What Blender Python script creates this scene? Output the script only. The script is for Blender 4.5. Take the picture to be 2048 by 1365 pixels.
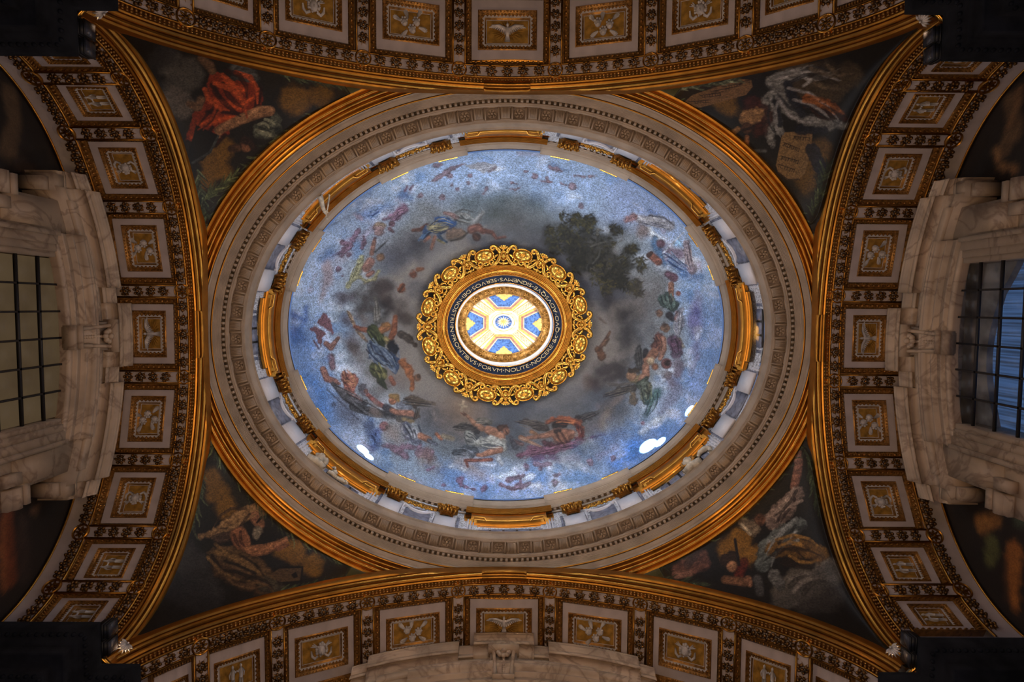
import bpy, bmesh, math, random
import numpy as np
from mathutils import Matrix, Vector, Euler
PI = math.pi
rnd = random.Random(7)
sc = bpy.context.scene
for o in list(bpy.data.objects):
    bpy.data.objects.remove(o)
EYE = 1.6                     # everything below is measured from eye height above the floor

# ------------------------------------------------------------------ camera
cam = bpy.data.cameras.new('camera')
camo = bpy.data.objects.new('camera', cam)
sc.collection.objects.link(camo)
sc.camera = camo
cam.sensor_width = 36.0
cam.lens = 1200.0 / 2048.0 * 36.0
cam.clip_end = 200


def _rot(tx, ty, r):
    cx, sx, cy, sy, cr, sr = math.cos(tx), math.sin(tx), math.cos(ty), math.sin(ty), math.cos(r), math.sin(r)
    return (np.array([[cr, -sr, 0], [sr, cr, 0], [0, 0, 1]]) @ np.array([[1, 0, 0], [0, cx, -sx], [0, sx, cx]])
            @ np.array([[cy, 0, sy], [0, 1, 0], [-sy, 0, cy]]))


_R = _rot(.0577, -.0056, .0065)
_m = Matrix.Identity(4)
for i in range(3):
    _m[i][0], _m[i][1], _m[i][2] = _R[0][i], -_R[1][i], -_R[2][i]
_m[2][3] = EYE
camo.matrix_world = _m

# ------------------------------------------------------------------ view, world
sc.view_settings.view_transform = 'Standard'
sc.view_settings.look = 'None'
sc.view_settings.exposure = 0.0
sc.view_settings.gamma = 1.0
sc.view_settings.use_curve_mapping = False
w = bpy.data.worlds.new('world')
sc.world = w
w.use_nodes = True
w.node_tree.nodes['Background'].inputs[0].default_value = (.30, .48, 1.0, 1)
w.node_tree.nodes['Background'].inputs[1].default_value = 0.35
cy_ = sc.cycles
cy_.max_bounces = 6
cy_.diffuse_bounces = 3
cy_.glossy_bounces = 3
cy_.transmission_bounces = 4
cy_.sample_clamp_indirect = 4.0
cy_.caustics_reflective = False
cy_.caustics_refractive = False
cy_.use_denoising = True

# ------------------------------------------------------------------ plan of the building (metres)
ZC, CX, CY = 20.0, -0.05, 0.96
ARCH = dict(XL=-9.897, XR=10.017, YT=-6.859, YB=8.873, XS=9.971, YS=8.029, rl=5.80, rs=5.46, cx=-.10, cy=.98,
            zl=20.11, zs=19.87, nl=1.66, ns=2.205)


def area(name, loc, target, size, power, color, sy=None, spread=180):
    l = bpy.data.lights.new(name, 'AREA')
    l.energy, l.color = power, color
    l.shape = 'RECTANGLE'
    l.size, l.size_y = size, sy or size
    l.spread = math.radians(spread)
    o = bpy.data.objects.new(name, l)
    sc.collection.objects.link(o)
    o.location = (loc[0], loc[1], loc[2] + EYE)
    d = Vector(target) - Vector(loc)
    o.rotation_euler = d.to_track_quat('-Z', 'Z').to_euler()
    o.visible_camera = False
    return o


def spot(name, loc, target, power, color, angle, blend=.6, r=.25):
    l = bpy.data.lights.new(name, 'SPOT')
    l.energy, l.color, l.spot_size, l.spot_blend, l.shadow_soft_size = power, color, math.radians(angle), blend, r
    o = bpy.data.objects.new(name, l)
    sc.collection.objects.link(o)
    o.location = (loc[0], loc[1], loc[2] + EYE)
    o.rotation_euler = (Vector(target) - Vector(loc)).to_track_quat('-Z', 'Z').to_euler()
    return o


WARM = (1.0, .64, .36)
COOL = (.82, .90, 1.0)
# daylight through the eight drum windows
for k in range(8):
    t = k * PI / 4
    power = 150 * (1.25 if k in (5, 6, 7) else 1.0)
    area('drum_window_light', (CX + 8.85 * math.cos(t), CY - .05 + 7.02 * math.sin(t), 21.72),
         (CX, CY, 25.5), 2.1, power, COOL, .5, 125)
# added narrow spots that make the bright patches at the foot of the painted dome
for (fx, fy, fz), (tx_, ty_, tz_), pw, an in (((-6.0, -4.2, 22.2), (5.95, 5.9, 25.15), 170000, 3.2), ((-6.3, -3.7, 22.2), (6.25, 5.55, 24.75), 120000, 2.2), ((-7.6, -2.6, 22.2), (7.55, 4.3, 24.75), 60000, 2.0),
                                              ((6.0, -4.2, 22.2), (-6.1, 6.05, 24.95), 60000, 2.2), ((6.3, -3.9, 22.2), (-5.82, 6.3, 24.75), 60000, 1.8)):
    spot('window_sunbeam', (fx, fy, fz), (tx_, ty_, tz_), pw, (.85, .93, 1.0), an, .35, .02)
# daylight inside the lantern
for k in range(8):
    t = k * PI / 4 + .39
    area('lantern_window_light', (-.15 + 2.25 * math.cos(t), .75 + 1.85 * math.sin(t), 30.75), (-.15, .75, 31.6), .7, 27, (.95, .97, 1.0), .9)
# added soft warm fill from below, standing in for nave light and floor bounce
area('nave_light', (0, 1, 1.0), (0, 1, 20), 8, 500, (1.0, .66, .38), 6, 130)
# floodlights on the pier cornices
for sx in (-1, 1):
    for sy in (-1, 1):
        px = 9.9 * sx + .05
        py = .98 + 8.0 * sy
        spot('floodlight_beam', (px * .985, py - .28 * sy, 14.62), (-px * .30, .98 - 4.2 * sy, 20.4), 1500, WARM, 112, 1.0, .2)

# ------------------------------------------------------------------ helpers: meshes
class MB:
    def __init__(s):
        s.V, s.F, s.n = [], [], 0

    def add(s, v, f):
        v = np.asarray(v, float).reshape(-1, 3)
        s.V.append(v)
        s.F.extend([tuple(int(i) + s.n for i in q) for q in f])
        s.n += len(v)
        return s

    def grid(s, P, cu=False, cv=False, flip=False):
        nu, nv = P.shape[:2]
        iu, iv = np.arange(nu if cu else nu - 1), np.arange(nv if cv else nv - 1)
        a, b = np.meshgrid(iu, iv, indexing='ij')
        a2, b2 = (a + 1) % nu, (b + 1) % nv
        q = np.stack([a * nv + b, a2 * nv + b, a2 * nv + b2, a * nv + b2], -1).reshape(-1, 4)
        if flip:
            q = q[:, ::-1]
        return s.add(P.reshape(-1, 3), q.tolist())

    def box(s, c, d, m=None):
        v = np.array([[x, y, z] for x in (-.5, .5) for y in (-.5, .5) for z in (-.5, .5)]) * np.array(d)
        if m is not None:
            v = v @ np.array(m.to_3x3()).T
        v = v + np.array(c)
        return s.add(v, [(0, 1, 3, 2), (4, 6, 7, 5), (0, 4, 5, 1), (2, 3, 7, 6), (0, 2, 6, 4), (1, 5, 7, 3)])

    def ball(s, c, r, nu=6, nv=4, m=None):
        r = (r, r, r) if np.isscalar(r) else r
        th = np.linspace(0, 2 * PI, nu, endpoint=False)
        ph = np.linspace(0, PI, nv + 1)[1:-1]
        v = [[0, 0, 1]] + [[math.sin(p) * math.cos(t), math.sin(p) * math.sin(t), math.cos(p)] for p in ph for t in th] + [[0, 0, -1]]
        f = [(0, 1 + i, 1 + (i + 1) % nu) for i in range(nu)]
        for j in range(nv - 2):
            for i in range(nu):
                a, b = 1 + j * nu + i, 1 + j * nu + (i + 1) % nu
                f.append((a, a + nu, b + nu, b))
        e = 1 + (nv - 1) * nu
        f += [(e, e - nu + (i + 1) % nu, e - nu + i) for i in range(nu)]
        v = np.array(v) * np.array(r)
        if m is not None:
            v = v @ np.array(m.to_3x3()).T
        return s.add(v + np.array(c), f)

    def tube(s, pts, r, n=6, flat=1.0, up=(0, 0, 1)):
        pts = np.asarray(pts, float)
        r = np.full(len(pts), r) if np.isscalar(r) else np.asarray(r, float)
        T = np.gradient(pts, axis=0)
        T /= np.linalg.norm(T, axis=1)[:, None] + 1e-9
        up = np.array(up, float)
        A = np.cross(T, up)
        A /= np.linalg.norm(A, axis=1)[:, None] + 1e-9
        B = np.cross(A, T)
        t = np.linspace(0, 2 * PI, n, endpoint=False)
        P = pts[:, None] + r[:, None, None] * (A[:, None] * np.cos(t)[None, :, None] + flat * B[:, None] * np.sin(t)[None, :, None])
        s.grid(P, cv=True)
        k = s.n - len(pts) * n
        s.F.append(tuple(k + i for i in range(n))[::-1])
        s.F.append(tuple(k + (len(pts) - 1) * n + i for i in range(n)))
        return s

    def lathe(s, prof, n=12, c=(0, 0, 0), m=None):
        t = np.linspace(0, 2 * PI, n, endpoint=False)
        P = np.array([[[r * math.cos(a), r * math.sin(a), z] for r, z in prof] for a in t])
        if m is not None:
            P = P @ np.array(m.to_3x3()).T
        return s.grid(P + np.array(c), cu=True, flip=True)

    def prism(s, poly, z0, z1, m=None, c=(0, 0, 0)):
        n = len(poly)
        v = np.array([[x, y, z0] for x, y in poly] + [[x, y, z1] for x, y in poly], float)
        if m is not None:
            v = v @ np.array(m.to_3x3()).T
        f = [tuple(range(n))[::-1], tuple(range(n, 2 * n))] + [(i, (i + 1) % n, n + (i + 1) % n, n + i) for i in range(n)]
        return s.add(v + np.array(c), f)

    def map(s, fn):
        s.V = [fn(np.concatenate(s.V))] if s.V else []
        return s

    def mesh(s, name, smooth=False):
        V = np.concatenate(s.V)
        F = s.F
        me = bpy.data.meshes.new(name)
        L = np.fromiter((len(f) for f in F), np.int32, len(F))
        me.vertices.add(len(V))
        me.vertices.foreach_set('co', V.ravel())
        idx = np.fromiter((i for f in F for i in f), np.int32, int(L.sum()))
        me.loops.add(len(idx))
        me.loops.foreach_set('vertex_index', idx)
        me.polygons.add(len(F))
        me.polygons.foreach_set('loop_start', np.concatenate([[0], np.cumsum(L)[:-1]]).astype(np.int32))
        me.update(calc_edges=True)
        me.validate()
        if smooth:
            me.polygons.foreach_set('use_smooth', np.ones(len(me.polygons), bool))
            if smooth == 'auto':
                me.set_sharp_from_angle(angle=math.radians(38))
        return me

    def build(s, name, mat, parent=None, smooth=False, **kw):
        return link(name, s.mesh(name, smooth), mat, parent, **kw)


def link(name, me, mat=None, parent=None, label=None, cat=None, group=None, kind=None, M=None):
    o = bpy.data.objects.new(name, me)
    sc.collection.objects.link(o)
    if mat is not None and me is not None and not me.materials:
        me.materials.append(mat)
    if parent is not None:
        o.parent = parent
        if M is not None:
            o.matrix_local = M
    else:
        M = M or Matrix.Identity(4)
        o.matrix_world = Matrix.Translation((0, 0, EYE)) @ M
    tag(o, label, cat, group, kind)
    return o


def tag(o, label=None, cat=None, group=None, kind=None):
    for k, v in (('label', label), ('category', cat), ('group', group), ('kind', kind)):
        if v:
            o[k] = v
    return o


def frame(x, y, z, p):
    m = Matrix.Identity(4)
    for i in range(3):
        m[i][0], m[i][1], m[i][2], m[i][3] = x[i], y[i], z[i], p[i]
    return m


# ------------------------------------------------------------------ helpers: materials
def mat(name, col, rough=.6, metal=0.0, var=.12, scale=3.0, bump=0.0, bscale=20.0, veins=None, col2=None, spec=.4, coat=0.0, grime=None):
    m = bpy.data.materials.new(name)
    m.use_nodes = True
    nt = m.node_tree
    b = nt.nodes['Principled BSDF']
    b.inputs['Roughness'].default_value = rough
    b.inputs['Metallic'].default_value = metal
    b.inputs['Specular IOR Level'].default_value = spec
    b.inputs['Coat Weight'].default_value = coat
    tc = nt.nodes.new('ShaderNodeTexCoord')
    n = nt.nodes.new('ShaderNodeTexNoise')
    n.inputs['Scale'].default_value = scale
    n.inputs['Detail'].default_value = 5
    nt.links.new(tc.outputs['Object'], n.inputs['Vector'])
    r = nt.nodes.new('ShaderNodeValToRGB')
    c2 = col2 or tuple(c * (1 - 2.2 * var) for c in col)
    r.color_ramp.elements[0].color = (*c2, 1)
    r.color_ramp.elements[1].color = (*[min(1, c * (1 + var)) for c in col], 1)
    r.color_ramp.elements[0].position, r.color_ramp.elements[1].position = .32, .62
    nt.links.new(n.outputs['Fac'], r.inputs['Fac'])
    out = r.outputs['Color']
    if veins:
        n2 = nt.nodes.new('ShaderNodeTexNoise')
        n2.inputs['Scale'].default_value = veins[1]
        n2.inputs['Detail'].default_value = 6
        n2.inputs['Distortion'].default_value = 1.3
        nt.links.new(tc.outputs['Object'], n2.inputs['Vector'])
        r2 = nt.nodes.new('ShaderNodeValToRGB')
        e = r2.color_ramp.elements
        e[0].position, e[1].position = .465, .55
        e[0].color = e[1].color = (0, 0, 0, 1)
        k = e.new(.507)
        k.color = (.7, .7, .7, 1)
        nt.links.new(n2.outputs['Fac'], r2.inputs['Fac'])
        mx = nt.nodes.new('ShaderNodeMix')
        mx.data_type = 'RGBA'
        mx.inputs['B'].default_value = (*veins[0], 1)
        nt.links.new(out, mx.inputs['A'])
        nt.links.new(r2.outputs['Color'], mx.inputs['Factor'])
        out = mx.outputs['Result']
    nt.links.new(out, b.inputs['Base Color'])
    if bump:
        n3 = nt.nodes.new('ShaderNodeTexNoise')
        n3.inputs['Scale'].default_value = bscale
        n3.inputs['Detail'].default_value = 4
        nt.links.new(tc.outputs['Object'], n3.inputs['Vector'])
        bp = nt.nodes.new('ShaderNodeBump')
        bp.inputs['Strength'].default_value = bump
        bp.inputs['Distance'].default_value = .03
        nt.links.new(n3.outputs['Fac'], bp.inputs['Height'])
        nt.links.new(bp.outputs['Normal'], b.inputs['Normal'])
    return m


def mosaic_mat(name, rough, grain, gscale, spec=.5, gain=1.0):
    """painted glass-tessera mosaic: colour from the painting, tessera-to-tessera variation and tilt from noise"""
    m = bpy.data.materials.new(name)
    m.use_nodes = True
    nt = m.node_tree
    b = nt.nodes['Principled BSDF']
    b.inputs['Roughness'].default_value = rough
    b.inputs['Specular IOR Level'].default_value = spec
    at = nt.nodes.new('ShaderNodeAttribute')
    at.attribute_name = 'paint'
    tc = nt.nodes.new('ShaderNodeTexCoord')
    v = nt.nodes.new('ShaderNodeTexVoronoi')
    v.inputs['Scale'].default_value = gscale
    nt.links.new(tc.outputs['Object'], v.inputs['Vector'])
    sp = nt.nodes.new('ShaderNodeSeparateColor')
    nt.links.new(v.outputs['Color'], sp.inputs['Color'])
    mr = nt.nodes.new('ShaderNodeMapRange')
    mr.inputs['To Min'].default_value = (1 - grain) * gain
    mr.inputs['To Max'].default_value = (1 + grain) * gain
    nt.links.new(sp.outputs[0], mr.inputs['Value'])
    vm = nt.nodes.new('ShaderNodeVectorMath')
    vm.operation = 'SCALE'
    nt.links.new(at.outputs['Color'], vm.inputs[0])
    av = nt.nodes.new('ShaderNodeMath')
    av.operation = 'MULTIPLY_ADD'                        # the painting's alpha scales the glints put into the tessera colour
    sb = nt.nodes.new('ShaderNodeMath')
    sb.operation = 'SUBTRACT'
    sb.inputs[1].default_value = gain
    nt.links.new(mr.outputs['Result'], sb.inputs[0])
    nt.links.new(sb.outputs[0], av.inputs[0])
    nt.links.new(at.outputs['Alpha'], av.inputs[1])
    av.inputs[2].default_value = gain
    nt.links.new(av.outputs[0], vm.inputs['Scale'])
    nt.links.new(vm.outputs[0], b.inputs['Base Color'])
    bp = nt.nodes.new('ShaderNodeBump')
    bp.inputs['Strength'].default_value = .25
    bp.inputs['Distance'].default_value = .02
    nt.links.new(sp.outputs[1], bp.inputs['Height'])
    nt.links.new(bp.outputs['Normal'], b.inputs['Normal'])
    return m


STONE = mat('warm_travertine', (.33, .255, .19), .7, var=.10, scale=1.6, bump=.25, bscale=14)
STONE2 = mat('pale_travertine', (.36, .28, .21), .65, var=.08, scale=1.2, bump=.15)
PLASTER = mat('white_stucco', (.66, .56, .52), .75, var=.06, scale=1.5, bump=.12, bscale=9)
RELIEF = mat('white_relief_stucco', (.72, .66, .60), .7, var=.10, scale=6)
GOLD = mat('gilding', (.44, .20, .033), .34, metal=.97, var=.10, scale=2.5, bump=.08, bscale=18)
GOLDB = mat('bright_gilding', (.60, .31, .055), .27, metal=.98, var=.05, scale=3)
GOLDD = mat('aged_gilding', (.46, .225, .055), .34, metal=.65, var=.2, scale=9, bump=.3, bscale=40)
FLORETM = mat('dark_floret_gilding', (.24, .115, .03), .28, metal=.75, var=.35, scale=7, bump=.2, bscale=30)
GOLDP = mat('gold_ground', (.62, .33, .06), .5, metal=.35, var=.22, scale=4, bump=.1, bscale=50)
MARBLE = mat('veined_marble', (.46, .335, .225), .5, var=.12, scale=.9, veins=((.22, .14, .09), .75))
MARBLED = mat('grey_breccia', (.36, .31, .29), .45, var=.3, scale=2.2, veins=((.14, .12, .12), 1.6))
WHITEM = mat('pale_blue_marble', (.66, .66, .72), .45, var=.08, scale=2.0)
SPECK = mat('speckled_marble', (.62, .64, .70), .4, var=.35, scale=16)
BLUEM = mat('blue_grey_marble', (.20, .22, .30), .4, var=.25, scale=5)
DARK = mat('pier_stone', (.016, .017, .020), .8, var=.2, scale=2, bump=.2, spec=.08)  # near-black: the piers' lack of light is put into the base colour
BLACK = mat('black_metal', (.012, .012, .014), .5, var=.1)
IRON = mat('window_iron', (.02, .018, .018), .5, var=.1)
NAVY = mat('navy_enamel', (.010, .018, .042), .6, var=.3, scale=7, spec=.1)
GOLDL = mat('lantern_bracket_gilding', (.30, .145, .03), .4, metal=.5, var=.2, scale=6)
LWHITE = mat('lantern_white_stucco', (.80, .78, .76), .6, var=.04)
LCREAM = mat('lantern_cream_stucco', (.82, .70, .45), .6, var=.1, scale=6)
LBLUE = mat('lantern_blue', (.07, .17, .46), .6, var=.3, scale=9)
LOCHRE = mat('lantern_ochre', (.85, .50, .14), .5, var=.15, scale=8)
LROSE = mat('lantern_rose', (.42, .20, .16), .6, var=.15, scale=8)
STATUE = mat('statue_stone', (.58, .52, .42), .6, var=.2, scale=5)
FLOORM = mat('floor_marble', (.30, .26, .23), .35, var=.3, scale=.7)
MURAL = mosaic_mat('dark_mural', .6, .2, 30)
MOSAIC = mosaic_mat('dome_mosaic', .5, .50, 26, .3)
PENDM = mosaic_mat('pendentive_mosaic', .5, .35, 26, .3, 1.15)


# ------------------------------------------------------------------ helpers: arches
class Arch:
    def __init__(s, side):
        A = ARCH
        s.side = side
        if side in 'LR':
            s.span, s.rise, s.n, s.zc, s.plane, c = A['YS'], A['rs'], A['ns'], A['zs'], A['X' + side], A['cy']
            s.o = np.array([-1. if side == 'L' else 1., 0, 0])
            s.e = np.array([0, -1. if side == 'L' else 1., 0])
            s.org = np.array([s.plane, c, 0])
        else:
            s.span, s.rise, s.n, s.zc, s.plane, c = A['XS'], A['rl'], A['nl'], A['zl'], A['Y' + side], A['cx']
            s.o = np.array([0, -1. if side == 'T' else 1., 0])
            s.e = np.array([1. if side == 'T' else -1., 0, 0])
            s.org = np.array([c, s.plane, 0])
        a = np.linspace(-PI / 2, PI / 2, 4001)
        k = 2 / s.n
        u = s.span * np.sign(a) * np.abs(np.sin(a)) ** k
        z = s.zc - s.rise + s.rise * np.abs(np.cos(a)) ** k
        ds = np.hypot(np.diff(u), np.diff(z))
        S = np.concatenate([[0], np.cumsum(ds)])
        S -= S[2000]
        s.smax = S[-1]
        q = np.linspace(-s.smax, s.smax, 801)          # even re-sampling keeps the tangents smooth
        s.S, s.U, s.Z = q, np.interp(q, S, u), np.interp(q, S, z)
        tu, tz = np.gradient(s.U, q), np.gradient(s.Z, q)
        ker = np.ones(21) / 21
        tu = np.convolve(np.pad(tu, 10, 'edge'), ker, 'valid')
        tz = np.convolve(np.pad(tz, 10, 'edge'), ker, 'valid')
        L = np.hypot(tu, tz)
        s.TU, s.TZ = tu / L, tz / L

    def s_of_u(s, u):
        return np.interp(u, s.U, s.S)

    def P(s, S, d, h):
        S, d, h = np.broadcast_arrays(np.asarray(S, float), d, h)
        u, z, tu, tz = (np.interp(S, s.S, a) for a in (s.U, s.Z, s.TU, s.TZ))
        eu = u + h * tz
        ez = z - h * tu
        return s.org + eu[..., None] * s.e + d[..., None] * s.o + ez[..., None] * np.array([0, 0, 1.])

    def fr(s, S, d, h):
        tu, tz = np.interp(S, s.S, s.TU), np.interp(S, s.S, s.TZ)
        t = tu * s.e + tz * np.array([0, 0, 1.])
        n = tz * s.e - tu * np.array([0, 0, 1.])
        return frame(t, s.o, n, s.P(S, d, h))

    def z_at(s, c):                                     # height of the arch edge at plan coordinate c along its span
        u = (np.asarray(c) - s.org @ np.abs(s.e)) * (s.e @ np.abs(s.e))
        return np.interp(u, s.U, s.Z)

    def warp(s, mb):
        return mb.map(lambda v: s.P(v[:, 0], v[:, 1], v[:, 2]))


AR = {k: Arch(k) for k in 'LRTB'}


def ell(px_x, px_y, z):                                 # plan half-axes of a ring seen under those angles from the floor centre
    return px_x * z / 1200.0, px_y * z / 1200.0


def ring_sweep(mb, pts, n=256, t0=0, t1=2 * PI, closed=True, rot=-.0201, cen=None):
    """pts: (ax, ay, z) profile points; sweeps them round the oval"""
    t = np.linspace(t0, t1, n, endpoint=not closed)
    pts = np.asarray(pts, float)
    P = np.empty((len(t), len(pts), 3))
    c0 = np.array([CX, CY]) if cen is None else np.array(cen)
    P[..., 0] = pts[None, :, 0] * np.cos(t)[:, None]
    P[..., 1] = pts[None, :, 1] * np.sin(t)[:, None]
    P[..., 2] = pts[None, :, 2]
    c, s_ = math.cos(rot), math.sin(rot)
    x, y = P[..., 0].copy(), P[..., 1].copy()
    P[..., 0], P[..., 1] = c * x - s_ * y + c0[0], s_ * x + c * y + c0[1]
    mb.grid(P, cu=closed)
    return mb


def ring_at(ax, ay, z, t, rot=-.0201, cen=None):
    """frame on the oval: x along the ring, y inwards, z up"""
    c0 = (CX, CY) if cen is None else cen
    x, y = ax * math.cos(t), ay * math.sin(t)
    tx, ty = -ax * math.sin(t), ay * math.cos(t)
    c, s_ = math.cos(rot), math.sin(rot)
    x, y, tx, ty = c * x - s_ * y, s_ * x + c * y, c * tx - s_ * ty, s_ * tx + c * ty
    L = math.hypot(tx, ty)
    tx, ty = tx / L, ty / L
    return frame((tx, ty, 0), (-ty, tx, 0), (0, 0, 1), (c0[0] + x, c0[1] + y, z))


def even_angles(ax, ay, n, off=0.0):
    t = np.linspace(0, 2 * PI, 4001)
    d = np.hypot(np.diff(ax * np.cos(t)), np.diff(ay * np.sin(t)))
    S = np.concatenate([[0], np.cumsum(d)])
    return np.interp((np.arange(n) + off) / n * S[-1], S, t)

# ================================================================== setting: floor and outer walls
mb = MB()
mb.box((0, 1, -EYE - .05), (30, 26, .1))
floor = mb.build('floor', FLOORM, kind='structure', label='polished marble floor far below the dome')

# ================================================================== lower cornice of the drum (trim_1)
PX, PY = 513.0, 403.0                                   # inner lip, as seen from the floor centre (1200 = 45 degrees)


def rp(o, z):
    return ((PX + o) * z / 1200, (PY + o) * z / 1200, z)


def stairs(o0, z0, o1, z1, n):
    """n steps of soffit then upright between two points of the cornice profile"""
    a0, b0, _ = rp(o0, z0)
    a1, b1, _ = rp(o1, z1)
    out = []
    for k in range(n):
        f0, f1 = k / n, (k + 1) / n
        out.append((a0 + (a1 - a0) * f1, b0 + (b1 - b0) * f1, z0 + (z1 - z0) * f0))
        A, B, Z, dz = a0 + (a1 - a0) * f1, b0 + (b1 - b0) * f1, z0 + (z1 - z0) * f0, (z1 - z0) / n
        out += [(A, B, Z + dz * .55), (A + .018, B + .018, Z + dz * .6), (A + .018, B + .018, Z + dz * .85)]
        out.append((a0 + (a1 - a0) * f1, b0 + (b1 - b0) * f1, z0 + (z1 - z0) * f1))
    return out


def curve(o0, z0, o1, z1, n, bulge):
    a0, b0, _ = rp(o0, z0)
    a1, b1, _ = rp(o1, z1)
    out = []
    for k in range(1, n + 1):
        f = k / n
        g = f + bulge * math.sin(2 * PI * f)
        out.append((a0 + (a1 - a0) * f, b0 + (b1 - b0) * f, z0 + (z1 - z0) * g))
    return out


LC = (0.0, 1.0)
stone_prof = ([rp(97, 20.14), rp(92, 20.26)] + stairs(92, 20.26, 82, 20.32, 1) + stairs(79, 20.36, 61, 20.66, 7) + [rp(61, 20.70), rp(59, 21.1), rp(52, 21.1), rp(54, 20.70)]
              + stairs(54, 20.70, 46, 20.78, 2) + [rp(45, 20.98), rp(21, 20.98), rp(21, 20.90)] + stairs(21, 20.90, 14, 21.0, 3)
              + curve(14, 21.0, 4, 21.32, 7, -.10) + stairs(4, 21.32, 1.5, 21.36, 1) + [rp(1, 21.36), rp(0, 21.44), rp(50, 21.46), rp(60, 21.46)])
mb = MB()
ring_sweep(mb, stone_prof, 256, cen=LC)
cornice = mb.build('trim_1', STONE, kind='structure', label='carved travertine cornice ring below the drum with rosettes and dentils')
# gilt mouldings of the ring
gp = [rp(165, 20.02), rp(142, 19.97), rp(138, 19.90), rp(134, 19.92), rp(131, 19.99)]
for a, b, z0, z1 in ((131, 121, 20.0, 20.06), (121, 113, 20.05, 20.12), (113, 103, 20.12, 20.18), (103, 93, 20.16, 20.27)):
    for k in range(6):
        f = k / 5
        gp.append(rp(a + (b - a) * f, z0 + (z1 - z0) * f - .05 * math.sin(PI * f)))
    gp.append(rp(b, z1 + .02))
mb = MB()
ring_sweep(mb, gp, 256, cen=LC)
mb.build('gilt_moulding', GOLD, cornice, smooth='auto')
mb = MB()
ring_sweep(mb, [rp(83, 20.30), rp(82, 20.27), rp(80, 20.27), rp(79, 20.31), rp(79, 20.38)], 256, cen=LC)
mb.build('gilt_fillet', GOLD, cornice)
# dentils under the fascia
mb = MB()
ax, ay, _ = rp(57.5, 20.7)
for t in even_angles(ax, ay, 300):
    m = ring_at(ax, ay, 20.685, t, cen=LC)
    mb.box(m.translation, (.088, .11, .12), m)
mb.build('dentil', STONE, cornice, kind='stuff')
# modillions and rosettes alternate along the soffit
NM = 58
ax, ay, zz = rp(33, 20.9)
mb = MB()
mb.box((0, 0, .0), (.30, .36, .13))
for k in range(5):
    mb.box((-.10 + .05 * k, 0, -.075), (.026, .34, .03))
mb.box((0, .20, .02), (.36, .06, .13))
mb.box((0, -.20, .02), (.36, .05, .12))
mod_me = mb.mesh('modillion')
mb = MB()
for sx in (-1, 1):                                       # raised border of the sunk panel
    mb.box((.235 * sx, 0, .0), (.05, .44, .10))
    mb.box((0, .225 * sx, .0), (.42, .05, .10))
panel_me = mb.mesh('panel_border')
mb = MB()
mb.ball((0, 0, -.03), (.05, .05, .05), 6, 4)
for k in range(6):
    a = k * PI / 3
    mb.ball((.105 * math.cos(a), .105 * math.sin(a), 0), (.075, .042, .05), 6, 4, Matrix.Rotation(a + .5, 3, 'Z'))
mb.lathe([(.165, .05), (.175, -.0), (.15, -.02), (.14, .04)], 12)
ros_me = mb.mesh('rosette', True)
for k, t in enumerate(even_angles(ax, ay, NM, .5)):
    link('modillion', mod_me, STONE, cornice, M=ring_at(ax, ay, 20.93, t, cen=LC))
for k, t in enumerate(even_angles(ax, ay, NM, 0)):
    M = ring_at(ax, ay, 20.95, t, cen=LC)
    o = link('rosette', ros_me, STONE, cornice, M=M)
    link('panel_border', panel_me, STONE, cornice, M=M)
# ================================================================== drum wall
UC = (-.095, .88)
DC = (-.05, .92)
WA, WB = 9.20, 7.46
wall = MB()
ring_sweep(wall, [(WA, WB, 21.44), (WA, WB, 23.75)], 192, cen=DC)
drum = wall.build('wall_drum', SPECK, kind='structure', label='speckled grey marble wall of the drum')
# upper cornice
UX, UY = 433.0, 349.0


def up(o, z):
    return ((UX + o) * z / 1200, (UY + o) * z / 1200, z)


PX0, PY0 = PX, PY
PX, PY = UX, UY
uprof = ([(WA, WB, 23.40), (WA - .03, WB - .03, 23.46)] + stairs(37, 23.5, 31, 23.70, 4) + [rp(30.5, 23.95), rp(25, 23.95), rp(25, 23.72)] + stairs(25, 23.74, 20, 23.84, 2)
         + stairs(20, 23.9, 12, 24.06, 4) + curve(12, 24.08, 6, 24.34, 5, -.08) + [rp(4.5, 24.36), rp(4, 24.42), rp(14, 24.44), rp(22, 24.44)])
mb = MB()
ring_sweep(mb, uprof, 256, cen=UC)
ucor = mb.build('trim_2', STONE2, kind='structure', label='pale stone cornice at the foot of the painted dome')
mb = MB()
ax, ay, _ = rp(27.5, 23.78)
for t in even_angles(ax, ay, 210):
    d = min(abs((t / (PI / 4)) % 1), 1 - (t / (PI / 4)) % 1) * PI / 4
    m = ring_at(ax, ay, 23.77, t, cen=UC)
    mb.box(m.translation, (.125, .13, .13), m)
mb.build('dentil', STONE2, ucor, kind='stuff')
mb = MB()                                                # thin gilt edge that shows above the lip
ring_sweep(mb, [rp(9, 24.46), rp(3.0, 24.46), rp(2.4, 24.52), rp(9, 24.52)], 256, cen=UC)
mb.build('gilt_fillet', GOLDB, ucor)
HALF = {0: .225, 4: .225, 2: .165, 6: .165}
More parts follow.
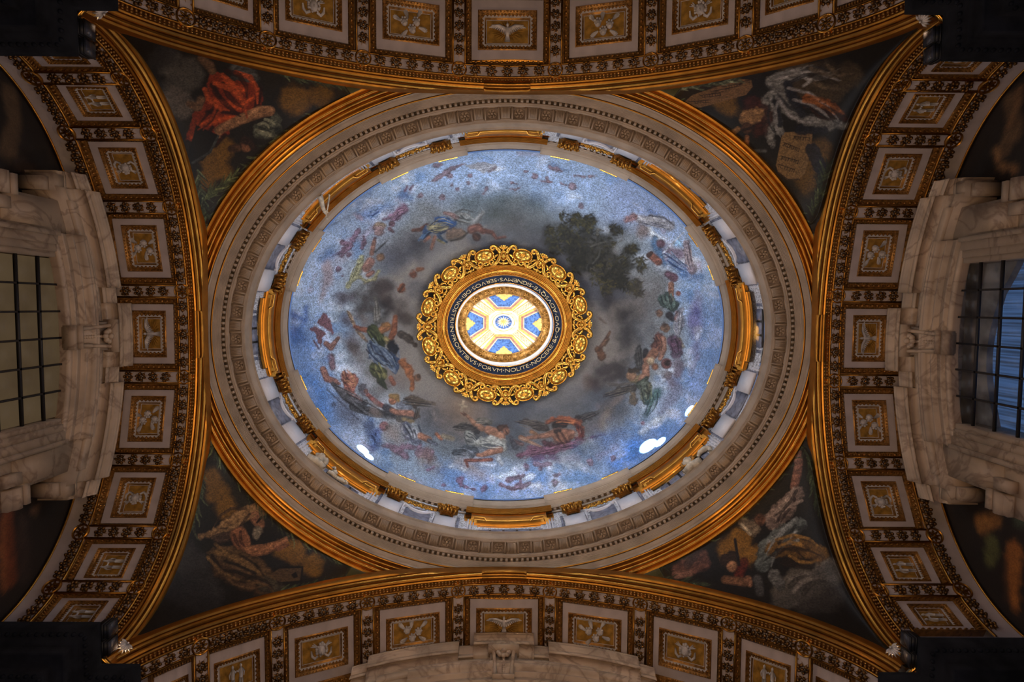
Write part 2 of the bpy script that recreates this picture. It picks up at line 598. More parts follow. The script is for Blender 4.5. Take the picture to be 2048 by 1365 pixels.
for k in range(8):                                       # between the windows the cornice steps forward
    t0, t1 = k * PI / 4 + HALF.get(k, .19), (k + 1) * PI / 4 - HALF.get((k + 1) % 8, .19)
    mb = MB()
    pp = [rp(23, 23.80)] + stairs(22, 23.82, 13, 23.98, 4) + stairs(12.5, 24.0, 7, 24.12, 2) + curve(7, 24.12, -1.5, 24.34, 6, -.08) + [rp(-2.4, 24.35), rp(-3, 24.42), rp(10, 24.44)]
    ring_sweep(mb, pp, 24, t0, t1, False, cen=UC)
    n = len(pp)
    mb.F.append(tuple(range(n)))
    mb.F.append(tuple(23 * n + i for i in range(n))[::-1])
    mb.build('cornice_break', STONE2, ucor)
    for f in (.22, .78):                                 # short gilt slips on the ledge
        tm = t0 + (t1 - t0) * f
        mb = MB()
        ring_sweep(mb, [rp(8, 24.45), rp(-4.5, 24.45), rp(-5.5, 24.55), rp(8, 24.56)], 6, tm - .045, tm + .045, False, cen=UC)
        mb.build('gilt_slip', GOLDB, ucor)
PX, PY = PX0, PY0

# ================================================================== dome
DA, DB, DH, DZ = 8.80, 7.10, 5.1, 24.42


def dome_grid(nu, nv, r0):
    t = np.linspace(0, 2 * PI, nu, endpoint=False)
    f = np.linspace(0, 1, nv) ** 1.25                    # dense rows near the springing
    rho = np.cos(f * math.acos(r0))
    r, tt = rho[None, :], t[:, None]
    c, s_ = math.cos(-.0201), math.sin(-.0201)
    x, y = DA * r * np.cos(tt), DB * r * np.sin(tt)
    X, Y = c * x - s_ * y + UC[0], s_ * x + c * y + UC[1]
    Z = DZ + DH * np.sqrt(1 - r ** 2) + 0 * tt
    return np.stack([X, Y, Z], -1)

# ------------------------------------------------------------------ helpers: mosaic painting
def vnoise(x, y, seed=0):
    xi, yi = np.floor(x).astype(int), np.floor(y).astype(int)
    fx, fy = x - xi, y - yi
    fx, fy = fx * fx * (3 - 2 * fx), fy * fy * (3 - 2 * fy)

    def h(a, b):
        n = (a * 374761393 + b * 668265263 + seed * 982451653) & 0x7fffffff
        n = ((n ^ (n >> 13)) * 1274126177) & 0x7fffffff
        return ((n ^ (n >> 16)) & 0xffff) / 65535.0
    return (h(xi, yi) * (1 - fx) + h(xi + 1, yi) * fx) * (1 - fy) + (h(xi, yi + 1) * (1 - fx) + h(xi + 1, yi + 1) * fx) * fy


def fbm(x, y, seed=0, o=4):
    s, a, t = 0, .5, 0
    for k in range(o):
        s = s + a * vnoise(x * 2 ** k, y * 2 ** k, seed + k)
        t += a
        a *= .55
    return s / t


def sstep(a, b, x):
    t = np.clip((x - a) / (b - a), 0, 1)
    return t * t * (3 - 2 * t)


def lin(c):
    c = np.asarray(c, float) / 255.0
    return np.where(c <= .04045, c / 12.92, ((c + .055) / 1.055) ** 2.4)


def brush(col, x, y, c, soft, pts, op=1.0, wob=0.0, lit=None):
    """one stroke of the painter: a chain of discs (x, y, r); lit=(dx, dy, amount) models it as a rounded form"""
    pts = np.asarray(pts, float)
    m = pts[:, 2].max() + soft + wob + 2
    sel = np.where((x > pts[:, 0].min() - m) & (x < pts[:, 0].max() + m) & (y > pts[:, 1].min() - m) & (y < pts[:, 1].max() + m))[0]
    if not len(sel):
        return
    X, Y = x[sel], y[sel]
    D = np.full(len(sel), 1e9)
    SH = np.zeros(len(sel))
    if len(pts) == 1:
        pts = np.vstack([pts, pts + [0, .01, 0]])
    for (x0, y0, r0), (x1, y1, r1) in zip(pts[:-1], pts[1:]):
        dx, dy = x1 - x0, y1 - y0
        t = np.clip(((X - x0) * dx + (Y - y0) * dy) / (dx * dx + dy * dy + 1e-9), 0, 1)
        r = r0 + (r1 - r0) * t
        ex, ey = X - x0 - t * dx, Y - y0 - t * dy
        d = np.hypot(ex, ey) - r
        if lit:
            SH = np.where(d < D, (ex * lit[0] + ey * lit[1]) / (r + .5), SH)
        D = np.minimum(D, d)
    if wob:
        D = D + (fbm(X / (wob * 2.2), Y / (wob * 2.2), 5, 3) - .5) * 2.4 * wob
    a = (1 - sstep(-soft, soft, D)) * op
    C = np.repeat(lin(c)[None, :], len(sel), 0)
    if soft <= 6:                                        # folds and a dark contour, as a painter would set them
        C = C * np.exp((fbm(X / 7 + Y / 11, Y / 5, 41, 3) - .5) * 1.7)[:, None]
        C = C * (1 - .38 * np.exp(-((D + 1.2) / 1.3) ** 2))[:, None]
    else:
        C = C * np.exp((fbm(X / 22, Y / 18, 43, 4) - .5) * .9)[:, None]
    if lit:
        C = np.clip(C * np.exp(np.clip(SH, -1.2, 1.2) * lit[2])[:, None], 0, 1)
    col[sel] = col[sel] * (1 - a[:, None]) + C * a[:, None]


def poly(col, x, y, c, soft, pts, op=1.0, wob=0.0):
    pts = np.asarray(pts, float)
    m = soft + wob * 2 + 2
    sel = np.where((x > pts[:, 0].min() - m) & (x < pts[:, 0].max() + m) & (y > pts[:, 1].min() - m) & (y < pts[:, 1].max() + m))[0]
    if not len(sel):
        return
    X, Y = x[sel], y[sel]
    ins = np.zeros(len(sel), bool)
    D = np.full(len(sel), 1e9)
    n = len(pts)
    for i in range(n):
        (x0, y0), (x1, y1) = pts[i], pts[(i + 1) % n]
        c_ = (y0 > Y) != (y1 > Y)
        xx = (x1 - x0) * (Y - y0) / (y1 - y0 + 1e-9) + x0
        ins ^= c_ & (X < xx)
        dx, dy = x1 - x0, y1 - y0
        t = np.clip(((X - x0) * dx + (Y - y0) * dy) / (dx * dx + dy * dy + 1e-9), 0, 1)
        D = np.minimum(D, np.hypot(X - x0 - t * dx, Y - y0 - t * dy))
    D = np.where(ins, -D, D)
    if wob:
        D = D + (fbm(X / (wob * 2.2), Y / (wob * 2.2), 9, 3) - .5) * 2.4 * wob
    a = (1 - sstep(-soft, soft, D)) * op
    col[sel] = col[sel] * (1 - a[:, None]) + lin(c)[None, :] * a[:, None]


def foliage(col, x, y, c0, c1, discs, n, ln, seed):
    """leaf-shaped dabs scattered over a group of discs"""
    r = random.Random(seed)
    for _ in range(n):
        cx, cy, cr = r.choice(discs)
        a, d = r.uniform(0, 6.28), cr * math.sqrt(r.random())
        px, py = cx + d * math.cos(a), cy + d * math.sin(a)
        t, f = r.uniform(-.9, .9) + (0 if r.random() < .6 else 1.5), r.random() ** 1.6
        l_ = ln * r.uniform(.5, 1.3)
        c = [u + (v - u) * f for u, v in zip(c0, c1)]
        brush(col, x, y, c, 1.2, [(px, py, .28 * l_), (px + l_ * math.cos(t), py + l_ * math.sin(t), .1 * l_)], .85)


def palm(col, x, y, c0, c1, path, n, ln, seed):
    """palm fronds: blades leaving a curved stem on both sides"""
    r = random.Random(seed)
    p = np.asarray(path, float)
    for k in range(n):
        f = (k + r.random()) / n * (len(p) - 1)
        i = min(int(f), len(p) - 2)
        q = p[i] + (p[i + 1] - p[i]) * (f - i)
        d = p[i + 1] - p[i]
        a = math.atan2(d[1], d[0]) + r.choice((-1, 1)) * r.uniform(.25, .75)
        l_ = ln * r.uniform(.6, 1.2)
        g = r.random() ** 2
        c = [u + (v - u) * g for u, v in zip(c0, c1)]
        e = (q[0] + l_ * math.cos(a), q[1] + l_ * math.sin(a))
        b = a + r.uniform(-.5, .5)
        brush(col, x, y, c, .9, [(q[0], q[1], 1.6), (e[0], e[1], 1.3), (e[0] + .4 * l_ * math.cos(b), e[1] + .4 * l_ * math.sin(b), .4)], .9)


def script_marks(col, x, y, c, p0, p1, n, h, seed):
    """a line of painted letters in a square unreadable script"""
    r = random.Random(seed)
    dx, dy = (p1[0] - p0[0]) / n, (p1[1] - p0[1]) / n
    L = math.hypot(dx, dy)
    ux, uy = -dy / L * h, dx / L * h
    for k in range(n):
        a, b = p0[0] + dx * k, p0[1] + dy * k
        brush(col, x, y, c, .6, [(a, b, .7), (a + dx * .75, b + dy * .75, .7)], .9)
        if r.random() < .85:
            brush(col, x, y, c, .6, [(a + dx * .7, b + dy * .7, .7), (a + dx * .7 + ux, b + dy * .7 + uy, .6)], .9)
        if r.random() < .5:
            brush(col, x, y, c, .6, [(a + ux, b + uy, .6), (a + dx * .8 + ux, b + dy * .8 + uy, .6)], .9)
        elif r.random() < .5:
            brush(col, x, y, c, .6, [(a + dx * .1, b + dy * .1, .6), (a + dx * .1 + ux * .8, b + dy * .1 + uy * .8, .6)], .9)


def run_strokes(col, x, y, strokes):
    for s in strokes:
        k, c, soft = s[0], s[1], s[2]
        if k in 'fmw':
            (foliage if k == 'f' else palm if k == 'm' else script_marks)(col, x, y, *s[1:])
            continue
        kw = s[4] if len(s) > 4 else {}
        (brush if k == 'b' else poly)(col, x, y, c, soft, s[3], **kw)


def set_paint(o, col, glit=None):
    at = o.data.color_attributes.new('paint', 'FLOAT_COLOR', 'POINT')
    at.data.foreach_set('color', np.concatenate([np.clip(col, 0, 1), (np.ones(len(col)) if glit is None else glit)[:, None]], 1).astype(np.float32).ravel())


def paint_attr(o, P, strokes, kind):
    # the painters laid the scenes out as seen from the floor under the dome's axis
    x = (P[:, 0] - LC[0]) / P[:, 2] * 1200
    y = (P[:, 1] - LC[1]) / P[:, 2] * 1200
    if kind == 'dome':
        col = dome_ground(x, y)
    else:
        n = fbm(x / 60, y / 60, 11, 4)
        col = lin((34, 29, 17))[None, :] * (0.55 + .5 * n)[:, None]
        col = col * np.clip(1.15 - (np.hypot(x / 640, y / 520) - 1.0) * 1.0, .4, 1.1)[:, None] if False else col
    run_strokes(col, x, y, strokes)
    gl = np.full(len(x), 1.0)
    if kind == 'dome':
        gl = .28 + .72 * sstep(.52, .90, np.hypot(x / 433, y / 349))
    # fine tesserae grain, with glints put into the colour towards the dome's rim
    n = fbm(x / 2.6, y / 2.6, 23, 2) - .5
    col = col * (1 + .45 * gl * n)[:, None]
    set_paint(o, col, gl)


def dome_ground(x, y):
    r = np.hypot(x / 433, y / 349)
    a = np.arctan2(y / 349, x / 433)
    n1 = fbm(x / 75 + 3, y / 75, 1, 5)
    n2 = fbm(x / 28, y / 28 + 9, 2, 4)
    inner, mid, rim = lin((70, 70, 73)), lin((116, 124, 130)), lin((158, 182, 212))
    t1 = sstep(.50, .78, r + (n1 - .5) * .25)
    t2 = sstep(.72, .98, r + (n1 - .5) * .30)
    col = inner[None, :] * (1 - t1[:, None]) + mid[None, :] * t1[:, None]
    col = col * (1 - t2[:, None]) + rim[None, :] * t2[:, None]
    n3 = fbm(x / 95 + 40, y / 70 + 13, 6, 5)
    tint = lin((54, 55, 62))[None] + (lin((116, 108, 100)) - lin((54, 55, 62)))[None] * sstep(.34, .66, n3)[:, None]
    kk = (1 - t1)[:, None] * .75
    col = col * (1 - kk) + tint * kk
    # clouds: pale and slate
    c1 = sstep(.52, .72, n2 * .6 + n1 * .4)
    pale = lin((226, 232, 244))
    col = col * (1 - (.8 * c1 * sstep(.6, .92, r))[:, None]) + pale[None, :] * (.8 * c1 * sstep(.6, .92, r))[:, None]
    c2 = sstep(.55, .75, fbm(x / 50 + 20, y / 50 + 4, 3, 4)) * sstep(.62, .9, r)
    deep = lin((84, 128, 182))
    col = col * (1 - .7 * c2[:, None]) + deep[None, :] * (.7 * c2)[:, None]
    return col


DOME_STROKES = []
PEND_STROKES = {}
DOME_STROKES = [
('b',(156,185,228),40,[(-117.6,-309.5,45.0),(40.0,-310.0,45.0),(159.0,-271.5,45.0)],{'op':0.55,'wob':14}),
('b',(176,196,229),40,[(-375.8,-96.6,50.0),(-365.2,-156.8,40.0)],{'op':0.45,'wob':14}),
('b',(116,125,144),40,[(-285.6,-215.2,60.0),(-324.7,-259.2,40.0)],{'op':0.5,'wob':14}),
('b',(74,83,86),40,[(-58.3,-238.6,38.0),(40.7,-229.2,36.0)],{'op':0.7,'wob':14}),
('b',(143,162,207),40,[(238.4,-258.6,45.0),(308.3,-231.0,35.0)],{'op':0.6,'wob':14}),
('b',(72,116,182),40,[(-412.2,22.1,40.0),(-403.3,101.8,35.0),(-378.9,161.8,30.0)],{'op':0.65,'wob':14}),
('b',(70,114,177),40,[(407.5,-43.4,30.0),(409.6,36.6,35.0),(381.6,127.5,30.0)],{'op':0.6,'wob':14}),
('b',(62,114,192),40,[(227.5,271.7,45.0),(287.9,240.0,35.0),(337.7,198.5,25.0)],{'op':0.55,'wob':14}),
('b',(112,150,215),40,[(-117.3,315.0,30.0),(45.2,319.6,26.0)],{'op':0.5,'wob':14}),
('b',(104,105,107),40,[(-176.9,-183.5,60.0)],{'op':0.5,'wob':14}),
('b',(59,64,71),40,[(-117.3,206.5,70.0),(84.5,185.5,70.0),(184.9,144.1,40.0)],{'op':0.6,'wob':14}),
('b',(99,113,127),40,[(-178.0,275.4,50.0),(-238.9,292.8,40.0)],{'op':0.45,'wob':14}),
('b',(153,168,203),40,[(-319.2,223.0,40.0)],{'op':0.4,'wob':14}),
('b',(160,150,172),3.6,[(376.6,-76.7,6.7),(385.1,-34.0,4.4)],{'op':0.29243925208510707,'wob':5}),
('b',(249,250,250),3.6,[(61.9,315.9,7.7),(8.3,320.3,2.8)],{'op':0.5088979706797667,'wob':5}),
('b',(181,205,235),3.6,[(352.3,-40.7,6.7),(355.0,-10.7,3.1)],{'op':0.44317428012934246,'wob':5}),
('b',(233,241,250),3.6,[(121.7,-265.7,8.2),(138.7,-260.0,2.7)],{'op':0.2724845761039321,'wob':5}),
('b',(154,145,166),3.6,[(-294.2,-176.7,8.6),(-267.7,-202.3,5.5)],{'op':0.5005770121254686,'wob':5}),
('b',(230,238,248),3.6,[(-28.2,276.9,6.1),(-53.1,274.9,4.6)],{'op':0.37044863307708187,'wob':5}),
('b',(159,150,171),3.6,[(-227.3,-251.5,3.8),(-194.0,-269.0,4.3)],{'op':0.3555021133330458,'wob':5}),
('b',(245,250,250),3.6,[(-373.8,54.5,6.7),(-377.4,37.3,5.6)],{'op':0.35885607652993795,'wob':5}),
('b',(155,145,166),3.6,[(-239.2,-226.4,7.1),(-212.3,-243.2,5.8)],{'op':0.3447020474751028,'wob':5}),
('b',(64,101,157),3.6,[(278.2,-238.0,5.0),(300.7,-218.8,4.3)],{'op':0.503633094728234,'wob':5}),
('b',(249,250,250),3.6,[(244.4,-253.0,3.3),(261.5,-241.1,2.4)],{'op':0.31522908783253567,'wob':5}),
('b',(182,206,236),3.6,[(115.8,-273.3,6.2),(134.0,-267.6,2.5)],{'op':0.4343688539050996,'wob':5}),
('b',(160,151,172),3.6,[(-275.2,243.5,4.8),(-291.7,231.2,5.3)],{'op':0.5288105813525052,'wob':5}),
('b',(64,101,157),3.6,[(285.6,232.6,6.1),(247.3,259.5,5.7)],{'op':0.4500783314618878,'wob':5}),
('b',(155,145,166),3.6,[(222.5,236.8,3.9),(181.8,258.5,5.9)],{'op':0.34618469340975844,'wob':5}),
('b',(160,151,172),3.6,[(285.5,-216.9,5.5),(306.2,-196.9,3.7)],{'op':0.5207265567628423,'wob':5}),
('b',(64,101,157),3.6,[(388.6,-53.3,6.0),(391.3,-35.0,5.0)],{'op':0.3964513264912024,'wob':5}),
('b',(245,250,250),3.6,[(379.7,-4.0,7.6),(378.8,15.6,5.2)],{'op':0.37258803602496937,'wob':5}),
('b',(182,206,236),3.6,[(331.2,-110.6,6.4),(345.7,-73.4,2.0)],{'op':0.3189690708694084,'wob':5}),
('b',(231,239,249),3.6,[(340.4,55.4,6.3),(330.1,85.7,2.1)],{'op':0.4472453907505818,'wob':5}),
('b',(160,151,172),3.6,[(-395.6,-77.6,3.8),(-385.9,-105.4,3.9)],{'op':0.44037084655387093,'wob':5}),
('b',(160,151,172),3.6,[(-427.4,8.8,5.4),(-425.9,-36.9,5.1)],{'op':0.3562436614538096,'wob':5}),
('b',(249,250,250),3.6,[(354.1,-158.7,3.8),(371.0,-129.3,4.9)],{'op':0.41960330901473053,'wob':5}),
('b',(242,250,250),3.6,[(279.6,-198.9,8.0),(305.7,-170.9,2.4)],{'op':0.49882538491630174,'wob':5}),
('b',(64,101,157),3.6,[(83.5,-322.3,9.0),(114.4,-315.7,3.2)],{'op':0.45043367518854616,'wob':5}),
('b',(157,147,168),3.6,[(-38.3,301.6,8.8),(-87.5,295.6,5.2)],{'op':0.2760746852928296,'wob':5}),
('b',(247,250,250),3.6,[(328.7,160.9,5.4),(299.5,194.0,5.8)],{'op':0.2549450840470618,'wob':5}),
('b',(160,151,172),3.6,[(-171.9,312.0,4.9),(-222.1,291.7,2.5)],{'op':0.3626020430009007,'wob':5}),
('b',(159,149,171),3.6,[(380.4,46.9,3.5),(368.0,88.5,3.5)],{'op':0.3675004175306391,'wob':5}),
('b',(63,99,155),3.6,[(-129.8,289.2,8.4),(-179.7,272.2,2.7)],{'op':0.37239468066818526,'wob':5}),
('b',(189,214,245),3.6,[(-36.3,-304.7,5.4),(11.5,-305.6,5.9)],{'op':0.26317675199903895,'wob':5}),
('b',(239,247,250),3.6,[(-85.8,285.8,4.6),(-118.9,278.6,2.5)],{'op':0.3870817725286196,'wob':5}),
('b',(64,100,156),3.6,[(34.6,310.1,3.8),(7.5,311.7,4.2)],{'op':0.32855266843934156,'wob':5}),
('b',(149,140,160),3.6,[(140.2,256.9,8.8),(120.8,263.3,5.7)],{'op':0.4032718388554166,'wob':5}),
('b',(160,151,172),3.6,[(17.5,-349.7,5.6),(66.0,-345.5,4.9)],{'op':0.49843241645372116,'wob':5}),
('b',(61,95,148),3.6,[(-279.1,179.0,6.5),(-300.4,156.0,3.1)],{'op':0.28683677582980477,'wob':5}),
('b',(233,241,250),3.6,[(37.4,281.2,5.7),(11.8,283.0,3.4)],{'op':0.3050559954430392,'wob':5}),
('b',(188,213,244),3.6,[(246.8,-229.6,3.5),(264.2,-216.2,2.6)],{'op':0.5458674169990159,'wob':5}),
('b',(242,250,250),3.6,[(300.7,178.5,6.8),(268.5,208.9,4.1)],{'op':0.3383329243603669,'wob':5}),
('b',(159,150,171),3.6,[(-343.5,-141.8,3.2),(-320.4,-173.7,4.6)],{'op':0.4330319200955566,'wob':5}),
('b',(243,250,250),3.6,[(47.8,299.9,6.6),(21.8,302.1,5.3)],{'op':0.4495770324216559,'wob':5}),
('b',(249,250,250),3.6,[(237.9,248.2,3.4),(219.6,259.0,3.4)],{'op':0.45581089094327976,'wob':5}),
('b',(241,250,250),3.6,[(8.2,298.7,8.7),(-30.8,298.3,3.0)],{'op':0.3972808498903593,'wob':5}),
('b',(249,250,250),3.6,[(-29.8,-316.7,5.6),(-9.5,-317.4,4.0)],{'op':0.4453154675103276,'wob':5}),
('b',(160,151,172),3.6,[(376.0,-135.2,8.6),(385.0,-116.3,2.4)],{'op':0.5384809555038653,'wob':5}),
('b',(61,95,148),3.6,[(-264.7,192.4,3.9),(-277.6,180.6,3.4)],{'op':0.3807204223731999,'wob':5}),
('b',(74,85,89),18,[(-86.6,-245.1,13.2),(-66.4,-251.1,8.8)],{'op':0.8,'wob':6}),
('b',(49,61,61),22,[(-25.8,-251.2,11.7),(20.5,-253.1,10.3),(56.7,-246.1,7.3)],{'op':0.7,'wob':6}),
('b',(50,61,58),20,[(-30.1,-224.7,10.3),(6.2,-217.6,7.3)],{'op':0.7,'wob':6}),
('b',(69,66,66),50,[(20.8,-207.5,29.3),(-15.4,-194.0,22.0)],{'op':0.7,'wob':8}),
('b',(44,41,47),24,[(-188.1,-169.0,16.1),(-160.5,-164.5,8.8)],{'op':0.85,'wob':8}),
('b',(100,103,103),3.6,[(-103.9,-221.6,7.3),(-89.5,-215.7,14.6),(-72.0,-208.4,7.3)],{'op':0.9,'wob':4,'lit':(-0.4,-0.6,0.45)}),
('b',(74,77,78),2.4,[(-106.9,-227.5,2.3),(-92.4,-234.8,2.1),(-72.1,-229.0,1.5)]),
('b',(111,112,112),2.4,[(-66.2,-209.9,7.3),(-51.8,-227.6,4.4)],{'wob':3,'lit':(-0.4,-0.6,0.45)}),
('b',(112,90,87),1.8,[(-128.6,-227.5,3.2),(-115.5,-224.5,4.4),(-103.9,-217.2,5.3)]),
('b',(83,55,45),1.8,[(-190.9,-192.5,3.5),(-176.4,-193.9,4.1),(-163.4,-202.6,4.4)],{'lit':(-0.4,-0.6,0.45)}),
('p',(36,57,88),1.8,[(-160.5,-205.6),(-128.6,-206.9),(-103.9,-205.4),(-115.5,-193.7),(-135.8,-184.9),(-148.9,-187.9),(-160.5,-180.6),(-175.0,-173.3),(-182.3,-171.9),(-169.2,-193.8)],{'wob':4}),
('b',(118,111,84),3.0,[(-156.1,-196.7,5.9),(-138.7,-195.2,7.3),(-124.2,-198.1,4.4)],{'wob':3,'lit':(-0.4,-0.6,0.45)}),
('b',(41,69,111),2.4,[(-143.1,-215.0,5.1),(-128.6,-211.3,8.1),(-109.7,-206.9,4.4)],{'wob':3,'lit':(-0.4,-0.6,0.45)}),
('b',(22,34,56),1.8,[(-163.4,-180.6,2.1),(-153.2,-193.8,1.8),(-148.9,-187.9,1.8),(-134.4,-186.4,1.5),(-115.5,-195.2,1.2)]),
('b',(76,102,129),2.4,[(-170.6,-182.1,2.3),(-179.4,-171.9,1.2)]),
('b',(111,77,63),1.8,[(-167.8,-170.4,2.6),(-159.0,-179.1,3.8)]),
('b',(108,75,61),1.8,[(-154.7,-155.7,3.2),(-147.4,-179.1,3.5)]),
('b',(41,56,74),1.8,[(-140.2,-182.0,3.7),(-132.9,-171.7,4.4),(-124.2,-168.8,2.3)]),
('b',(101,93,66),1.8,[(-141.6,-173.2,2.6),(-128.6,-166.6,2.1)]),
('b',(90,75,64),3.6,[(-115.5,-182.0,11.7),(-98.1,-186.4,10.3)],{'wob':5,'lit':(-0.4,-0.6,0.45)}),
('b',(53,46,40),2.4,[(-115.5,-171.7,2.1),(-95.2,-176.1,2.3),(-80.7,-189.3,1.5)]),
('b',(94,64,56),2.4,[(-74.9,-193.7,8.8),(-61.9,-198.2,8.2),(-53.1,-190.9,5.9)],{'lit':(-0.4,-0.6,0.45)}),
('b',(54,36,30),2.4,[(-64.7,-179.1,8.5)]),
('b',(72,48,39),1.8,[(-69.1,-182.0,4.4),(-61.8,-176.2,3.8)]),
('b',(87,56,47),2.4,[(-53.1,-192.3,5.3),(-34.2,-188.0,4.4),(-25.5,-176.4,2.9),(-8.1,-179.4,2.3)],{'lit':(-0.4,-0.6,0.45)}),
('b',(113,110,109),1.8,[(-50.3,-198.2,1.5),(-45.9,-201.2,2.3)]),
('b',(125,106,117),1.8,[(-150.2,-292.8,4.1),(-115.6,-316.6,5.9),(-89.7,-327.1,2.1)],{'op':0.9,'wob':3}),
('b',(125,106,117),1.8,[(-118.5,-303.0,6.4)],{'op':0.9,'wob':3}),
('b',(123,105,116),1.8,[(-78.1,-302.9,5.0)],{'op':0.9,'wob':3}),
('b',(118,100,111),1.8,[(-104.0,-276.2,4.7)],{'op':0.9,'wob':3}),
('b',(120,102,112),1.8,[(-80.9,-288.0,3.5)],{'op':0.9,'wob':3}),
('b',(114,97,107),1.8,[(-44.8,-276.2,3.2),(-51.9,-265.9,2.1)],{'op':0.9,'wob':3}),
('b',(124,106,117),1.8,[(28.7,-311.0,4.1),(35.9,-312.6,2.1)],{'op':0.9,'wob':3}),
('b',(122,104,115),1.8,[(49.0,-302.3,6.2)],{'op':0.9,'wob':3}),
('b',(118,100,111),1.8,[(2.9,-288.4,3.8),(14.5,-286.3,1.5)],{'op':0.9,'wob':3}),
('b',(115,98,108),1.8,[(1.5,-276.5,2.3),(10.2,-274.4,2.9),(21.7,-279.7,2.1)],{'op':0.9,'wob':3}),
('b',(125,106,117),1.8,[(-145.9,-324.6,5.9),(-134.3,-326.8,2.6)],{'op':0.9,'wob':3}),
('b',(120,103,113),1.8,[(-176.3,-263.2,5.3),(-183.5,-258.8,1.5)],{'op':0.9,'wob':3}),
('b',(116,99,109),1.8,[(-132.9,-258.5,5.9)],{'op':0.9,'wob':3}),
('b',(120,103,113),1.8,[(-115.6,-283.6,3.5)],{'op':0.9,'wob':3}),
('p',(150,153,163),1.8,[(-85.3,-324.0),(-62.3,-330.0),(-40.6,-328.5),(-26.2,-324.1),(-27.6,-313.5),(-40.6,-309.0),(-52.1,-307.4),(-63.7,-314.9),(-78.1,-316.4)],{'op':0.9,'wob':3}),
('b',(213,221,236),1.2,[(-62.2,-314.2,0.9),(-29.1,-323.3,0.7)]),
('b',(120,106,115),2.4,[(-40.6,-310.5,2.9),(-28.3,-319.5,2.3)],{'op':0.8}),
('b',(126,106,115),1.8,[(78.1,-323.2,3.3),(92.1,-317.4,4.7),(103.7,-312.8,2.3)],{'op':0.85,'wob':3}),
('b',(123,103,112),1.8,[(73.7,-300.2,3.8),(76.1,-291.9,2.3)],{'op':0.85,'wob':3}),
('b',(122,102,111),1.8,[(62.2,-292.2,2.1),(83.1,-291.5,1.9)],{'op':0.85,'wob':3}),
('b',(123,103,112),1.8,[(124.9,-283.2,8.0)],{'op':0.85,'wob':3}),
('b',(123,103,112),1.8,[(101.6,-288.8,1.9),(109.8,-285.3,1.4)],{'op':0.85,'wob':3}),
('b',(126,106,115),1.8,[(129.2,-304.9,2.3),(150.1,-303.0,1.4)],{'op':0.85,'wob':3}),
('b',(114,96,104),1.8,[(141.6,-243.2,7.0)],{'op':0.85,'wob':3}),
('b',(126,106,115),1.8,[(157.0,-304.5,2.8),(170.9,-305.6,1.9)],{'op':0.85,'wob':3}),
('b',(20,19,12),12,[(131.1,-156.0,25.8)],{'op':0.88,'wob':8}),
('b',(20,20,12),12,[(166.2,-144.8,25.8)],{'op':0.88,'wob':8}),
('b',(21,20,12),12,[(201.4,-133.8,23.4)],{'op':0.88,'wob':8}),
('b',(21,21,13),12,[(224.9,-122.5,18.8)],{'op':0.88,'wob':8}),
('b',(21,20,12),12,[(119.1,-179.3,21.1)],{'op':0.88,'wob':8}),
('b',(22,21,13),12,[(153.9,-191.6,21.1)],{'op':0.88,'wob':8}),
('b',(22,21,13),12,[(189.2,-168.8,21.1)],{'op':0.88,'wob':8}),
('b',(22,22,13),12,[(236.3,-141.6,16.4)],{'op':0.88,'wob':8}),
('b',(20,20,12),12,[(213.6,-98.8,18.8)],{'op':0.88,'wob':8}),
('b',(20,19,12),12,[(178.4,-109.8,18.8)],{'op':0.88,'wob':8}),
('b',(21,21,13),12,[(249.0,-85.5,14.1)],{'op':0.88,'wob':8}),
('b',(20,19,12),12,[(140.8,-120.9,16.4)],{'op':0.88,'wob':8}),
('b',(21,21,13),12,[(107.3,-195.5,14.1)],{'op':0.88,'wob':8}),
('b',(20,19,12),12,[(93.8,-155.4,14.1)],{'op':0.88,'wob':8}),
('b',(20,19,12),12,[(82.0,-169.4,14.1)],{'op':0.88,'wob':8}),
('b',(21,20,12),12,[(79.4,-192.8,9.4)],{'op':0.88,'wob':8}),
('b',(23,22,13),12,[(130.3,-214.7,14.1)],{'op':0.88,'wob':8}),
('b',(23,23,14),12,[(158.2,-215.2,11.7)],{'op':0.88,'wob':8}),
('b',(23,23,14),12,[(242.9,-160.6,11.7)],{'op':0.88,'wob':8}),
('b',(23,22,14),12,[(262.3,-123.5,9.4)],{'op':0.88,'wob':8}),
('b',(22,21,13),12,[(258.5,-74.0,9.4)],{'op':0.88,'wob':8}),
('b',(20,19,12),12,[(192.9,-74.9,10.6)],{'op':0.88,'wob':8}),
('b',(24,23,14),12,[(212.0,-197.6,14.1)],{'op':0.88,'wob':8}),
('f',(15,15,8),(62,57,28),[(131.1,-156.0,25.8),(166.2,-144.8,25.8),(201.4,-133.8,23.4),(224.9,-122.5,18.8),(119.1,-179.3,21.1),(153.9,-191.6,21.1),(189.2,-168.8,21.1),(236.3,-141.6,16.4),(213.6,-98.8,18.8),(178.4,-109.8,18.8),(249.0,-85.5,14.1),(140.8,-120.9,16.4),(107.3,-195.5,14.1),(93.8,-155.4,14.1),(82.0,-169.4,14.1),(79.4,-192.8,9.4),(130.3,-214.7,14.1),(158.2,-215.2,11.7),(242.9,-160.6,11.7),(262.3,-123.5,9.4),(258.5,-74.0,9.4),(192.9,-74.9,10.6),(212.0,-197.6,14.1)],620,7.0,1),
('f',(26,27,14),(76,70,36),[(118.8,-202.8,21.1),(88.8,-185.9,16.4),(137.3,-217.2,14.1),(158.3,-205.8,14.1),(107.0,-223.8,9.4)],170,6.0,2),
('f',(11,11,7),(33,33,18),[(166.3,-133.1,28.1),(206.4,-108.0,25.8),(131.2,-144.2,21.1),(225.4,-92.0,14.1)],170,8.0,3),
('f',(36,35,19),(78,69,33),[(197.4,-86.7,16.4),(244.4,-80.7,14.1),(173.9,-98.0,14.1),(262.0,-137.6,9.4)],120,6.0,5),
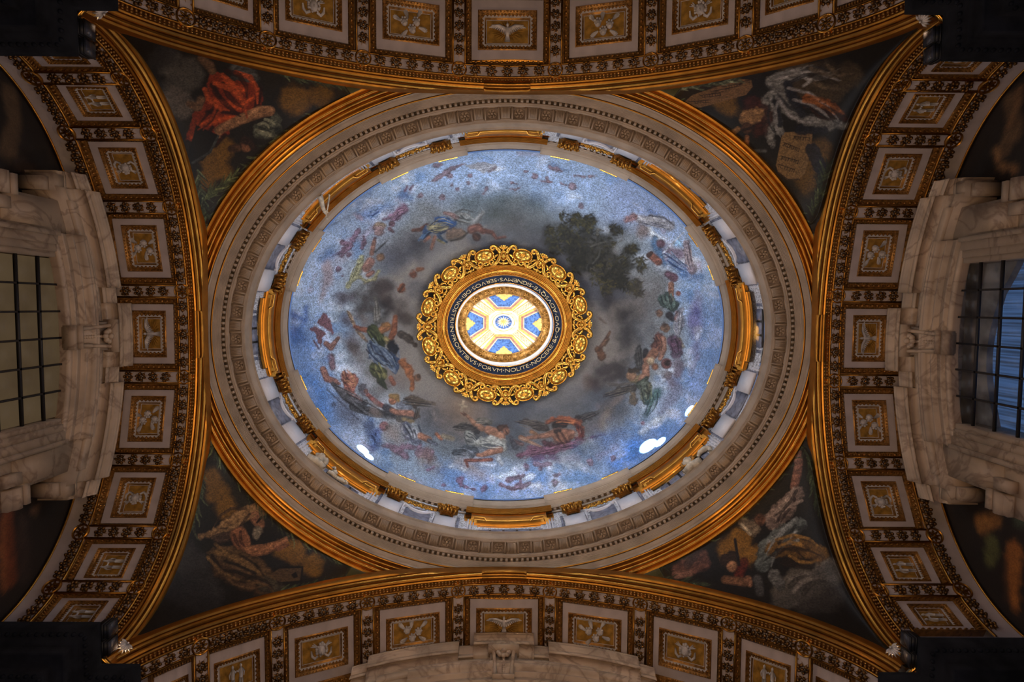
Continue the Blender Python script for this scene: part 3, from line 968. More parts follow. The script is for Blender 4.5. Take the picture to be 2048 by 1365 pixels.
('b',(83,81,74),1.2,[(161.3,-162.4,1.4),(177.5,-168.5,1.9),(193.7,-173.6,0.9)],{'op':0.8}),
('b',(78,77,70),1.2,[(181.2,-156.9,1.6),(177.9,-142.7,1.4),(166.4,-128.4,0.9)],{'op':0.8}),
('b',(87,85,78),1.2,[(186.4,-194.6,1.9),(174.8,-196.7,3.3),(174.9,-187.3,2.3)],{'op':0.8}),
('b',(87,86,78),1.2,[(205.6,-162.1,0.9),(224.0,-176.6,0.9)],{'op':0.8}),
('b',(74,66,62),40,[(295.7,-89.1,21.1),(279.9,-58.1,21.1),(263.8,-43.6,14.1)],{'op':0.55,'wob':6}),
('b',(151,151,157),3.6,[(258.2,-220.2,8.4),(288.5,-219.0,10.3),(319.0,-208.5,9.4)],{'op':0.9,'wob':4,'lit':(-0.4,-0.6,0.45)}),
('b',(87,91,102),1.8,[(276.7,-228.1,1.9),(307.0,-224.8,1.9),(325.9,-211.3,1.4)]),
('b',(136,102,100),3.0,[(232.6,-217.0,6.1),(246.5,-224.6,8.0)],{'op':0.9,'wob':3}),
('b',(113,99,94),8,[(265.6,-196.7,14.1)],{'op':0.85,'wob':5}),
('b',(63,96,131),3.6,[(289.2,-181.0,7.0),(294.3,-162.2,9.4),(308.9,-134.3,7.0)],{'op':0.9,'wob':4}),
('b',(89,71,82),3.0,[(301.1,-171.9,9.4)]),
('b',(118,77,66),2.4,[(282.9,-146.5,8.0),(297.1,-135.1,8.0)],{'lit':(-0.4,-0.6,0.45)}),
('b',(63,45,41),1.8,[(277.0,-147.5,5.2),(282.8,-152.4,4.2)]),
('b',(100,78,100),8,[(317.7,-158.3,11.7),(341.3,-149.9,11.7)],{'op':0.85,'wob':5}),
('b',(134,130,151),3.0,[(313.4,-141.6,7.0),(341.8,-126.2,9.4),(363.0,-120.1,5.6)],{'op':0.8,'wob':4,'lit':(-0.4,-0.6,0.45)}),
('b',(65,103,153),8,[(325.2,-135.0,9.4),(351.5,-112.4,11.7),(379.7,-109.1,7.0)],{'op':0.8,'wob':5}),
('b',(145,133,143),2.4,[(352.4,-174.4,7.0),(356.7,-141.1,8.9),(365.3,-122.6,10.3)],{'op':0.95,'wob':3,'lit':(-0.4,-0.6,0.45)}),
('b',(124,172,212),3.6,[(336.1,-173.4,9.4)],{'op':0.7,'wob':4}),
('b',(216,226,243),0.9,[(306.1,-153.2,1.4),(347.2,-198.2,1.4)]),
('b',(92,69,82),2.4,[(316.4,-111.0,7.0),(328.2,-104.4,9.4)]),
('b',(124,90,74),1.8,[(323.8,-90.1,6.1),(323.0,-73.5,5.6),(326.8,-61.9,3.3)],{'lit':(-0.4,-0.6,0.45)}),
('b',(51,64,63),2.4,[(315.1,-59.2,15.5),(327.1,-47.8,14.1)],{'wob':4,'lit':(-0.4,-0.6,0.45)}),
('b',(126,87,79),1.8,[(338.3,-72.9,5.2)]),
('b',(77,114,172),14,[(-281.7,-223.3,11.7),(-262.8,-234.8,8.8),(-242.6,-243.3,5.9)],{'op':0.7,'wob':8}),
('b',(60,99,155),10,[(-207.8,-266.6,10.3),(-194.8,-257.5,5.9)],{'op':0.75,'wob':6}),
('b',(113,87,107),3.0,[(-226.8,-219.4,11.1),(-207.9,-235.4,9.7)],{'op':0.95,'wob':4,'lit':(-0.4,-0.6,0.45)}),
('b',(91,70,80),2.4,[(-232.6,-206.2,6.7)]),
('b',(113,97,113),2.4,[(-248.5,-215.2,3.5),(-231.1,-219.4,2.9)]),
('b',(104,112,132),2.4,[(-358.6,-202.6,1.5),(-317.9,-224.6,1.2),(-274.4,-244.1,0.9)],{'op':0.6}),
('b',(114,94,117),2.4,[(-206.3,-272.5,2.6),(-201.9,-281.5,2.6)]),
('b',(112,94,117),2.4,[(-196.2,-275.4,3.2),(-190.4,-284.3,1.8)]),
('b',(120,99,99),3.0,[(-258.7,-196.2,12.9)],{'op':0.95,'wob':4,'lit':(-0.4,-0.6,0.45)}),
('b',(139,123,105),3.0,[(-263.0,-206.6,4.4),(-250.0,-204.9,5.0)],{'op':0.9,'wob':4}),
('b',(105,83,91),1.8,[(-266.1,-177.2,3.5),(-272.0,-159.6,2.9)]),
('b',(95,74,81),1.8,[(-237.0,-195.9,4.4),(-229.8,-189.9,2.6)]),
('b',(116,96,116),2.4,[(-309.6,-175.1,5.3),(-299.3,-192.6,5.0)],{'op':0.95,'wob':3,'lit':(-0.4,-0.6,0.45)}),
('b',(110,91,112),2.4,[(-330.0,-171.2,5.3),(-319.9,-165.0,4.4),(-324.3,-157.7,3.5)]),
('b',(113,93,108),1.8,[(-288.5,-182.0,2.1),(-285.7,-168.7,3.8),(-292.4,-158.5,2.3)]),
('b',(146,127,136),3.6,[(-303.4,-224.0,4.4),(-294.8,-219.2,5.9)],{'op':0.6,'wob':5}),
('b',(73,74,78),1.8,[(-257.5,-157.9,1.8),(-241.5,-172.4,0.9)]),
('b',(145,128,130),8,[(-361.7,-129.6,8.1),(-360.4,-106.8,10.6),(-375.4,-52.3,2.6)],{'op':0.8,'wob':6}),
('b',(144,135,144),14,[(-342.6,-130.6,9.7),(-323.2,-149.6,9.7)],{'op':0.6,'wob':8}),
('b',(115,95,113),1.8,[(-332.6,-171.0,4.5),(-318.3,-165.7,5.5),(-334.4,-149.9,4.2),(-348.8,-145.4,2.3)],{'op':0.95,'wob':3,'lit':(-0.4,-0.6,0.45)}),
('b',(113,93,111),1.8,[(-332.8,-143.3,3.9),(-313.5,-162.3,4.8)],{'op':0.95,'wob':3,'lit':(-0.4,-0.6,0.45)}),
('b',(111,92,109),1.8,[(-318.4,-146.2,6.4)],{'op':0.95,'wob':3,'lit':(-0.4,-0.6,0.45)}),
('b',(112,92,110),1.8,[(-339.5,-117.6,5.8)],{'op':0.95,'wob':3,'lit':(-0.4,-0.6,0.45)}),
('b',(109,90,107),1.8,[(-330.8,-102.8,2.9)],{'op':0.95,'wob':3,'lit':(-0.4,-0.6,0.45)}),
('b',(109,90,107),1.8,[(-289.5,-171.6,3.2),(-292.8,-157.0,2.3)],{'op':0.95,'wob':3,'lit':(-0.4,-0.6,0.45)}),
('b',(61,102,161),14,[(-355.1,-152.2,12.9),(-368.0,-139.6,6.4)],{'op':0.7,'wob':8}),
('b',(62,64,76),40,[(-232.2,-135.2,27.4),(-245.1,-117.6,17.7)],{'op':0.8,'wob':10}),
('b',(39,39,47),30,[(-185.8,-155.8,21.0),(-208.2,-144.7,12.9)],{'op':0.85,'wob':10}),
('b',(115,107,97),12,[(-256.5,-95.1,4.8),(-216.4,-94.8,5.5),(-190.7,-120.4,3.5)],{'op':0.8,'wob':6}),
('b',(81,83,81),3.0,[(-296.3,-113.4,6.4),(-306.0,-100.7,6.4)],{'op':0.9,'wob':5}),
('b',(136,136,107),2.4,[(-291.4,-137.6,5.5),(-304.4,-107.1,6.4),(-320.6,-80.0,4.2)],{'wob':5,'lit':(-0.4,-0.6,0.45)}),
('b',(91,92,70),1.8,[(-301.0,-126.4,1.6),(-310.9,-99.2,1.6)]),
('b',(126,122,93),2.4,[(-294.9,-98.9,3.5),(-285.3,-90.7,4.2),(-267.7,-95.3,4.2),(-259.6,-111.3,2.9)],{'wob':3,'lit':(-0.4,-0.6,0.45)}),
('b',(118,87,78),2.4,[(-275.4,-130.9,9.0),(-283.5,-118.1,9.0)],{'lit':(-0.4,-0.6,0.45)}),
('b',(128,94,82),1.8,[(-267.2,-171.2,3.9),(-272.9,-147.0,4.8)],{'lit':(-0.4,-0.6,0.45)}),
('b',(110,84,66),2.4,[(-256.2,-138.7,7.7)],{'lit':(-0.4,-0.6,0.45)}),
('b',(82,61,44),2.4,[(-253.0,-143.5,4.8),(-249.8,-138.6,3.2)],{'op':0.8}),
('b',(111,78,70),1.8,[(-280.4,-103.5,4.8),(-270.8,-109.8,4.2)]),
('b',(73,75,78),1.5,[(-265.7,-150.1,1.9),(-246.4,-167.7,1.3)]),
('b',(102,59,38),2.4,[(-214.9,-77.0,9.0)],{'wob':4,'lit':(-0.4,-0.6,0.45)}),
('b',(81,50,37),2.4,[(-190.8,-102.7,8.1)],{'wob':4,'lit':(-0.4,-0.6,0.45)}),
('b',(94,59,40),2.4,[(-181.1,-113.9,4.8),(-171.5,-115.5,3.2)]),
('b',(69,42,29),1.8,[(-210.1,-83.4,3.2),(-218.1,-70.6,2.6)]),
('b',(72,65,74),14,[(-333.7,-56.0,11.3)],{'op':0.9,'wob':10}),
('b',(68,61,70),14,[(-324.5,-13.9,12.9)],{'op':0.9,'wob':10}),
('b',(63,54,60),14,[(-315.2,24.9,14.5)],{'op':0.9,'wob':10}),
('b',(59,51,59),14,[(-314.4,-58.9,9.7)],{'op':0.9,'wob':10}),
('b',(43,36,36),14,[(-285.6,-58.4,16.1)],{'op':0.9,'wob':10}),
('b',(45,38,39),14,[(-292.2,-32.7,14.5)],{'op':0.9,'wob':10}),
('b',(42,35,35),14,[(-259.8,-69.4,17.7)],{'op':0.9,'wob':10}),
('b',(34,27,28),14,[(-239.1,-49.8,17.7)],{'op':0.9,'wob':10}),
('b',(45,37,37),14,[(-243.8,-75.7,11.3)],{'op':0.9,'wob':10}),
('b',(50,42,41),14,[(-246.9,-83.7,8.1)],{'op':0.9,'wob':10}),
('b',(46,38,36),14,[(-213.4,-41.6,14.5)],{'op':0.9,'wob':10}),
('b',(45,37,34),14,[(-208.7,-12.6,12.9)],{'op':0.9,'wob':10}),
('b',(46,40,38),14,[(-272.9,-35.7,12.9)],{'op':0.9,'wob':10}),
('b',(58,50,51),14,[(-308.8,37.9,12.9)],{'op':0.9,'wob':10}),
('b',(21,16,18),12,[(-248.7,-45.1,11.3),(-235.9,-38.5,8.1),(-245.6,-25.7,6.4)],{'op':0.9,'wob':8}),
('b',(81,70,66),14,[(-289.1,-13.4,9.7),(-293.9,-21.5,6.4)],{'op':0.8,'wob':6}),
('b',(72,61,56),12,[(-248.6,-62.8,5.8)],{'op':0.6,'wob':6}),
('b',(80,77,73),2.4,[(-266.3,-58.2,2.3),(-261.6,-37.2,5.5),(-263.4,-11.4,7.4)],{'wob':3}),
('b',(107,104,97),1.2,[(-267.9,-58.2,1.0),(-256.9,-24.2,1.0)],{'op':0.8}),
('b',(59,56,54),1.2,[(-266.4,-37.2,1.0),(-265.0,-8.2,1.0)]),
('b',(126,105,84),1.8,[(-322.7,-33.2,1.9),(-314.8,-20.2,3.9),(-308.5,-4.0,2.6)],{'wob':2}),
('b',(119,99,79),1.8,[(-303.8,7.4,2.3),(-292.6,18.8,4.2),(-284.6,28.6,2.6)],{'wob':2}),
('b',(71,53,42),1.2,[(-317.9,-29.9,0.6),(-310.0,-8.8,0.6)]),
('b',(110,67,51),1.8,[(-306.9,-0.7,4.2),(-295.7,4.3,5.2),(-282.8,6.1,5.8)],{'lit':(-0.4,-0.6,0.45)}),
('b',(39,45,23),2.4,[(-273.2,4.6,10.6),(-262.0,20.8,13.5),(-254.0,33.8,11.3)],{'wob':4,'lit':(-0.4,-0.6,0.45)}),
('b',(31,36,18),2.4,[(-276.4,14.2,4.8),(-278.0,4.5,4.2)]),
('b',(62,68,36),2.4,[(-268.3,-0.2,2.6),(-257.1,12.8,2.3)],{'op':0.8}),
('b',(113,75,48),1.8,[(-253.9,6.4,7.4),(-244.2,0.1,9.3)],{'lit':(-0.4,-0.6,0.45)}),
('b',(104,73,40),2.4,[(-250.6,-4.8,4.2),(-239.3,-4.7,4.8)],{'op':0.9,'wob':3}),
('b',(103,61,40),1.8,[(-226.4,-19.1,4.8),(-229.7,9.8,7.1),(-236.3,24.3,5.8)],{'lit':(-0.4,-0.6,0.45)}),
('b',(124,111,72),1.8,[(-245.9,22.6,3.9),(-239.5,32.3,5.5),(-233.1,30.8,3.2)]),
('b',(77,73,70),3.6,[(-250.5,-14.5,6.4)],{'op':0.8}),
('b',(43,35,30),2.4,[(-216.9,14.8,6.4),(-199.2,26.2,7.4),(-186.3,39.1,3.9)],{'op':0.95,'wob':4}),
('b',(73,64,56),1.2,[(-215.3,11.6,1.0),(-189.5,31.0,0.8)],{'op':0.8}),
('p',(106,75,84),1.5,[(-385.6,-10.7),(-369.3,-29.5),(-362.9,-27.7),(-356.6,-13.0),(-347.2,13.0),(-352.1,16.9),(-366.4,2.8),(-382.4,-9.0)],{'wob':3}),
('p',(102,73,81),1.5,[(-396.2,1.8),(-388.8,-6.0),(-364.9,9.3),(-371.5,22.0),(-374.9,39.5),(-381.2,29.7),(-384.2,11.9)],{'wob':3}),
('b',(104,76,84),1.8,[(-390.0,24.6,1.6),(-379.8,41.0,2.3)]),
('b',(111,81,74),1.8,[(-365.2,31.8,5.8),(-355.6,40.1,6.4),(-340.9,21.1,3.9)],{'lit':(-0.4,-0.6,0.45)}),
('b',(180,200,228),1.8,[(-387.2,-7.5,2.9),(-356.9,11.1,2.6)],{'op':0.8}),
('b',(43,87,154),20,[(-426.1,11.5,17.7),(-417.8,-7.3,9.7)],{'op':0.75,'wob':8}),
('b',(178,198,225),8,[(-419.2,-15.4,7.4)],{'op':0.7,'wob':4}),
('b',(36,75,144),8,[(-433.5,-31.0,6.4),(-406.4,-16.3,4.8),(-402.8,-43.6,3.2)],{'op':0.8,'wob':5}),
('b',(97,104,122),14,[(-334.2,142.2,17.1),(-326.8,168.8,22.9),(-311.6,186.1,17.1)],{'op':0.85,'wob':6}),
('b',(75,82,100),1.8,[(-364.6,122.4,1.5),(-302.0,184.5,1.5)],{'op':0.8}),
('b',(69,74,88),2.4,[(-351.5,152.9,5.0)],{'op':0.7}),
('b',(68,60,60),20,[(-284.2,120.5,13.3),(-267.1,139.8,15.2),(-247.9,124.8,11.4)],{'op':0.6,'wob':8}),
('b',(89,76,70),24,[(-299.0,63.3,15.2),(-289.7,86.3,11.4),(-257.4,107.6,11.4),(-219.1,106.1,13.3)],{'op':0.7,'wob':8}),
('p',(37,51,73),1.8,[(-285.5,31.2),(-275.9,25.6),(-241.7,48.8),(-228.4,52.7),(-217.1,73.8),(-221.0,89.0),(-226.7,92.7),(-245.7,75.4),(-264.8,75.2),(-280.0,61.7)],{'wob':5}),
('b',(102,112,128),2.4,[(-277.9,37.0,1.9),(-257.1,65.8,2.3)],{'op':0.9}),
('b',(99,110,125),2.4,[(-264.6,42.9,1.5),(-249.4,62.1,2.3)],{'op':0.9}),
('b',(97,107,122),2.4,[(-247.5,54.5,2.7),(-236.2,73.6,3.4),(-226.7,90.8,1.9)],{'op':0.9}),
('b',(94,104,118),2.4,[(-224.5,37.5,2.7),(-218.9,60.4,1.9)],{'op':0.9}),
('b',(14,16,24),3.0,[(-236.0,37.4,9.5),(-226.5,45.1,8.8)],{'wob':4}),
('b',(23,31,49),2.4,[(-257.0,48.7,1.5),(-241.9,75.5,1.5)]),
('b',(52,56,30),2.4,[(-268.7,80.9,11.4),(-255.4,96.2,13.3)],{'wob':4,'lit':(-0.4,-0.6,0.45)}),
('b',(108,104,64),3.0,[(-257.2,88.6,3.0),(-247.7,98.2,4.6)],{'op':0.9,'wob':3}),
('b',(33,38,22),1.8,[(-257.4,107.6,7.6),(-249.8,117.2,5.0),(-244.1,124.9,1.5)]),
('b',(102,63,49),1.8,[(-236.3,102.2,4.6),(-230.6,113.6,5.0)],{'lit':(-0.4,-0.6,0.45)}),
('b',(109,67,40),2.4,[(-211.3,71.9,7.6),(-198.0,89.1,8.8),(-192.3,108.2,5.7),(-193.4,129.1,3.4)],{'wob':4,'lit':(-0.4,-0.6,0.45)}),
('b',(95,68,50),2.4,[(-182.8,102.6,7.2)]),
('b',(69,51,37),1.8,[(-180.8,98.8,4.2)]),
('b',(78,76,84),3.0,[(-293.8,120.4,10.7),(-288.1,130.0,7.6)],{'wob':5}),
('b',(131,83,71),2.4,[(-329.9,95.0,9.5),(-316.6,106.7,15.2),(-314.9,123.8,9.5)],{'wob':5,'lit':(-0.4,-0.6,0.45)}),
('b',(162,113,83),3.0,[(-314.6,101.0,2.7),(-307.1,114.4,2.7)],{'op':0.8}),
('b',(86,50,45),2.4,[(-326.1,104.6,1.5),(-318.7,127.5,1.5)]),
('b',(122,81,75),1.8,[(-326.3,123.5,5.3),(-307.3,139.1,5.3),(-292.1,148.8,3.8)],{'lit':(-0.4,-0.6,0.45)}),
('b',(109,66,62),1.8,[(-282.4,135.8,4.2),(-265.3,151.2,5.3),(-248.1,160.9,5.0)],{'lit':(-0.4,-0.6,0.45)}),
('b',(105,75,69),1.8,[(-286.2,128.1,4.6)]),
('b',(105,85,93),3.0,[(-356.2,58.3,7.6),(-352.6,79.3,6.5)]),
('b',(129,93,84),1.8,[(-371.7,82.5,6.5),(-364.3,101.6,6.9),(-341.5,109.9,5.7)],{'lit':(-0.4,-0.6,0.45)}),
('b',(146,165,190),2.4,[(-341.3,92.8,5.0),(-337.6,106.2,3.0)]),
('b',(93,121,168),10,[(-369.6,61.7,9.5),(-375.1,46.4,7.6)],{'op':0.6,'wob':5}),
('b',(73,73,78),2.4,[(-353.0,111.5,4.2),(-326.5,138.6,8.4),(-299.8,154.4,8.4)]),
('b',(56,57,61),2.4,[(-311.3,157.9,9.5),(-276.9,169.9,9.5),(-230.9,178.2,7.6)]),
('b',(38,39,43),1.8,[(-326.5,146.2,1.9),(-292.2,167.8,3.4),(-230.9,176.3,2.7)]),
('b',(98,100,105),1.2,[(-330.2,131.0,1.5),(-307.5,154.2,1.5),(-277.0,177.5,1.9),(-231.0,183.9,1.5)]),
('b',(53,54,59),1.8,[(-288.3,150.8,6.5)]),
('b',(108,97,92),8,[(-267.3,166.3,11.4),(-271.1,154.9,7.6)],{'op':0.8,'wob':5}),
('p',(50,40,33),1.8,[(-211.6,148.0),(-198.2,138.6),(-181.0,138.7),(-148.4,154.1),(-146.5,157.9),(-181.0,157.8),(-190.6,152.0),(-175.3,178.7),(-186.8,190.0),(-194.5,184.3),(-184.9,171.0),(-204.0,150.0)],{'wob':4}),
('b',(82,70,58),1.2,[(-207.8,144.3,1.1),(-194.4,139.0,1.1),(-150.3,155.1,1.0)]),
('b',(28,22,19),1.2,[(-194.4,148.2,1.1),(-161.8,156.0,1.1)]),
('b',(95,100,111),2.4,[(-215.5,157.5,9.5),(-204.0,163.3,10.3)],{'wob':4,'lit':(-0.4,-0.6,0.45)}),
('b',(130,87,65),1.8,[(-232.7,147.8,8.4)],{'lit':(-0.4,-0.6,0.45)}),
('b',(126,100,59),2.4,[(-236.5,138.3,4.6),(-225.0,140.3,6.5),(-221.2,147.9,3.4)]),
('b',(53,52,59),2.4,[(-246.2,160.9,7.6),(-234.7,166.8,6.9)]),
('b',(123,86,70),1.8,[(-234.7,166.8,4.6),(-219.4,172.6,6.5),(-196.4,174.8,8.0)],{'lit':(-0.4,-0.6,0.45)}),
('b',(63,60,58),2.4,[(-219.5,184.0,7.6),(-196.4,186.1,6.9)]),
('b',(124,108,77),2.4,[(-211.8,184.1,2.7),(-192.6,190.0,3.0)]),
('b',(75,80,95),2.4,[(-206.1,201.2,11.4),(-200.4,214.5,13.3),(-183.1,227.9,9.5)],{'wob':4}),
('b',(130,135,142),3.6,[(-190.7,197.6,3.8),(-185.0,216.6,7.6)],{'op':0.9,'wob':4}),
('b',(53,57,70),1.8,[(-181.1,197.7,1.9),(-173.5,216.7,1.9)]),
('b',(135,94,73),1.8,[(-177.3,218.5,6.5),(-160.0,226.2,6.5)],{'lit':(-0.4,-0.6,0.45)}),
('b',(74,79,90),2.4,[(-160.0,228.1,5.0),(-144.6,235.8,3.4)]),
('b',(127,78,54),1.8,[(-144.6,215.0,3.8),(-135.0,224.5,3.4)]),
('b',(122,111,89),3.0,[(-131.1,218.8,5.0),(-111.9,224.6,4.2)],{'op':0.8}),
('b',(112,75,79),2.4,[(-250.3,198.7,9.9)],{'lit':(-0.4,-0.6,0.45)}),
('b',(53,46,50),2.4,[(-242.6,200.8,5.0)]),
('b',(65,85,134),8,[(-265.7,207.9,9.5),(-263.9,224.8,11.4),(-269.7,235.9,11.4)],{'op':0.85,'wob':5}),
('b',(54,69,102),8,[(-281.0,196.3,11.4),(-279.2,215.1,9.5)],{'op':0.8,'wob':5}),
('b',(128,115,110),16,[(-234.9,208.4,15.2),(-223.5,227.5,11.4)],{'op':0.7,'wob':8}),
('b',(111,90,106),3.0,[(-250.5,238.2,4.6),(-229.3,242.4,8.4),(-208.2,255.9,8.4)],{'op':0.9,'wob':5,'lit':(-0.4,-0.6,0.45)}),
('b',(107,86,102),3.0,[(-213.9,238.9,4.6),(-181.2,241.2,5.3)],{'op':0.9,'wob':5,'lit':(-0.4,-0.6,0.45)}),
('b',(107,87,102),3.0,[(-175.5,254.4,11.4),(-158.1,252.7,9.5),(-158.1,265.9,5.7)],{'op':0.9,'wob':5,'lit':(-0.4,-0.6,0.45)}),
('b',(70,70,77),20,[(-150.3,190.2,15.2),(-161.8,171.2,11.4)],{'op':0.6,'wob':8}),
('b',(113,108,105),3.6,[(-150.3,171.2,3.8),(-146.5,186.5,2.7)],{'op':0.6}),
('b',(120,96,71),60,[(-91.0,163.5,26.2)],{'op':0.85,'wob':6}),
('b',(149,130,107),1.8,[(-90.3,149.6,1.8),(-94.1,169.6,1.8)]),
('b',(149,130,107),1.8,[(-100.3,156.7,1.8),(-83.3,160.7,1.8)]),
('b',(143,127,113),16,[(-100.2,270.7,7.7),(-72.1,281.4,9.2),(-53.3,292.0,6.2)],{'op':0.7,'wob':8}),
('b',(141,128,117),18,[(-171.8,268.7,9.2),(-150.0,276.4,7.7)],{'op':0.5,'wob':8}),
('b',(36,33,33),2.4,[(-111.1,201.9,2.5),(-87.8,198.8,6.2),(-63.0,206.5,9.2)],{'wob':4}),
('b',(66,61,55),1.2,[(-109.6,200.3,0.8),(-83.2,192.7,0.9)]),
('b',(77,73,66),2.4,[(-66.1,189.6,4.6),(-50.6,188.0,6.2),(-35.1,192.6,4.6)],{'wob':3,'lit':(-0.4,-0.6,0.45)}),
('b',(45,42,39),1.8,[(-63.0,194.2,1.2),(-38.2,197.2,1.2)]),
('b',(119,86,66),1.8,[(-86.3,175.8,2.8),(-80.1,181.9,3.4),(-67.7,194.2,5.2),(-52.1,204.2,5.8)],{'lit':(-0.4,-0.6,0.45)}),
('b',(95,65,50),1.5,[(-95.6,172.7,1.2),(-87.9,177.3,2.5)]),
('b',(95,65,50),1.2,[(-91.0,171.2,0.9),(-84.8,176.5,1.5)]),
('b',(124,87,66),1.8,[(-41.2,206.4,7.7),(-28.8,212.5,10.8),(-14.7,221.7,9.2)],{'lit':(0.3,-0.7,0.5)}),
('b',(52,33,23),2.4,[(-16.4,203.3,7.1),(-5.5,203.2,7.1)],{'wob':4}),
('b',(114,77,58),1.8,[(-3.9,210.1,7.1)],{'lit':(-0.4,-0.6,0.45)}),
('b',(58,39,30),1.2,[(-1.5,213.9,1.2),(-5.5,207.8,0.9)]),
('b',(90,92,90),2.4,[(-81.6,214.2,7.7),(-83.1,226.4,7.7),(-69.1,232.6,6.2)],{'wob':5}),
('b',(138,138,132),1.8,[(-83.2,211.1,2.5),(-84.7,223.4,1.8),(-72.3,215.7,2.2)]),
('b',(52,55,59),3.0,[(-69.1,218.8,6.2),(-56.7,226.4,4.6)],{'op':0.9,'wob':4}),
('b',(135,135,129),2.4,[(-58.2,232.5,6.2),(-34.9,224.8,7.7),(-13.1,233.9,9.2),(-6.8,244.6,4.6)],{'wob':5,'lit':(-0.4,-0.6,0.45)}),
('b',(77,80,83),1.8,[(-56.6,238.7,1.5),(-28.7,232.5,1.5),(-10.0,238.5,1.2)]),
('b',(81,82,87),1.8,[(-41.1,241.7,1.2),(-16.2,238.6,1.2)]),
('b',(63,69,77),2.4,[(-104.9,252.4,7.7),(-87.7,244.8,7.7),(-69.1,252.4,9.2),(-72.1,261.6,4.6)],{'wob':5}),
('b',(118,125,135),2.4,[(-87.7,244.8,1.2),(-64.4,257.0,1.2)],{'op':0.7}),
('b',(140,99,78),1.8,[(-16.1,246.2,6.8),(-34.8,250.9,6.8),(-51.9,257.0,4.6),(-61.3,257.0,3.4)],{'lit':(-0.4,-0.6,0.45)}),
('b',(118,73,62),1.8,[(-86.1,267.7,3.7),(-64.3,267.7,3.4),(-33.2,266.1,3.7)]),
('b',(114,69,60),1.8,[(-84.6,269.2,3.1),(-81.4,279.9,2.5)]),
('b',(165,170,177),2.4,[(-19.2,263.0,6.8),(-12.9,275.2,2.5)],{'op':0.9,'wob':4}),
('b',(81,62,62),2.4,[(10.2,229.2,4.6),(28.9,235.2,4.0)]),
('b',(122,84,61),1.8,[(25.7,221.4,4.6),(36.6,226.0,4.6)]),
('b',(52,52,58),3.0,[(5.5,221.6,4.0),(15.0,241.4,6.2)]),
('b',(118,96,122),1.8,[(-97.0,306.9,8.0)],{'op':0.92,'wob':4,'lit':(-0.4,-0.6,0.45)}),
('b',(118,96,122),1.8,[(-93.8,315.9,3.7),(-81.3,321.9,3.1),(-65.7,324.9,2.5)],{'op':0.92,'wob':4,'lit':(-0.4,-0.6,0.45)}),
('b',(118,96,122),1.8,[(-48.5,322.0,6.5)],{'op':0.92,'wob':4,'lit':(-0.4,-0.6,0.45)}),
('b',(118,96,122),1.8,[(-14.2,316.0,4.6),(9.3,324.0,5.2),(31.2,320.2,4.6)],{'op':0.92,'wob':4,'lit':(-0.4,-0.6,0.45)}),
('b',(118,96,121),1.8,[(17.1,315.8,3.1),(26.4,307.5,3.1)],{'op':0.92,'wob':4,'lit':(-0.4,-0.6,0.45)}),
('b',(115,94,119),1.8,[(-1.8,305.4,3.1),(21.6,297.8,3.7)],{'op':0.92,'wob':4,'lit':(-0.4,-0.6,0.45)}),
('b',(110,90,113),1.8,[(37.1,279.4,6.8)],{'op':0.92,'wob':4,'lit':(-0.4,-0.6,0.45)}),
('b',(117,96,121),1.8,[(-162.5,286.8,4.0),(-150.0,281.0,1.5)],{'op':0.92,'wob':4,'lit':(-0.4,-0.6,0.45)}),
('b',(118,96,122),1.8,[(-129.8,315.5,3.1)],{'op':0.92,'wob':4,'lit':(-0.4,-0.6,0.45)}),
('b',(95,79,79),10,[(-165.5,252.0,10.8),(-157.8,262.7,9.2)],{'op':0.8,'wob':6}),
('b',(46,39,36),2.4,[(14.5,190.7,1.9),(38.9,190.5,5.8),(60.1,198.3,9.0),(76.5,204.6,6.4)],{'wob':4}),
('b',(83,75,68),1.2,[(16.1,189.8,0.8),(55.1,187.1,1.0),(76.4,196.6,0.8)]),
('b',(42,39,41),2.4,[(139.8,186.1,9.0),(159.3,179.3,7.1),(193.3,164.2,1.6)],{'wob':4}),
('b',(75,71,69),1.2,[(146.2,177.9,0.8),(191.6,163.4,0.6)]),
('b',(108,58,35),2.4,[(81.2,188.5,4.2),(100.7,183.4,5.5),(123.5,184.7,6.4),(143.2,192.5,6.4),(149.9,208.4,5.8)],{'wob':4,'lit':(-0.4,-0.6,0.45)}),
('b',(68,29,28),3.0,[(140.0,195.7,4.8),(148.4,214.9,7.1),(140.3,224.6,5.8)],{'wob':4}),
('b',(97,64,50),2.4,[(101.1,215.6,12.9),(114.1,218.6,16.1),(123.9,215.3,11.3)],{'lit':(0.3,-0.7,0.5)}),
('b',(79,50,40),3.6,[(97.9,228.5,6.4),(114.3,233.1,6.4)],{'op':0.8}),
('b',(113,78,61),1.8,[(91.2,212.5,7.1),(75.0,217.5,5.5),(52.2,220.9,4.2),(39.2,222.7,3.5)],{'lit':(-0.4,-0.6,0.45)}),
('b',(117,82,65),2.4,[(130.4,211.9,6.4),(140.2,215.0,3.2)],{'op':0.9}),
('b',(71,49,42),2.4,[(99.3,202.7,9.0)]),
('b',(25,17,15),2.4,[(94.3,198.0,6.4),(105.7,193.0,8.1),(117.1,196.1,5.8)],{'wob':5}),
('b',(37,25,21),2.4,[(96.1,209.2,4.2),(104.2,207.5,3.5)]),
('b',(127,88,56),2.4,[(47.2,209.7,4.2),(57.0,214.5,2.9)],{'op':0.9}),
('b',(134,105,85),1.5,[(24.5,222.8,3.5),(49.0,232.2,3.2),(77.7,245.1,1.9)]),
('b',(123,115,109),2.4,[(138.6,215.0,3.9),(144.2,208.5,2.6)],{'op':0.8}),
('b',(91,61,76),3.0,[(21.5,258.1,4.8),(45.9,249.9,9.7),(75.3,248.0,9.7),(111.1,241.1,9.7),(146.9,229.3,7.4),(163.1,221.0,3.2),(194.1,214.0,1.0)],{'wob':6}),
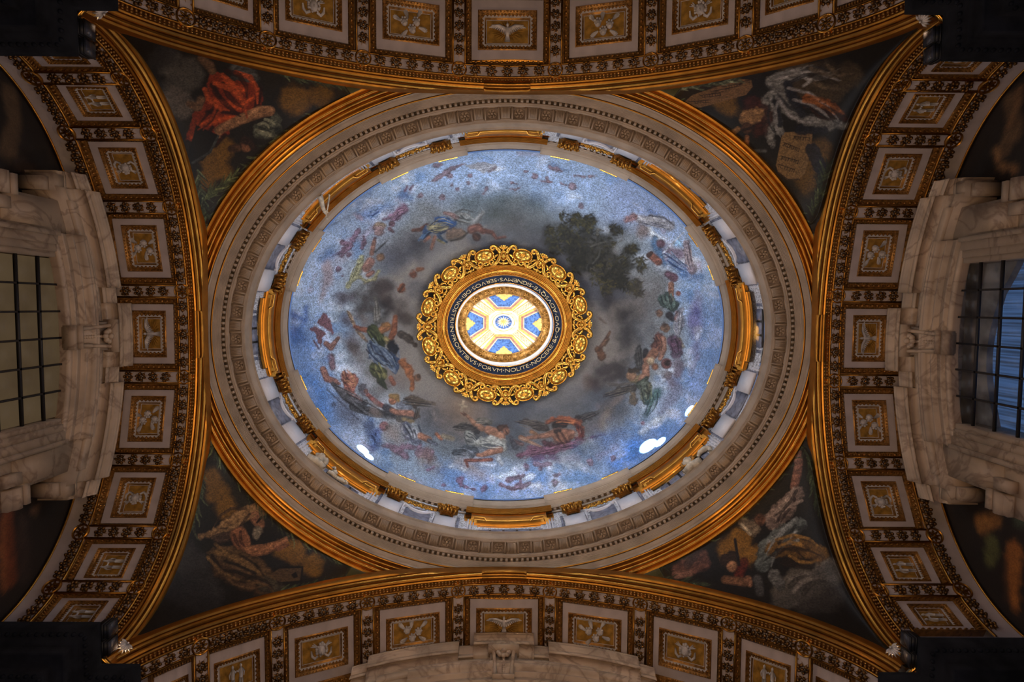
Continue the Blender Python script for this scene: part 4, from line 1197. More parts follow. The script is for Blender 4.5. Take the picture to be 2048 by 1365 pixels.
('b',(85,66,95),8,[(55.8,262.6,6.4),(98.3,262.1,6.4)],{'op':0.85,'wob':6}),
('b',(63,33,40),3.0,[(75.1,232.0,5.8),(94.8,236.5,4.8),(124.1,231.3,4.2)],{'op':0.9,'wob':4}),
('b',(125,94,107),2.4,[(29.6,254.8,1.6),(42.6,246.7,1.6)],{'op':0.8}),
('b',(133,133,141),3.6,[(140.4,231.0,2.3),(156.7,227.6,1.9),(187.6,220.5,1.0)],{'op':0.7}),
('b',(96,84,80),8,[(185.0,157.9,4.8),(207.6,146.2,6.4),(230.2,132.8,4.8)],{'op':0.8,'wob':5}),
('b',(87,79,79),16,[(171.0,198.4,12.9),(195.2,181.9,11.3)],{'op':0.75,'wob':8}),
('b',(46,46,53),16,[(214.4,160.5,14.5)],{'op':0.6,'wob':8}),
('b',(51,82,133),26,[(195.8,223.6,17.7),(220.1,210.2,14.5)],{'op':0.7,'wob':10}),
('b',(46,79,117),20,[(147.2,250.1,14.5),(163.8,265.7,12.9)],{'op':0.65,'wob':10}),
('b',(132,141,159),14,[(114.6,258.7,9.7),(127.8,269.6,11.3)],{'op':0.6,'wob':8}),
('b',(175,195,233),14,[(216.0,254.8,9.7),(233.8,246.4,11.3)],{'op':0.6,'wob':8}),
('b',(64,127,208),16,[(221.2,271.9,12.9),(253.2,231.5,11.3)],{'op':0.6,'wob':8}),
('b',(115,99,117),1.8,[(39.6,280.3,7.1)],{'op':0.9,'wob':4,'lit':(-0.4,-0.6,0.45)}),
('b',(115,99,116),1.8,[(55.9,275.4,4.8),(85.4,275.0,4.5)],{'op':0.9,'wob':4,'lit':(-0.4,-0.6,0.45)}),
('b',(116,101,118),1.8,[(64.2,283.3,4.2)],{'op':0.9,'wob':4,'lit':(-0.4,-0.6,0.45)}),
('b',(120,104,122),1.8,[(0.6,307.6,4.2),(13.6,304.3,4.5),(31.6,297.9,3.5)],{'op':0.9,'wob':4,'lit':(-0.4,-0.6,0.45)}),
('b',(123,107,125),1.8,[(-12.5,317.0,4.8),(8.9,322.4,5.5),(35.0,316.7,5.5),(44.8,310.3,2.3)],{'op':0.9,'wob':4,'lit':(-0.4,-0.6,0.45)}),
('b',(123,107,125),1.8,[(95.6,309.6,7.1),(105.4,309.4,3.2)],{'op':0.9,'wob':4,'lit':(-0.4,-0.6,0.45)}),
('b',(121,105,123),1.8,[(95.4,297.9,3.9),(105.2,295.3,1.9)],{'op':0.9,'wob':4,'lit':(-0.4,-0.6,0.45)}),
('b',(123,106,125),1.8,[(212.8,261.3,7.1)],{'op':0.9,'wob':4,'lit':(-0.4,-0.6,0.45)}),
('b',(120,104,121),1.8,[(167.1,268.8,7.1)],{'op':0.9,'wob':4,'lit':(-0.4,-0.6,0.45)}),
('b',(87,78,72),2.4,[(253.3,-22.9,1.0),(274.2,-72.2,2.1)],{'op':0.3}),
('b',(87,79,73),2.4,[(255.0,-22.0,1.0),(282.3,-68.1,2.1)],{'op':0.3}),
('b',(88,79,73),2.4,[(256.6,-20.9,1.0),(289.9,-63.0,2.1)],{'op':0.3}),
('b',(88,80,74),2.4,[(258.1,-19.6,1.0),(296.6,-56.9,2.1)],{'op':0.3}),
('b',(89,80,74),2.4,[(259.3,-18.1,1.0),(302.5,-49.9,2.1)],{'op':0.3}),
('b',(89,80,74),2.4,[(260.3,-16.5,1.0),(307.4,-42.2,2.1)],{'op':0.3}),
('b',(90,81,75),2.4,[(261.1,-14.7,1.0),(311.2,-33.9,2.1)],{'op':0.3}),
('b',(90,81,75),2.4,[(261.7,-12.9,1.0),(313.8,-25.2,2.1)],{'op':0.3}),
('b',(90,81,75),2.4,[(262.0,-11.0,1.0),(315.3,-16.2,2.1)],{'op':0.3}),
('b',(90,81,75),2.4,[(262.0,-9.0,1.0),(315.5,-7.0,2.1)],{'op':0.3}),
('b',(90,81,75),2.4,[(261.8,-7.1,1.0),(314.5,2.1,2.1)],{'op':0.3}),
('b',(89,80,75),2.4,[(261.4,-5.2,1.0),(312.2,11.0,2.1)],{'op':0.3}),
('b',(89,80,74),2.4,[(260.6,-3.4,1.0),(308.8,19.5,2.1)],{'op':0.3}),
('b',(89,80,74),2.4,[(259.7,-1.7,1.0),(304.3,27.5,2.1)],{'op':0.3}),
('b',(88,79,74),2.4,[(258.5,-0.2,1.0),(298.7,34.8,2.1)],{'op':0.3}),
('b',(88,79,73),2.4,[(257.1,1.2,1.0),(292.2,41.3,2.1)],{'op':0.3}),
('b',(30,27,30),18,[(199.7,-53.8,14.4),(224.7,-27.6,18.5),(243.2,-30.1,12.3)],{'op':0.9,'wob':10}),
('b',(29,27,31),18,[(235.7,9.2,24.6),(240.3,37.8,16.4)],{'op':0.9,'wob':10}),
('b',(37,32,35),14,[(181.3,88.3,18.5),(216.2,75.3,18.5),(224.7,93.6,16.4),(196.0,104.4,12.3)],{'op':0.9,'wob':10}),
('b',(43,33,31),12,[(175.4,108.9,12.3)],{'op':0.9,'wob':8}),
('b',(76,60,54),10,[(156.7,103.1,6.2),(161.0,117.4,6.2)],{'op':0.8,'wob':6}),
('b',(89,82,77),12,[(208.2,-35.5,8.2),(206.4,-14.9,10.3)],{'op':0.85,'wob':6}),
('b',(101,94,87),10,[(207.3,38.5,8.2),(203.5,57.1,10.3)],{'op':0.85,'wob':6}),
('b',(79,64,54),3.0,[(181.7,-18.5,2.9),(194.2,-8.5,1.6)],{'op':0.7}),
('b',(70,47,33),2.4,[(180.6,45.2,7.4),(187.0,57.4,9.0)],{'wob':4,'lit':(-0.4,-0.6,0.45)}),
('b',(80,57,44),1.8,[(184.6,38.9,4.1),(194.7,24.4,4.1),(202.7,7.8,2.5)]),
('b',(87,65,49),1.8,[(200.9,22.2,2.1),(192.8,34.7,2.5)]),
('b',(52,67,64),2.4,[(312.5,-56.6,12.3),(323.0,-48.7,12.3)],{'wob':4,'lit':(-0.4,-0.6,0.45)}),
('b',(129,92,74),1.8,[(324.4,-79.7,4.5),(324.8,-61.1,4.1)]),
('b',(94,71,59),2.4,[(302.8,-31.6,7.4)],{'wob':4}),
('b',(38,34,41),2.4,[(321.4,-28.1,8.2),(327.7,-22.1,6.2)]),
('b',(132,99,94),2.4,[(337.7,-32.8,4.9),(338.0,-20.4,6.2)],{'lit':(-0.4,-0.6,0.45)}),
('b',(101,78,63),2.4,[(314.7,-3.2,9.4)],{'wob':4,'lit':(-0.4,-0.6,0.45)}),
('b',(60,46,38),2.4,[(311.5,-9.3,5.3)],{'op':0.8}),
('b',(126,126,137),3.0,[(343.8,-39.2,6.2),(342.3,-12.4,7.4),(336.7,14.6,4.9)],{'op':0.9,'wob':4,'lit':(-0.4,-0.6,0.45)}),
('b',(134,125,106),2.4,[(340.9,18.5,5.3),(349.6,34.6,4.9)],{'op':0.9,'wob':3}),
('b',(68,46,65),3.6,[(330.7,23.0,12.3),(337.4,43.3,14.4)],{'op':0.9,'wob':6}),
('b',(75,46,40),2.4,[(301.7,17.7,10.3),(300.0,32.2,14.4)],{'wob':4,'lit':(-0.4,-0.6,0.45)}),
('b',(130,94,77),1.8,[(310.0,19.6,6.2),(311.5,40.0,6.2),(304.7,58.7,4.9)],{'lit':(-0.4,-0.6,0.45)}),
('b',(120,83,64),2.4,[(292.1,48.8,10.3),(277.9,63.6,9.0)],{'lit':(-0.4,-0.6,0.45)}),
('b',(30,27,30),2.4,[(275.5,45.2,6.2),(271.6,55.5,4.1)]),
('b',(138,119,95),2.4,[(286.2,65.4,8.2)],{'wob':3,'lit':(-0.4,-0.6,0.45)}),
('b',(115,77,57),2.4,[(294.7,75.4,7.0)]),
('b',(90,58,57),1.8,[(317.3,68.6,11.1)]),
('b',(39,23,24),2.4,[(319.3,67.5,6.6)]),
('b',(101,85,139),14,[(374.2,-57.0,10.3),(370.9,-23.8,12.3),(371.6,7.0,10.3)],{'op':0.65,'wob':8}),
('b',(116,94,140),12,[(376.2,25.3,8.2),(378.8,49.7,6.2)],{'op':0.5,'wob':8}),
('b',(57,55,122),8,[(378.8,-36.6,7.4)],{'op':0.6,'wob':5}),
('b',(45,44,44),2.4,[(260.9,37.3,4.1),(259.2,57.9,8.2),(265.8,76.2,7.4)],{'wob':4}),
('b',(54,49,43),2.4,[(192.3,137.4,1.6),(221.1,125.5,6.6),(252.1,118.6,8.2)],{'wob':4}),
('b',(84,77,72),2.4,[(202.3,112.5,2.9),(223.0,114.2,3.3),(243.6,110.6,2.9)],{'op':0.9}),
('b',(33,30,27),1.2,[(196.5,137.3,0.8),(241.9,126.0,1.0)]),
('b',(92,81,58),2.4,[(251.8,103.2,7.4),(268.3,102.8,11.5)],{'wob':4,'lit':(-0.4,-0.6,0.45)}),
('b',(131,94,75),1.8,[(276.1,76.0,7.0),(276.4,92.4,8.2),(268.3,102.8,7.4)],{'lit':(-0.4,-0.6,0.45)}),
('b',(117,89,68),1.8,[(247.5,95.1,10.3)],{'lit':(-0.4,-0.6,0.45)}),
('b',(49,39,29),2.4,[(245.3,84.9,7.0),(257.7,86.7,5.3)],{'wob':4}),
('b',(45,52,44),2.4,[(264.4,113.2,8.2),(278.6,98.5,4.1)]),
('b',(66,72,63),2.4,[(274.8,117.0,14.4),(279.4,137.3,13.5)],{'wob':5,'lit':(-0.4,-0.6,0.45)}),
('b',(107,100,80),2.4,[(281.2,127.1,3.3),(285.0,110.6,2.9)],{'op':0.7}),
('b',(49,77,81),8,[(299.9,126.5,11.1),(287.9,147.3,9.4),(276.1,180.3,3.7)],{'op':0.9,'wob':6}),
('b',(94,79,57),2.4,[(250.2,132.0,6.2),(252.6,146.3,8.2)],{'wob':4,'lit':(-0.4,-0.6,0.45)}),
('b',(139,113,129),1.8,[(272.1,188.6,4.1)]),
('b',(99,86,87),3.0,[(319.8,91.0,9.4)],{'op':0.9,'wob':4}),
('b',(96,83,96),8,[(342.2,73.8,14.4),(338.4,88.3,10.3)],{'op':0.85,'wob':6}),
('b',(114,107,117),8,[(326.3,105.1,9.4)],{'op':0.8,'wob':5}),
('b',(100,90,109),12,[(311.1,164.8,10.3),(341.1,116.8,14.4)],{'op':0.6,'wob':8}),
('b',(58,64,74),40,[(203.0,155.6,24.6),(234.3,167.2,20.5)],{'op':0.7,'wob':10}),
('b',(104,95,87),10,[(187.1,196.9,8.2),(203.2,165.8,5.3),(225.5,138.7,2.9)],{'op':0.85,'wob':6}),
('b',(155,174,215),14,[(378.3,112.9,14.4),(388.1,88.0,8.2)],{'op':0.55,'wob':8}),
('b',(147,139,107),0.7,[(-151.4,-204.9,0.9),(-141.0,-214.9,1.1),(-129.0,-215.8,0.9),(-117.2,-209.8,0.5)],{'op':0.8}),
('b',(21,32,56),0.7,[(-157.8,-201.4,0.9),(-148.2,-209.8,1.1),(-137.1,-210.9,0.9),(-126.5,-206.3,0.5)],{'op':0.8}),
('b',(145,137,105),0.7,[(-156.4,-199.5,0.9),(-145.8,-203.0,1.1),(-134.8,-204.8,0.9),(-125.1,-204.9,0.5)],{'op':0.8}),
('b',(20,31,55),0.7,[(-150.0,-198.5,0.9),(-139.1,-197.4,1.1),(-128.8,-199.6,0.9),(-120.4,-204.1,0.5)],{'op':0.8}),
('b',(144,136,105),0.7,[(-155.1,-195.2,0.9),(-141.6,-206.1,1.1),(-126.6,-208.5,0.9),(-112.3,-204.1,0.5)],{'op':0.8}),
('b',(20,31,54),0.7,[(-149.2,-194.1,0.9),(-137.7,-195.7,1.1),(-126.3,-198.4,0.9),(-116.8,-201.5,0.5)],{'op':0.8}),
('b',(142,134,103),0.7,[(-155.8,-190.6,0.9),(-144.9,-188.1,1.1),(-134.9,-191.1,0.9),(-127.2,-197.7,0.5)],{'op':0.8}),
('b',(20,31,54),0.7,[(-151.0,-189.3,0.9),(-135.8,-189.7,1.1),(-121.3,-193.6,0.9),(-109.3,-199.6,0.5)],{'op':0.8}),
('b',(72,102,134),0.7,[(-176.9,-177.5,0.9),(-170.8,-182.2,1.1),(-165.1,-187.2,0.9),(-160.4,-191.9,0.5)],{'op':0.8}),
('b',(18,26,44),0.7,[(-171.2,-179.9,0.9),(-168.1,-184.9,1.1),(-163.9,-188.5,0.9),(-159.3,-190.7,0.5)],{'op':0.8}),
('b',(72,102,133),0.7,[(-172.0,-176.1,0.9),(-167.9,-182.8,1.1),(-162.3,-187.9,0.9),(-156.4,-191.1,0.5)],{'op':0.8}),
('b',(18,26,44),0.7,[(-169.9,-175.1,0.9),(-164.6,-180.1,1.1),(-159.5,-185.3,0.9),(-155.3,-189.9,0.5)],{'op':0.8}),
('b',(141,141,138),0.7,[(-94.8,-225.9,1.3),(-87.0,-225.2,1.6),(-80.1,-221.9,1.3),(-74.8,-217.1,0.5)],{'op':0.8}),
('b',(63,65,65),0.7,[(-96.5,-223.1,1.3),(-89.6,-215.4,1.6),(-81.1,-212.6,1.3),(-72.6,-213.8,0.5)],{'op':0.8}),
('b',(141,141,138),0.7,[(-104.2,-222.4,1.3),(-95.5,-224.9,1.6),(-88.6,-221.9,1.3),(-84.1,-215.2,0.5)],{'op':0.8}),
('b',(64,65,65),0.7,[(-106.8,-219.9,1.3),(-97.7,-217.5,1.6),(-88.7,-214.6,1.3),(-81.2,-211.7,0.5)],{'op':0.8}),
('b',(138,138,134),0.7,[(-103.5,-215.4,1.3),(-95.4,-210.9,1.6),(-86.7,-208.6,1.3),(-78.7,-208.3,0.5)],{'op':0.8}),
('b',(63,64,64),0.7,[(-108.9,-213.9,1.3),(-99.1,-210.6,1.6),(-89.1,-208.0,1.3),(-80.3,-206.4,0.5)],{'op':0.8}),
('b',(149,120,136),0.7,[(-227.8,-228.7,1.1),(-218.1,-228.8,1.3),(-211.6,-233.4,1.1),(-208.3,-240.7,0.5)],{'op':0.8}),
('b',(76,55,76),0.7,[(-224.3,-227.9,1.1),(-221.0,-233.5,1.3),(-215.9,-236.4,1.1),(-210.1,-236.9,0.5)],{'op':0.8}),
('b',(149,120,136),0.7,[(-231.8,-219.1,1.1),(-224.2,-227.7,1.3),(-215.0,-233.9,1.1),(-205.9,-237.5,0.5)],{'op':0.8}),
('b',(75,55,75),0.7,[(-224.7,-220.9,1.1),(-220.3,-228.2,1.3),(-213.9,-232.5,1.1),(-207.0,-234.1,0.5)],{'op':0.8}),
('b',(147,119,135),0.7,[(-217.5,-222.8,1.1),(-214.6,-229.7,1.3),(-209.5,-233.4,1.1),(-203.5,-234.2,0.5)],{'op':0.8}),
('b',(74,54,74),0.7,[(-227.1,-212.5,1.1),(-220.7,-219.3,1.3),(-213.5,-225.1,1.1),(-206.8,-229.3,0.5)],{'op':0.8}),
('b',(156,185,222),0.7,[(-280.8,-232.0,1.2),(-271.6,-239.9,1.5),(-260.6,-244.0,1.2),(-249.9,-244.5,0.5)],{'op':0.8}),
('b',(51,83,136),0.7,[(-274.7,-231.6,1.2),(-264.8,-234.2,1.5),(-255.6,-238.2,1.2),(-248.2,-242.8,0.5)],{'op':0.8}),
('b',(156,185,222),0.7,[(-272.9,-229.1,1.2),(-265.9,-235.2,1.5),(-257.7,-238.7,1.2),(-249.7,-239.6,0.5)],{'op':0.8}),
('b',(51,83,136),0.7,[(-279.6,-222.7,1.2),(-270.8,-223.5,1.5),(-263.5,-227.4,1.2),(-258.3,-233.1,0.5)],{'op':0.8}),
('b',(154,184,220),0.7,[(-277.0,-220.6,1.2),(-266.6,-220.4,1.5),(-258.4,-225.2,1.2),(-253.2,-233.1,0.5)],{'op':0.8}),
('b',(51,82,135),0.7,[(-273.7,-218.9,1.2),(-267.4,-225.5,1.5),(-260.0,-229.5,1.2),(-252.7,-230.8,0.5)],{'op':0.8}),
('b',(173,172,136),0.7,[(-291.5,-125.7,0.9),(-305.7,-113.6,1.1),(-313.6,-98.2,0.9),(-315.7,-82.4,0.5)],{'op':0.8}),
('b',(84,86,62),0.7,[(-289.1,-134.9,0.9),(-297.0,-124.6,1.1),(-303.0,-113.3,0.9),(-306.7,-102.9,0.5)],{'op':0.8}),
('b',(173,171,135),0.7,[(-296.5,-125.3,0.9),(-299.6,-112.4,1.1),(-305.9,-101.3,0.9),(-313.7,-93.0,0.5)],{'op':0.8}),
('b',(85,86,63),0.7,[(-298.7,-125.8,0.9),(-309.1,-116.1,1.1),(-314.9,-103.8,0.9),(-316.4,-91.5,0.5)],{'op':0.8}),
('b',(175,173,137),0.7,[(-301.8,-124.6,0.9),(-309.8,-115.0,1.1),(-314.9,-104.0,0.9),(-317.2,-93.3,0.5)],{'op':0.8}),
('b',(85,87,63),0.7,[(-308.1,-117.2,0.9),(-312.1,-104.6,1.1),(-317.8,-93.0,0.9),(-324.0,-83.7,0.5)],{'op':0.8}),
('b',(72,77,44),0.7,[(-265.2,-0.1,1.3),(-259.1,9.3,1.5),(-253.7,19.1,1.2),(-249.5,27.9,0.5)],{'op':0.8}),
('b',(21,26,13),0.7,[(-261.0,11.5,1.3),(-257.4,18.9,1.5),(-253.3,26.0,1.2),(-249.6,31.9,0.5)],{'op':0.8}),
('b',(72,78,44),0.7,[(-270.3,3.2,1.3),(-263.0,9.8,1.5),(-258.1,18.2,1.2),(-255.9,26.6,0.5)],{'op':0.8}),
('b',(22,26,13),0.7,[(-268.3,11.4,1.3),(-267.1,20.0,1.5),(-262.5,26.5,1.2),(-256.1,30.3,0.5)],{'op':0.8}),
('b',(73,79,45),0.7,[(-275.3,6.4,1.3),(-268.2,12.4,1.5),(-263.2,19.9,1.2),(-260.8,27.4,0.5)],{'op':0.8}),
('b',(22,26,13),0.7,[(-276.3,10.4,1.3),(-269.3,19.0,1.5),(-262.9,28.0,1.2),(-257.7,36.0,0.5)],{'op':0.8}),
('b',(74,80,45),0.7,[(-280.8,9.1,1.3),(-274.3,19.7,1.5),(-266.7,29.6,1.2),(-259.4,37.6,0.5)],{'op':0.8}),
('b',(22,27,13),0.7,[(-281.1,14.0,1.3),(-274.6,23.1,1.5),(-267.5,31.9,1.2),(-261.1,39.1,0.5)],{'op':0.8}),
('b',(115,112,105),0.7,[(-260.3,-34.6,0.8),(-261.9,-25.6,1.0),(-261.9,-16.6,0.8),(-260.6,-8.9,0.5)],{'op':0.8}),
('b',(54,51,48),0.7,[(-262.7,-49.5,0.8),(-260.5,-38.6,1.0),(-260.5,-27.6,0.8),(-262.3,-18.1,0.5)],{'op':0.8}),
('b',(116,113,106),0.7,[(-264.5,-45.5,0.8),(-264.3,-36.6,1.0),(-264.1,-27.8,0.8),(-263.8,-20.2,0.5)],{'op':0.8}),
('b',(54,51,49),0.7,[(-266.3,-43.7,0.8),(-266.1,-34.5,1.0),(-265.7,-25.4,0.8),(-265.1,-17.5,0.5)],{'op':0.8}),
('b',(117,114,106),0.7,[(-268.1,-38.2,0.8),(-268.0,-29.4,1.0),(-267.4,-20.7,0.8),(-266.5,-13.2,0.5)],{'op':0.8}),
('b',(166,140,111),0.7,[(-319.1,-32.5,0.6),(-315.9,-25.8,0.7),(-312.6,-19.1,0.6),(-309.8,-13.4,0.5)],{'op':0.8}),
('b',(71,55,42),0.7,[(-319.6,-30.3,0.6),(-316.6,-25.9,0.7),(-314.3,-21.2,0.6),(-312.9,-16.9,0.5)],{'op':0.8}),
('b',(166,140,112),0.7,[(-320.2,-28.2,0.6),(-316.5,-23.5,0.7),(-313.8,-18.2,0.6),(-312.2,-13.3,0.5)],{'op':0.8}),
('b',(72,55,43),0.7,[(-322.0,-28.6,0.6),(-319.9,-22.9,0.7),(-316.9,-17.7,0.6),(-313.6,-13.6,0.5)],{'op':0.8}),
('b',(109,121,136),0.7,[(-271.2,23.3,1.5),(-256.2,44.1,1.8),(-238.6,62.1,1.4),(-221.5,75.4,0.5)],{'op':0.8}),
('b',(18,26,43),0.7,[(-259.6,39.3,1.5),(-242.2,47.3,1.8),(-230.2,60.9,1.4),(-224.0,76.8,0.5)],{'op':0.8}),
('b',(108,120,136),0.7,[(-270.9,33.5,1.5),(-249.1,43.3,1.8),(-233.8,59.8,1.4),(-225.5,79.0,0.5)],{'op':0.8}),
('b',(19,27,44),0.7,[(-276.6,33.0,1.5),(-268.2,57.7,1.8),(-250.9,73.0,1.4),(-229.4,79.1,0.5)],{'op':0.8}),
('b',(112,125,140),0.7,[(-281.5,33.2,1.5),(-271.1,54.3,1.8),(-254.6,69.0,1.4),(-235.8,76.7,0.5)],{'op':0.8}),
('b',(19,27,44),0.7,[(-266.2,52.9,1.5),(-250.5,59.8,1.8),(-239.0,71.1,1.4),(-232.1,83.9,0.5)],{'op':0.8}),
('b',(111,123,138),0.7,[(-265.6,58.3,1.5),(-253.5,70.5,1.8),(-240.5,81.8,1.4),(-228.8,90.8,0.5)],{'op':0.8}),
('b',(19,28,45),0.7,[(-284.9,44.9,1.5),(-274.1,60.1,1.8),(-259.9,71.8,1.4),(-245.1,79.1,0.5)],{'op':0.8}),
('b',(114,126,142),0.7,[(-278.8,55.6,1.5),(-269.1,67.3,1.8),(-257.1,76.6,1.4),(-245.1,82.8,0.5)],{'op':0.8}),
('b',(115,112,69),0.7,[(-260.3,72.4,1.6),(-257.5,78.1,1.9),(-254.9,83.9,1.5),(-253.0,89.1,0.5)],{'op':0.8}),
('b',(28,31,16),0.7,[(-260.6,79.4,1.6),(-257.3,85.4,1.9),(-254.3,91.4,1.5),(-251.7,96.7,0.5)],{'op':0.8}),
('b',(117,114,71),0.7,[(-266.9,76.2,1.6),(-266.5,85.1,1.9),(-262.3,91.6,1.5),(-255.8,95.5,0.5)],{'op':0.8}),
('b',(28,32,16),0.7,[(-264.7,87.1,1.6),(-258.5,90.1,1.9),(-255.6,95.2,1.5),(-255.7,101.0,0.5)],{'op':0.8}),
('b',(118,115,71),0.7,[(-267.0,90.7,1.6),(-261.2,93.4,1.9),(-258.2,97.8,1.5),(-257.9,103.0,0.5)],{'op':0.8}),
('b',(28,32,17),0.7,[(-276.6,82.2,1.6),(-268.5,87.1,1.9),(-263.7,94.1,1.5),(-262.1,101.5,0.5)],{'op':0.8}),
('b',(176,126,95),0.7,[(-323.6,85.6,1.7),(-315.6,93.2,2.1),(-310.1,102.5,1.7),(-307.4,112.0,0.5)],{'op':0.8}),
('b',(81,47,43),0.7,[(-328.5,85.9,1.7),(-326.8,97.6,2.1),(-320.7,106.1,1.7),(-312.0,110.9,0.5)],{'op':0.8}),
('b',(179,128,97),0.7,[(-331.6,88.6,1.7),(-328.8,102.0,2.1),(-321.1,112.0,1.7),(-310.8,117.8,0.5)],{'op':0.8}),
('b',(82,48,43),0.7,[(-333.7,92.5,1.7),(-329.8,99.8,2.1),(-324.8,106.2,1.7),(-319.5,111.0,0.5)],{'op':0.8}),
('b',(179,128,97),0.7,[(-329.0,106.0,1.7),(-319.3,108.1,2.1),(-315.0,114.0,1.7),(-315.3,122.0,0.5)],{'op':0.8}),
('b',(83,48,44),0.7,[(-336.1,103.2,1.7),(-330.9,108.4,2.1),(-326.0,113.7,1.7),(-321.8,118.3,0.5)],{'op':0.8}),
('b',(147,150,155),0.7,[(-192.6,193.1,1.5),(-192.7,203.9,1.8),(-189.1,213.0,1.4),(-183.1,219.5,0.5)],{'op':0.8}),
('b',(47,49,63),0.7,[(-190.3,206.4,1.5),(-187.7,212.1,1.8),(-185.6,218.1,1.4),(-184.2,223.4,0.5)],{'op':0.8}),
('b',(149,152,157),0.7,[(-196.3,202.0,1.5),(-194.9,209.6,1.8),(-191.8,216.4,1.4),(-188.0,221.6,0.5)],{'op':0.8}),
('b',(46,49,62),0.7,[(-203.9,194.2,1.5),(-197.2,203.0,1.8),(-192.8,212.8,1.4),(-190.8,222.0,0.5)],{'op':0.8}),
('b',(149,153,158),0.7,[(-206.9,196.1,1.5),(-200.5,205.6,1.8),(-195.5,215.8,1.4),(-192.3,225.0,0.5)],{'op':0.8}),
('b',(47,50,63),0.7,[(-208.7,200.7,1.5),(-202.6,208.0,1.8),(-198.3,216.0,1.4),(-195.9,223.5,0.5)],{'op':0.8}),
('b',(151,154,160),0.7,[(-213.8,198.2,1.5),(-213.9,207.9,1.8),(-208.8,215.4,1.4),(-200.6,220.0,0.5)],{'op':0.8}),
('b',(84,73,61),0.7,[(-195.0,143.0,1.2),(-181.5,147.1,1.4),(-167.8,149.3,1.1),(-155.9,149.9,0.5)],{'op':0.8}),
('b',(27,22,19),0.7,[(-210.8,143.8,1.2),(-196.4,148.1,1.4),(-181.8,150.2,1.1),(-169.0,150.4,0.5)],{'op':0.8}),
('b',(85,74,62),0.7,[(-201.7,147.9,1.2),(-188.4,149.9,1.4),(-175.1,151.8,1.1),(-163.6,153.2,0.5)],{'op':0.8}),
('b',(26,22,19),0.7,[(-205.0,150.3,1.2),(-187.7,151.8,1.4),(-170.5,154.0,1.1),(-155.8,156.4,0.5)],{'op':0.8}),
('b',(87,75,63),0.7,[(-212.0,152.3,1.2),(-195.1,154.9,1.4),(-178.1,156.7,1.1),(-163.5,157.6,0.5)],{'op':0.8}),
('b',(27,22,19),0.7,[(-206.1,155.9,1.2),(-187.4,157.2,1.4),(-168.8,159.1,1.1),(-152.9,161.1,0.5)],{'op':0.8}),
('b',(80,69,58),0.7,[(-178.2,163.2,1.0),(-179.7,171.8,1.2),(-182.4,180.0,1.0),(-185.6,186.9,0.5)],{'op':0.8}),
('b',(28,23,19),0.7,[(-180.9,163.9,1.0),(-182.6,169.6,1.2),(-184.3,175.3,1.0),(-185.7,180.2,0.5)],{'op':0.8}),
('b',(80,69,57),0.7,[(-183.3,163.7,1.0),(-183.7,169.3,1.2),(-185.1,174.6,1.0),(-187.2,179.0,0.5)],{'op':0.8}),
('b',(28,23,20),0.7,[(-185.4,162.3,1.0),(-186.8,170.9,1.2),(-188.8,179.3,1.0),(-191.1,186.3,0.5)],{'op':0.8}),
('b',(114,114,117),0.7,[(-338.5,118.2,0.8),(-310.9,134.0,1.0),(-283.1,149.5,0.8),(-259.2,162.5,0.5)],{'op':0.8}),
('b',(35,35,39),0.7,[(-349.8,114.0,0.8),(-320.8,128.8,1.0),(-292.4,144.6,0.8),(-268.5,159.1,0.5)],{'op':0.8}),
('b',(114,114,117),0.7,[(-343.8,119.5,0.8),(-310.7,135.5,1.0),(-278.5,153.2,0.8),(-251.7,169.8,0.5)],{'op':0.8}),
('b',(34,34,38),0.7,[(-321.1,134.3,0.8),(-291.4,148.0,1.0),(-262.8,163.6,0.8),(-239.0,178.3,0.5)],{'op':0.8}),
('b',(108,135,184),0.7,[(-262.6,214.1,1.8),(-260.0,219.3,2.1),(-260.1,225.0,1.7),(-262.3,230.0,0.5)],{'op':0.8}),
('b',(34,50,86),0.7,[(-267.2,211.8,1.8),(-267.7,219.5,2.1),(-266.8,227.0,1.7),(-265.0,233.2,0.5)],{'op':0.8}),
('b',(109,137,186),0.7,[(-270.4,218.6,1.8),(-266.0,222.8,2.1),(-265.6,227.5,1.7),(-268.4,232.0,0.5)],{'op':0.8}),
('b',(35,50,87),0.7,[(-275.0,216.4,1.8),(-270.1,222.8,2.1),(-269.0,229.6,1.7),(-271.0,235.7,0.5)],{'op':0.8}),
('b',(110,138,187),0.7,[(-278.2,223.2,1.8),(-273.3,227.0,2.1),(-272.2,231.3,1.7),(-274.3,235.4,0.5)],{'op':0.8}),
('b',(169,169,161),0.7,[(-43.2,226.7,0.9),(-33.4,231.9,1.1),(-23.1,233.5,0.8),(-14.0,232.1,0.5)],{'op':0.8}),
('b',(69,71,74),0.7,[(-51.5,227.9,0.9),(-37.1,232.3,1.1),(-22.5,234.3,0.8),(-9.7,234.2,0.5)],{'op':0.8}),
('b',(170,170,162),0.7,[(-39.7,231.4,0.9),(-27.9,230.9,1.1),(-16.5,232.8,0.8),(-6.8,236.1,0.5)],{'op':0.8}),
('b',(69,72,75),0.7,[(-55.8,231.6,0.9),(-41.9,236.4,1.1),(-27.5,238.0,0.8),(-14.9,236.8,0.5)],{'op':0.8}),
('b',(171,171,163),0.7,[(-56.3,233.7,0.9),(-40.7,232.0,1.1),(-25.5,234.0,0.8),(-12.9,238.6,0.5)],{'op':0.8}),
('b',(70,73,76),0.7,[(-49.6,236.6,0.9),(-37.6,241.0,1.1),(-25.1,241.9,0.8),(-14.2,240.0,0.5)],{'op':0.8}),
('b',(174,174,165),0.7,[(-52.4,238.4,0.9),(-39.5,241.2,1.1),(-26.4,242.2,0.8),(-15.0,241.5,0.5)],{'op':0.8}),
('b',(71,74,77),0.7,[(-48.8,240.9,0.9),(-36.3,244.6,1.1),(-23.5,245.2,0.8),(-12.2,243.4,0.5)],{'op':0.8}),
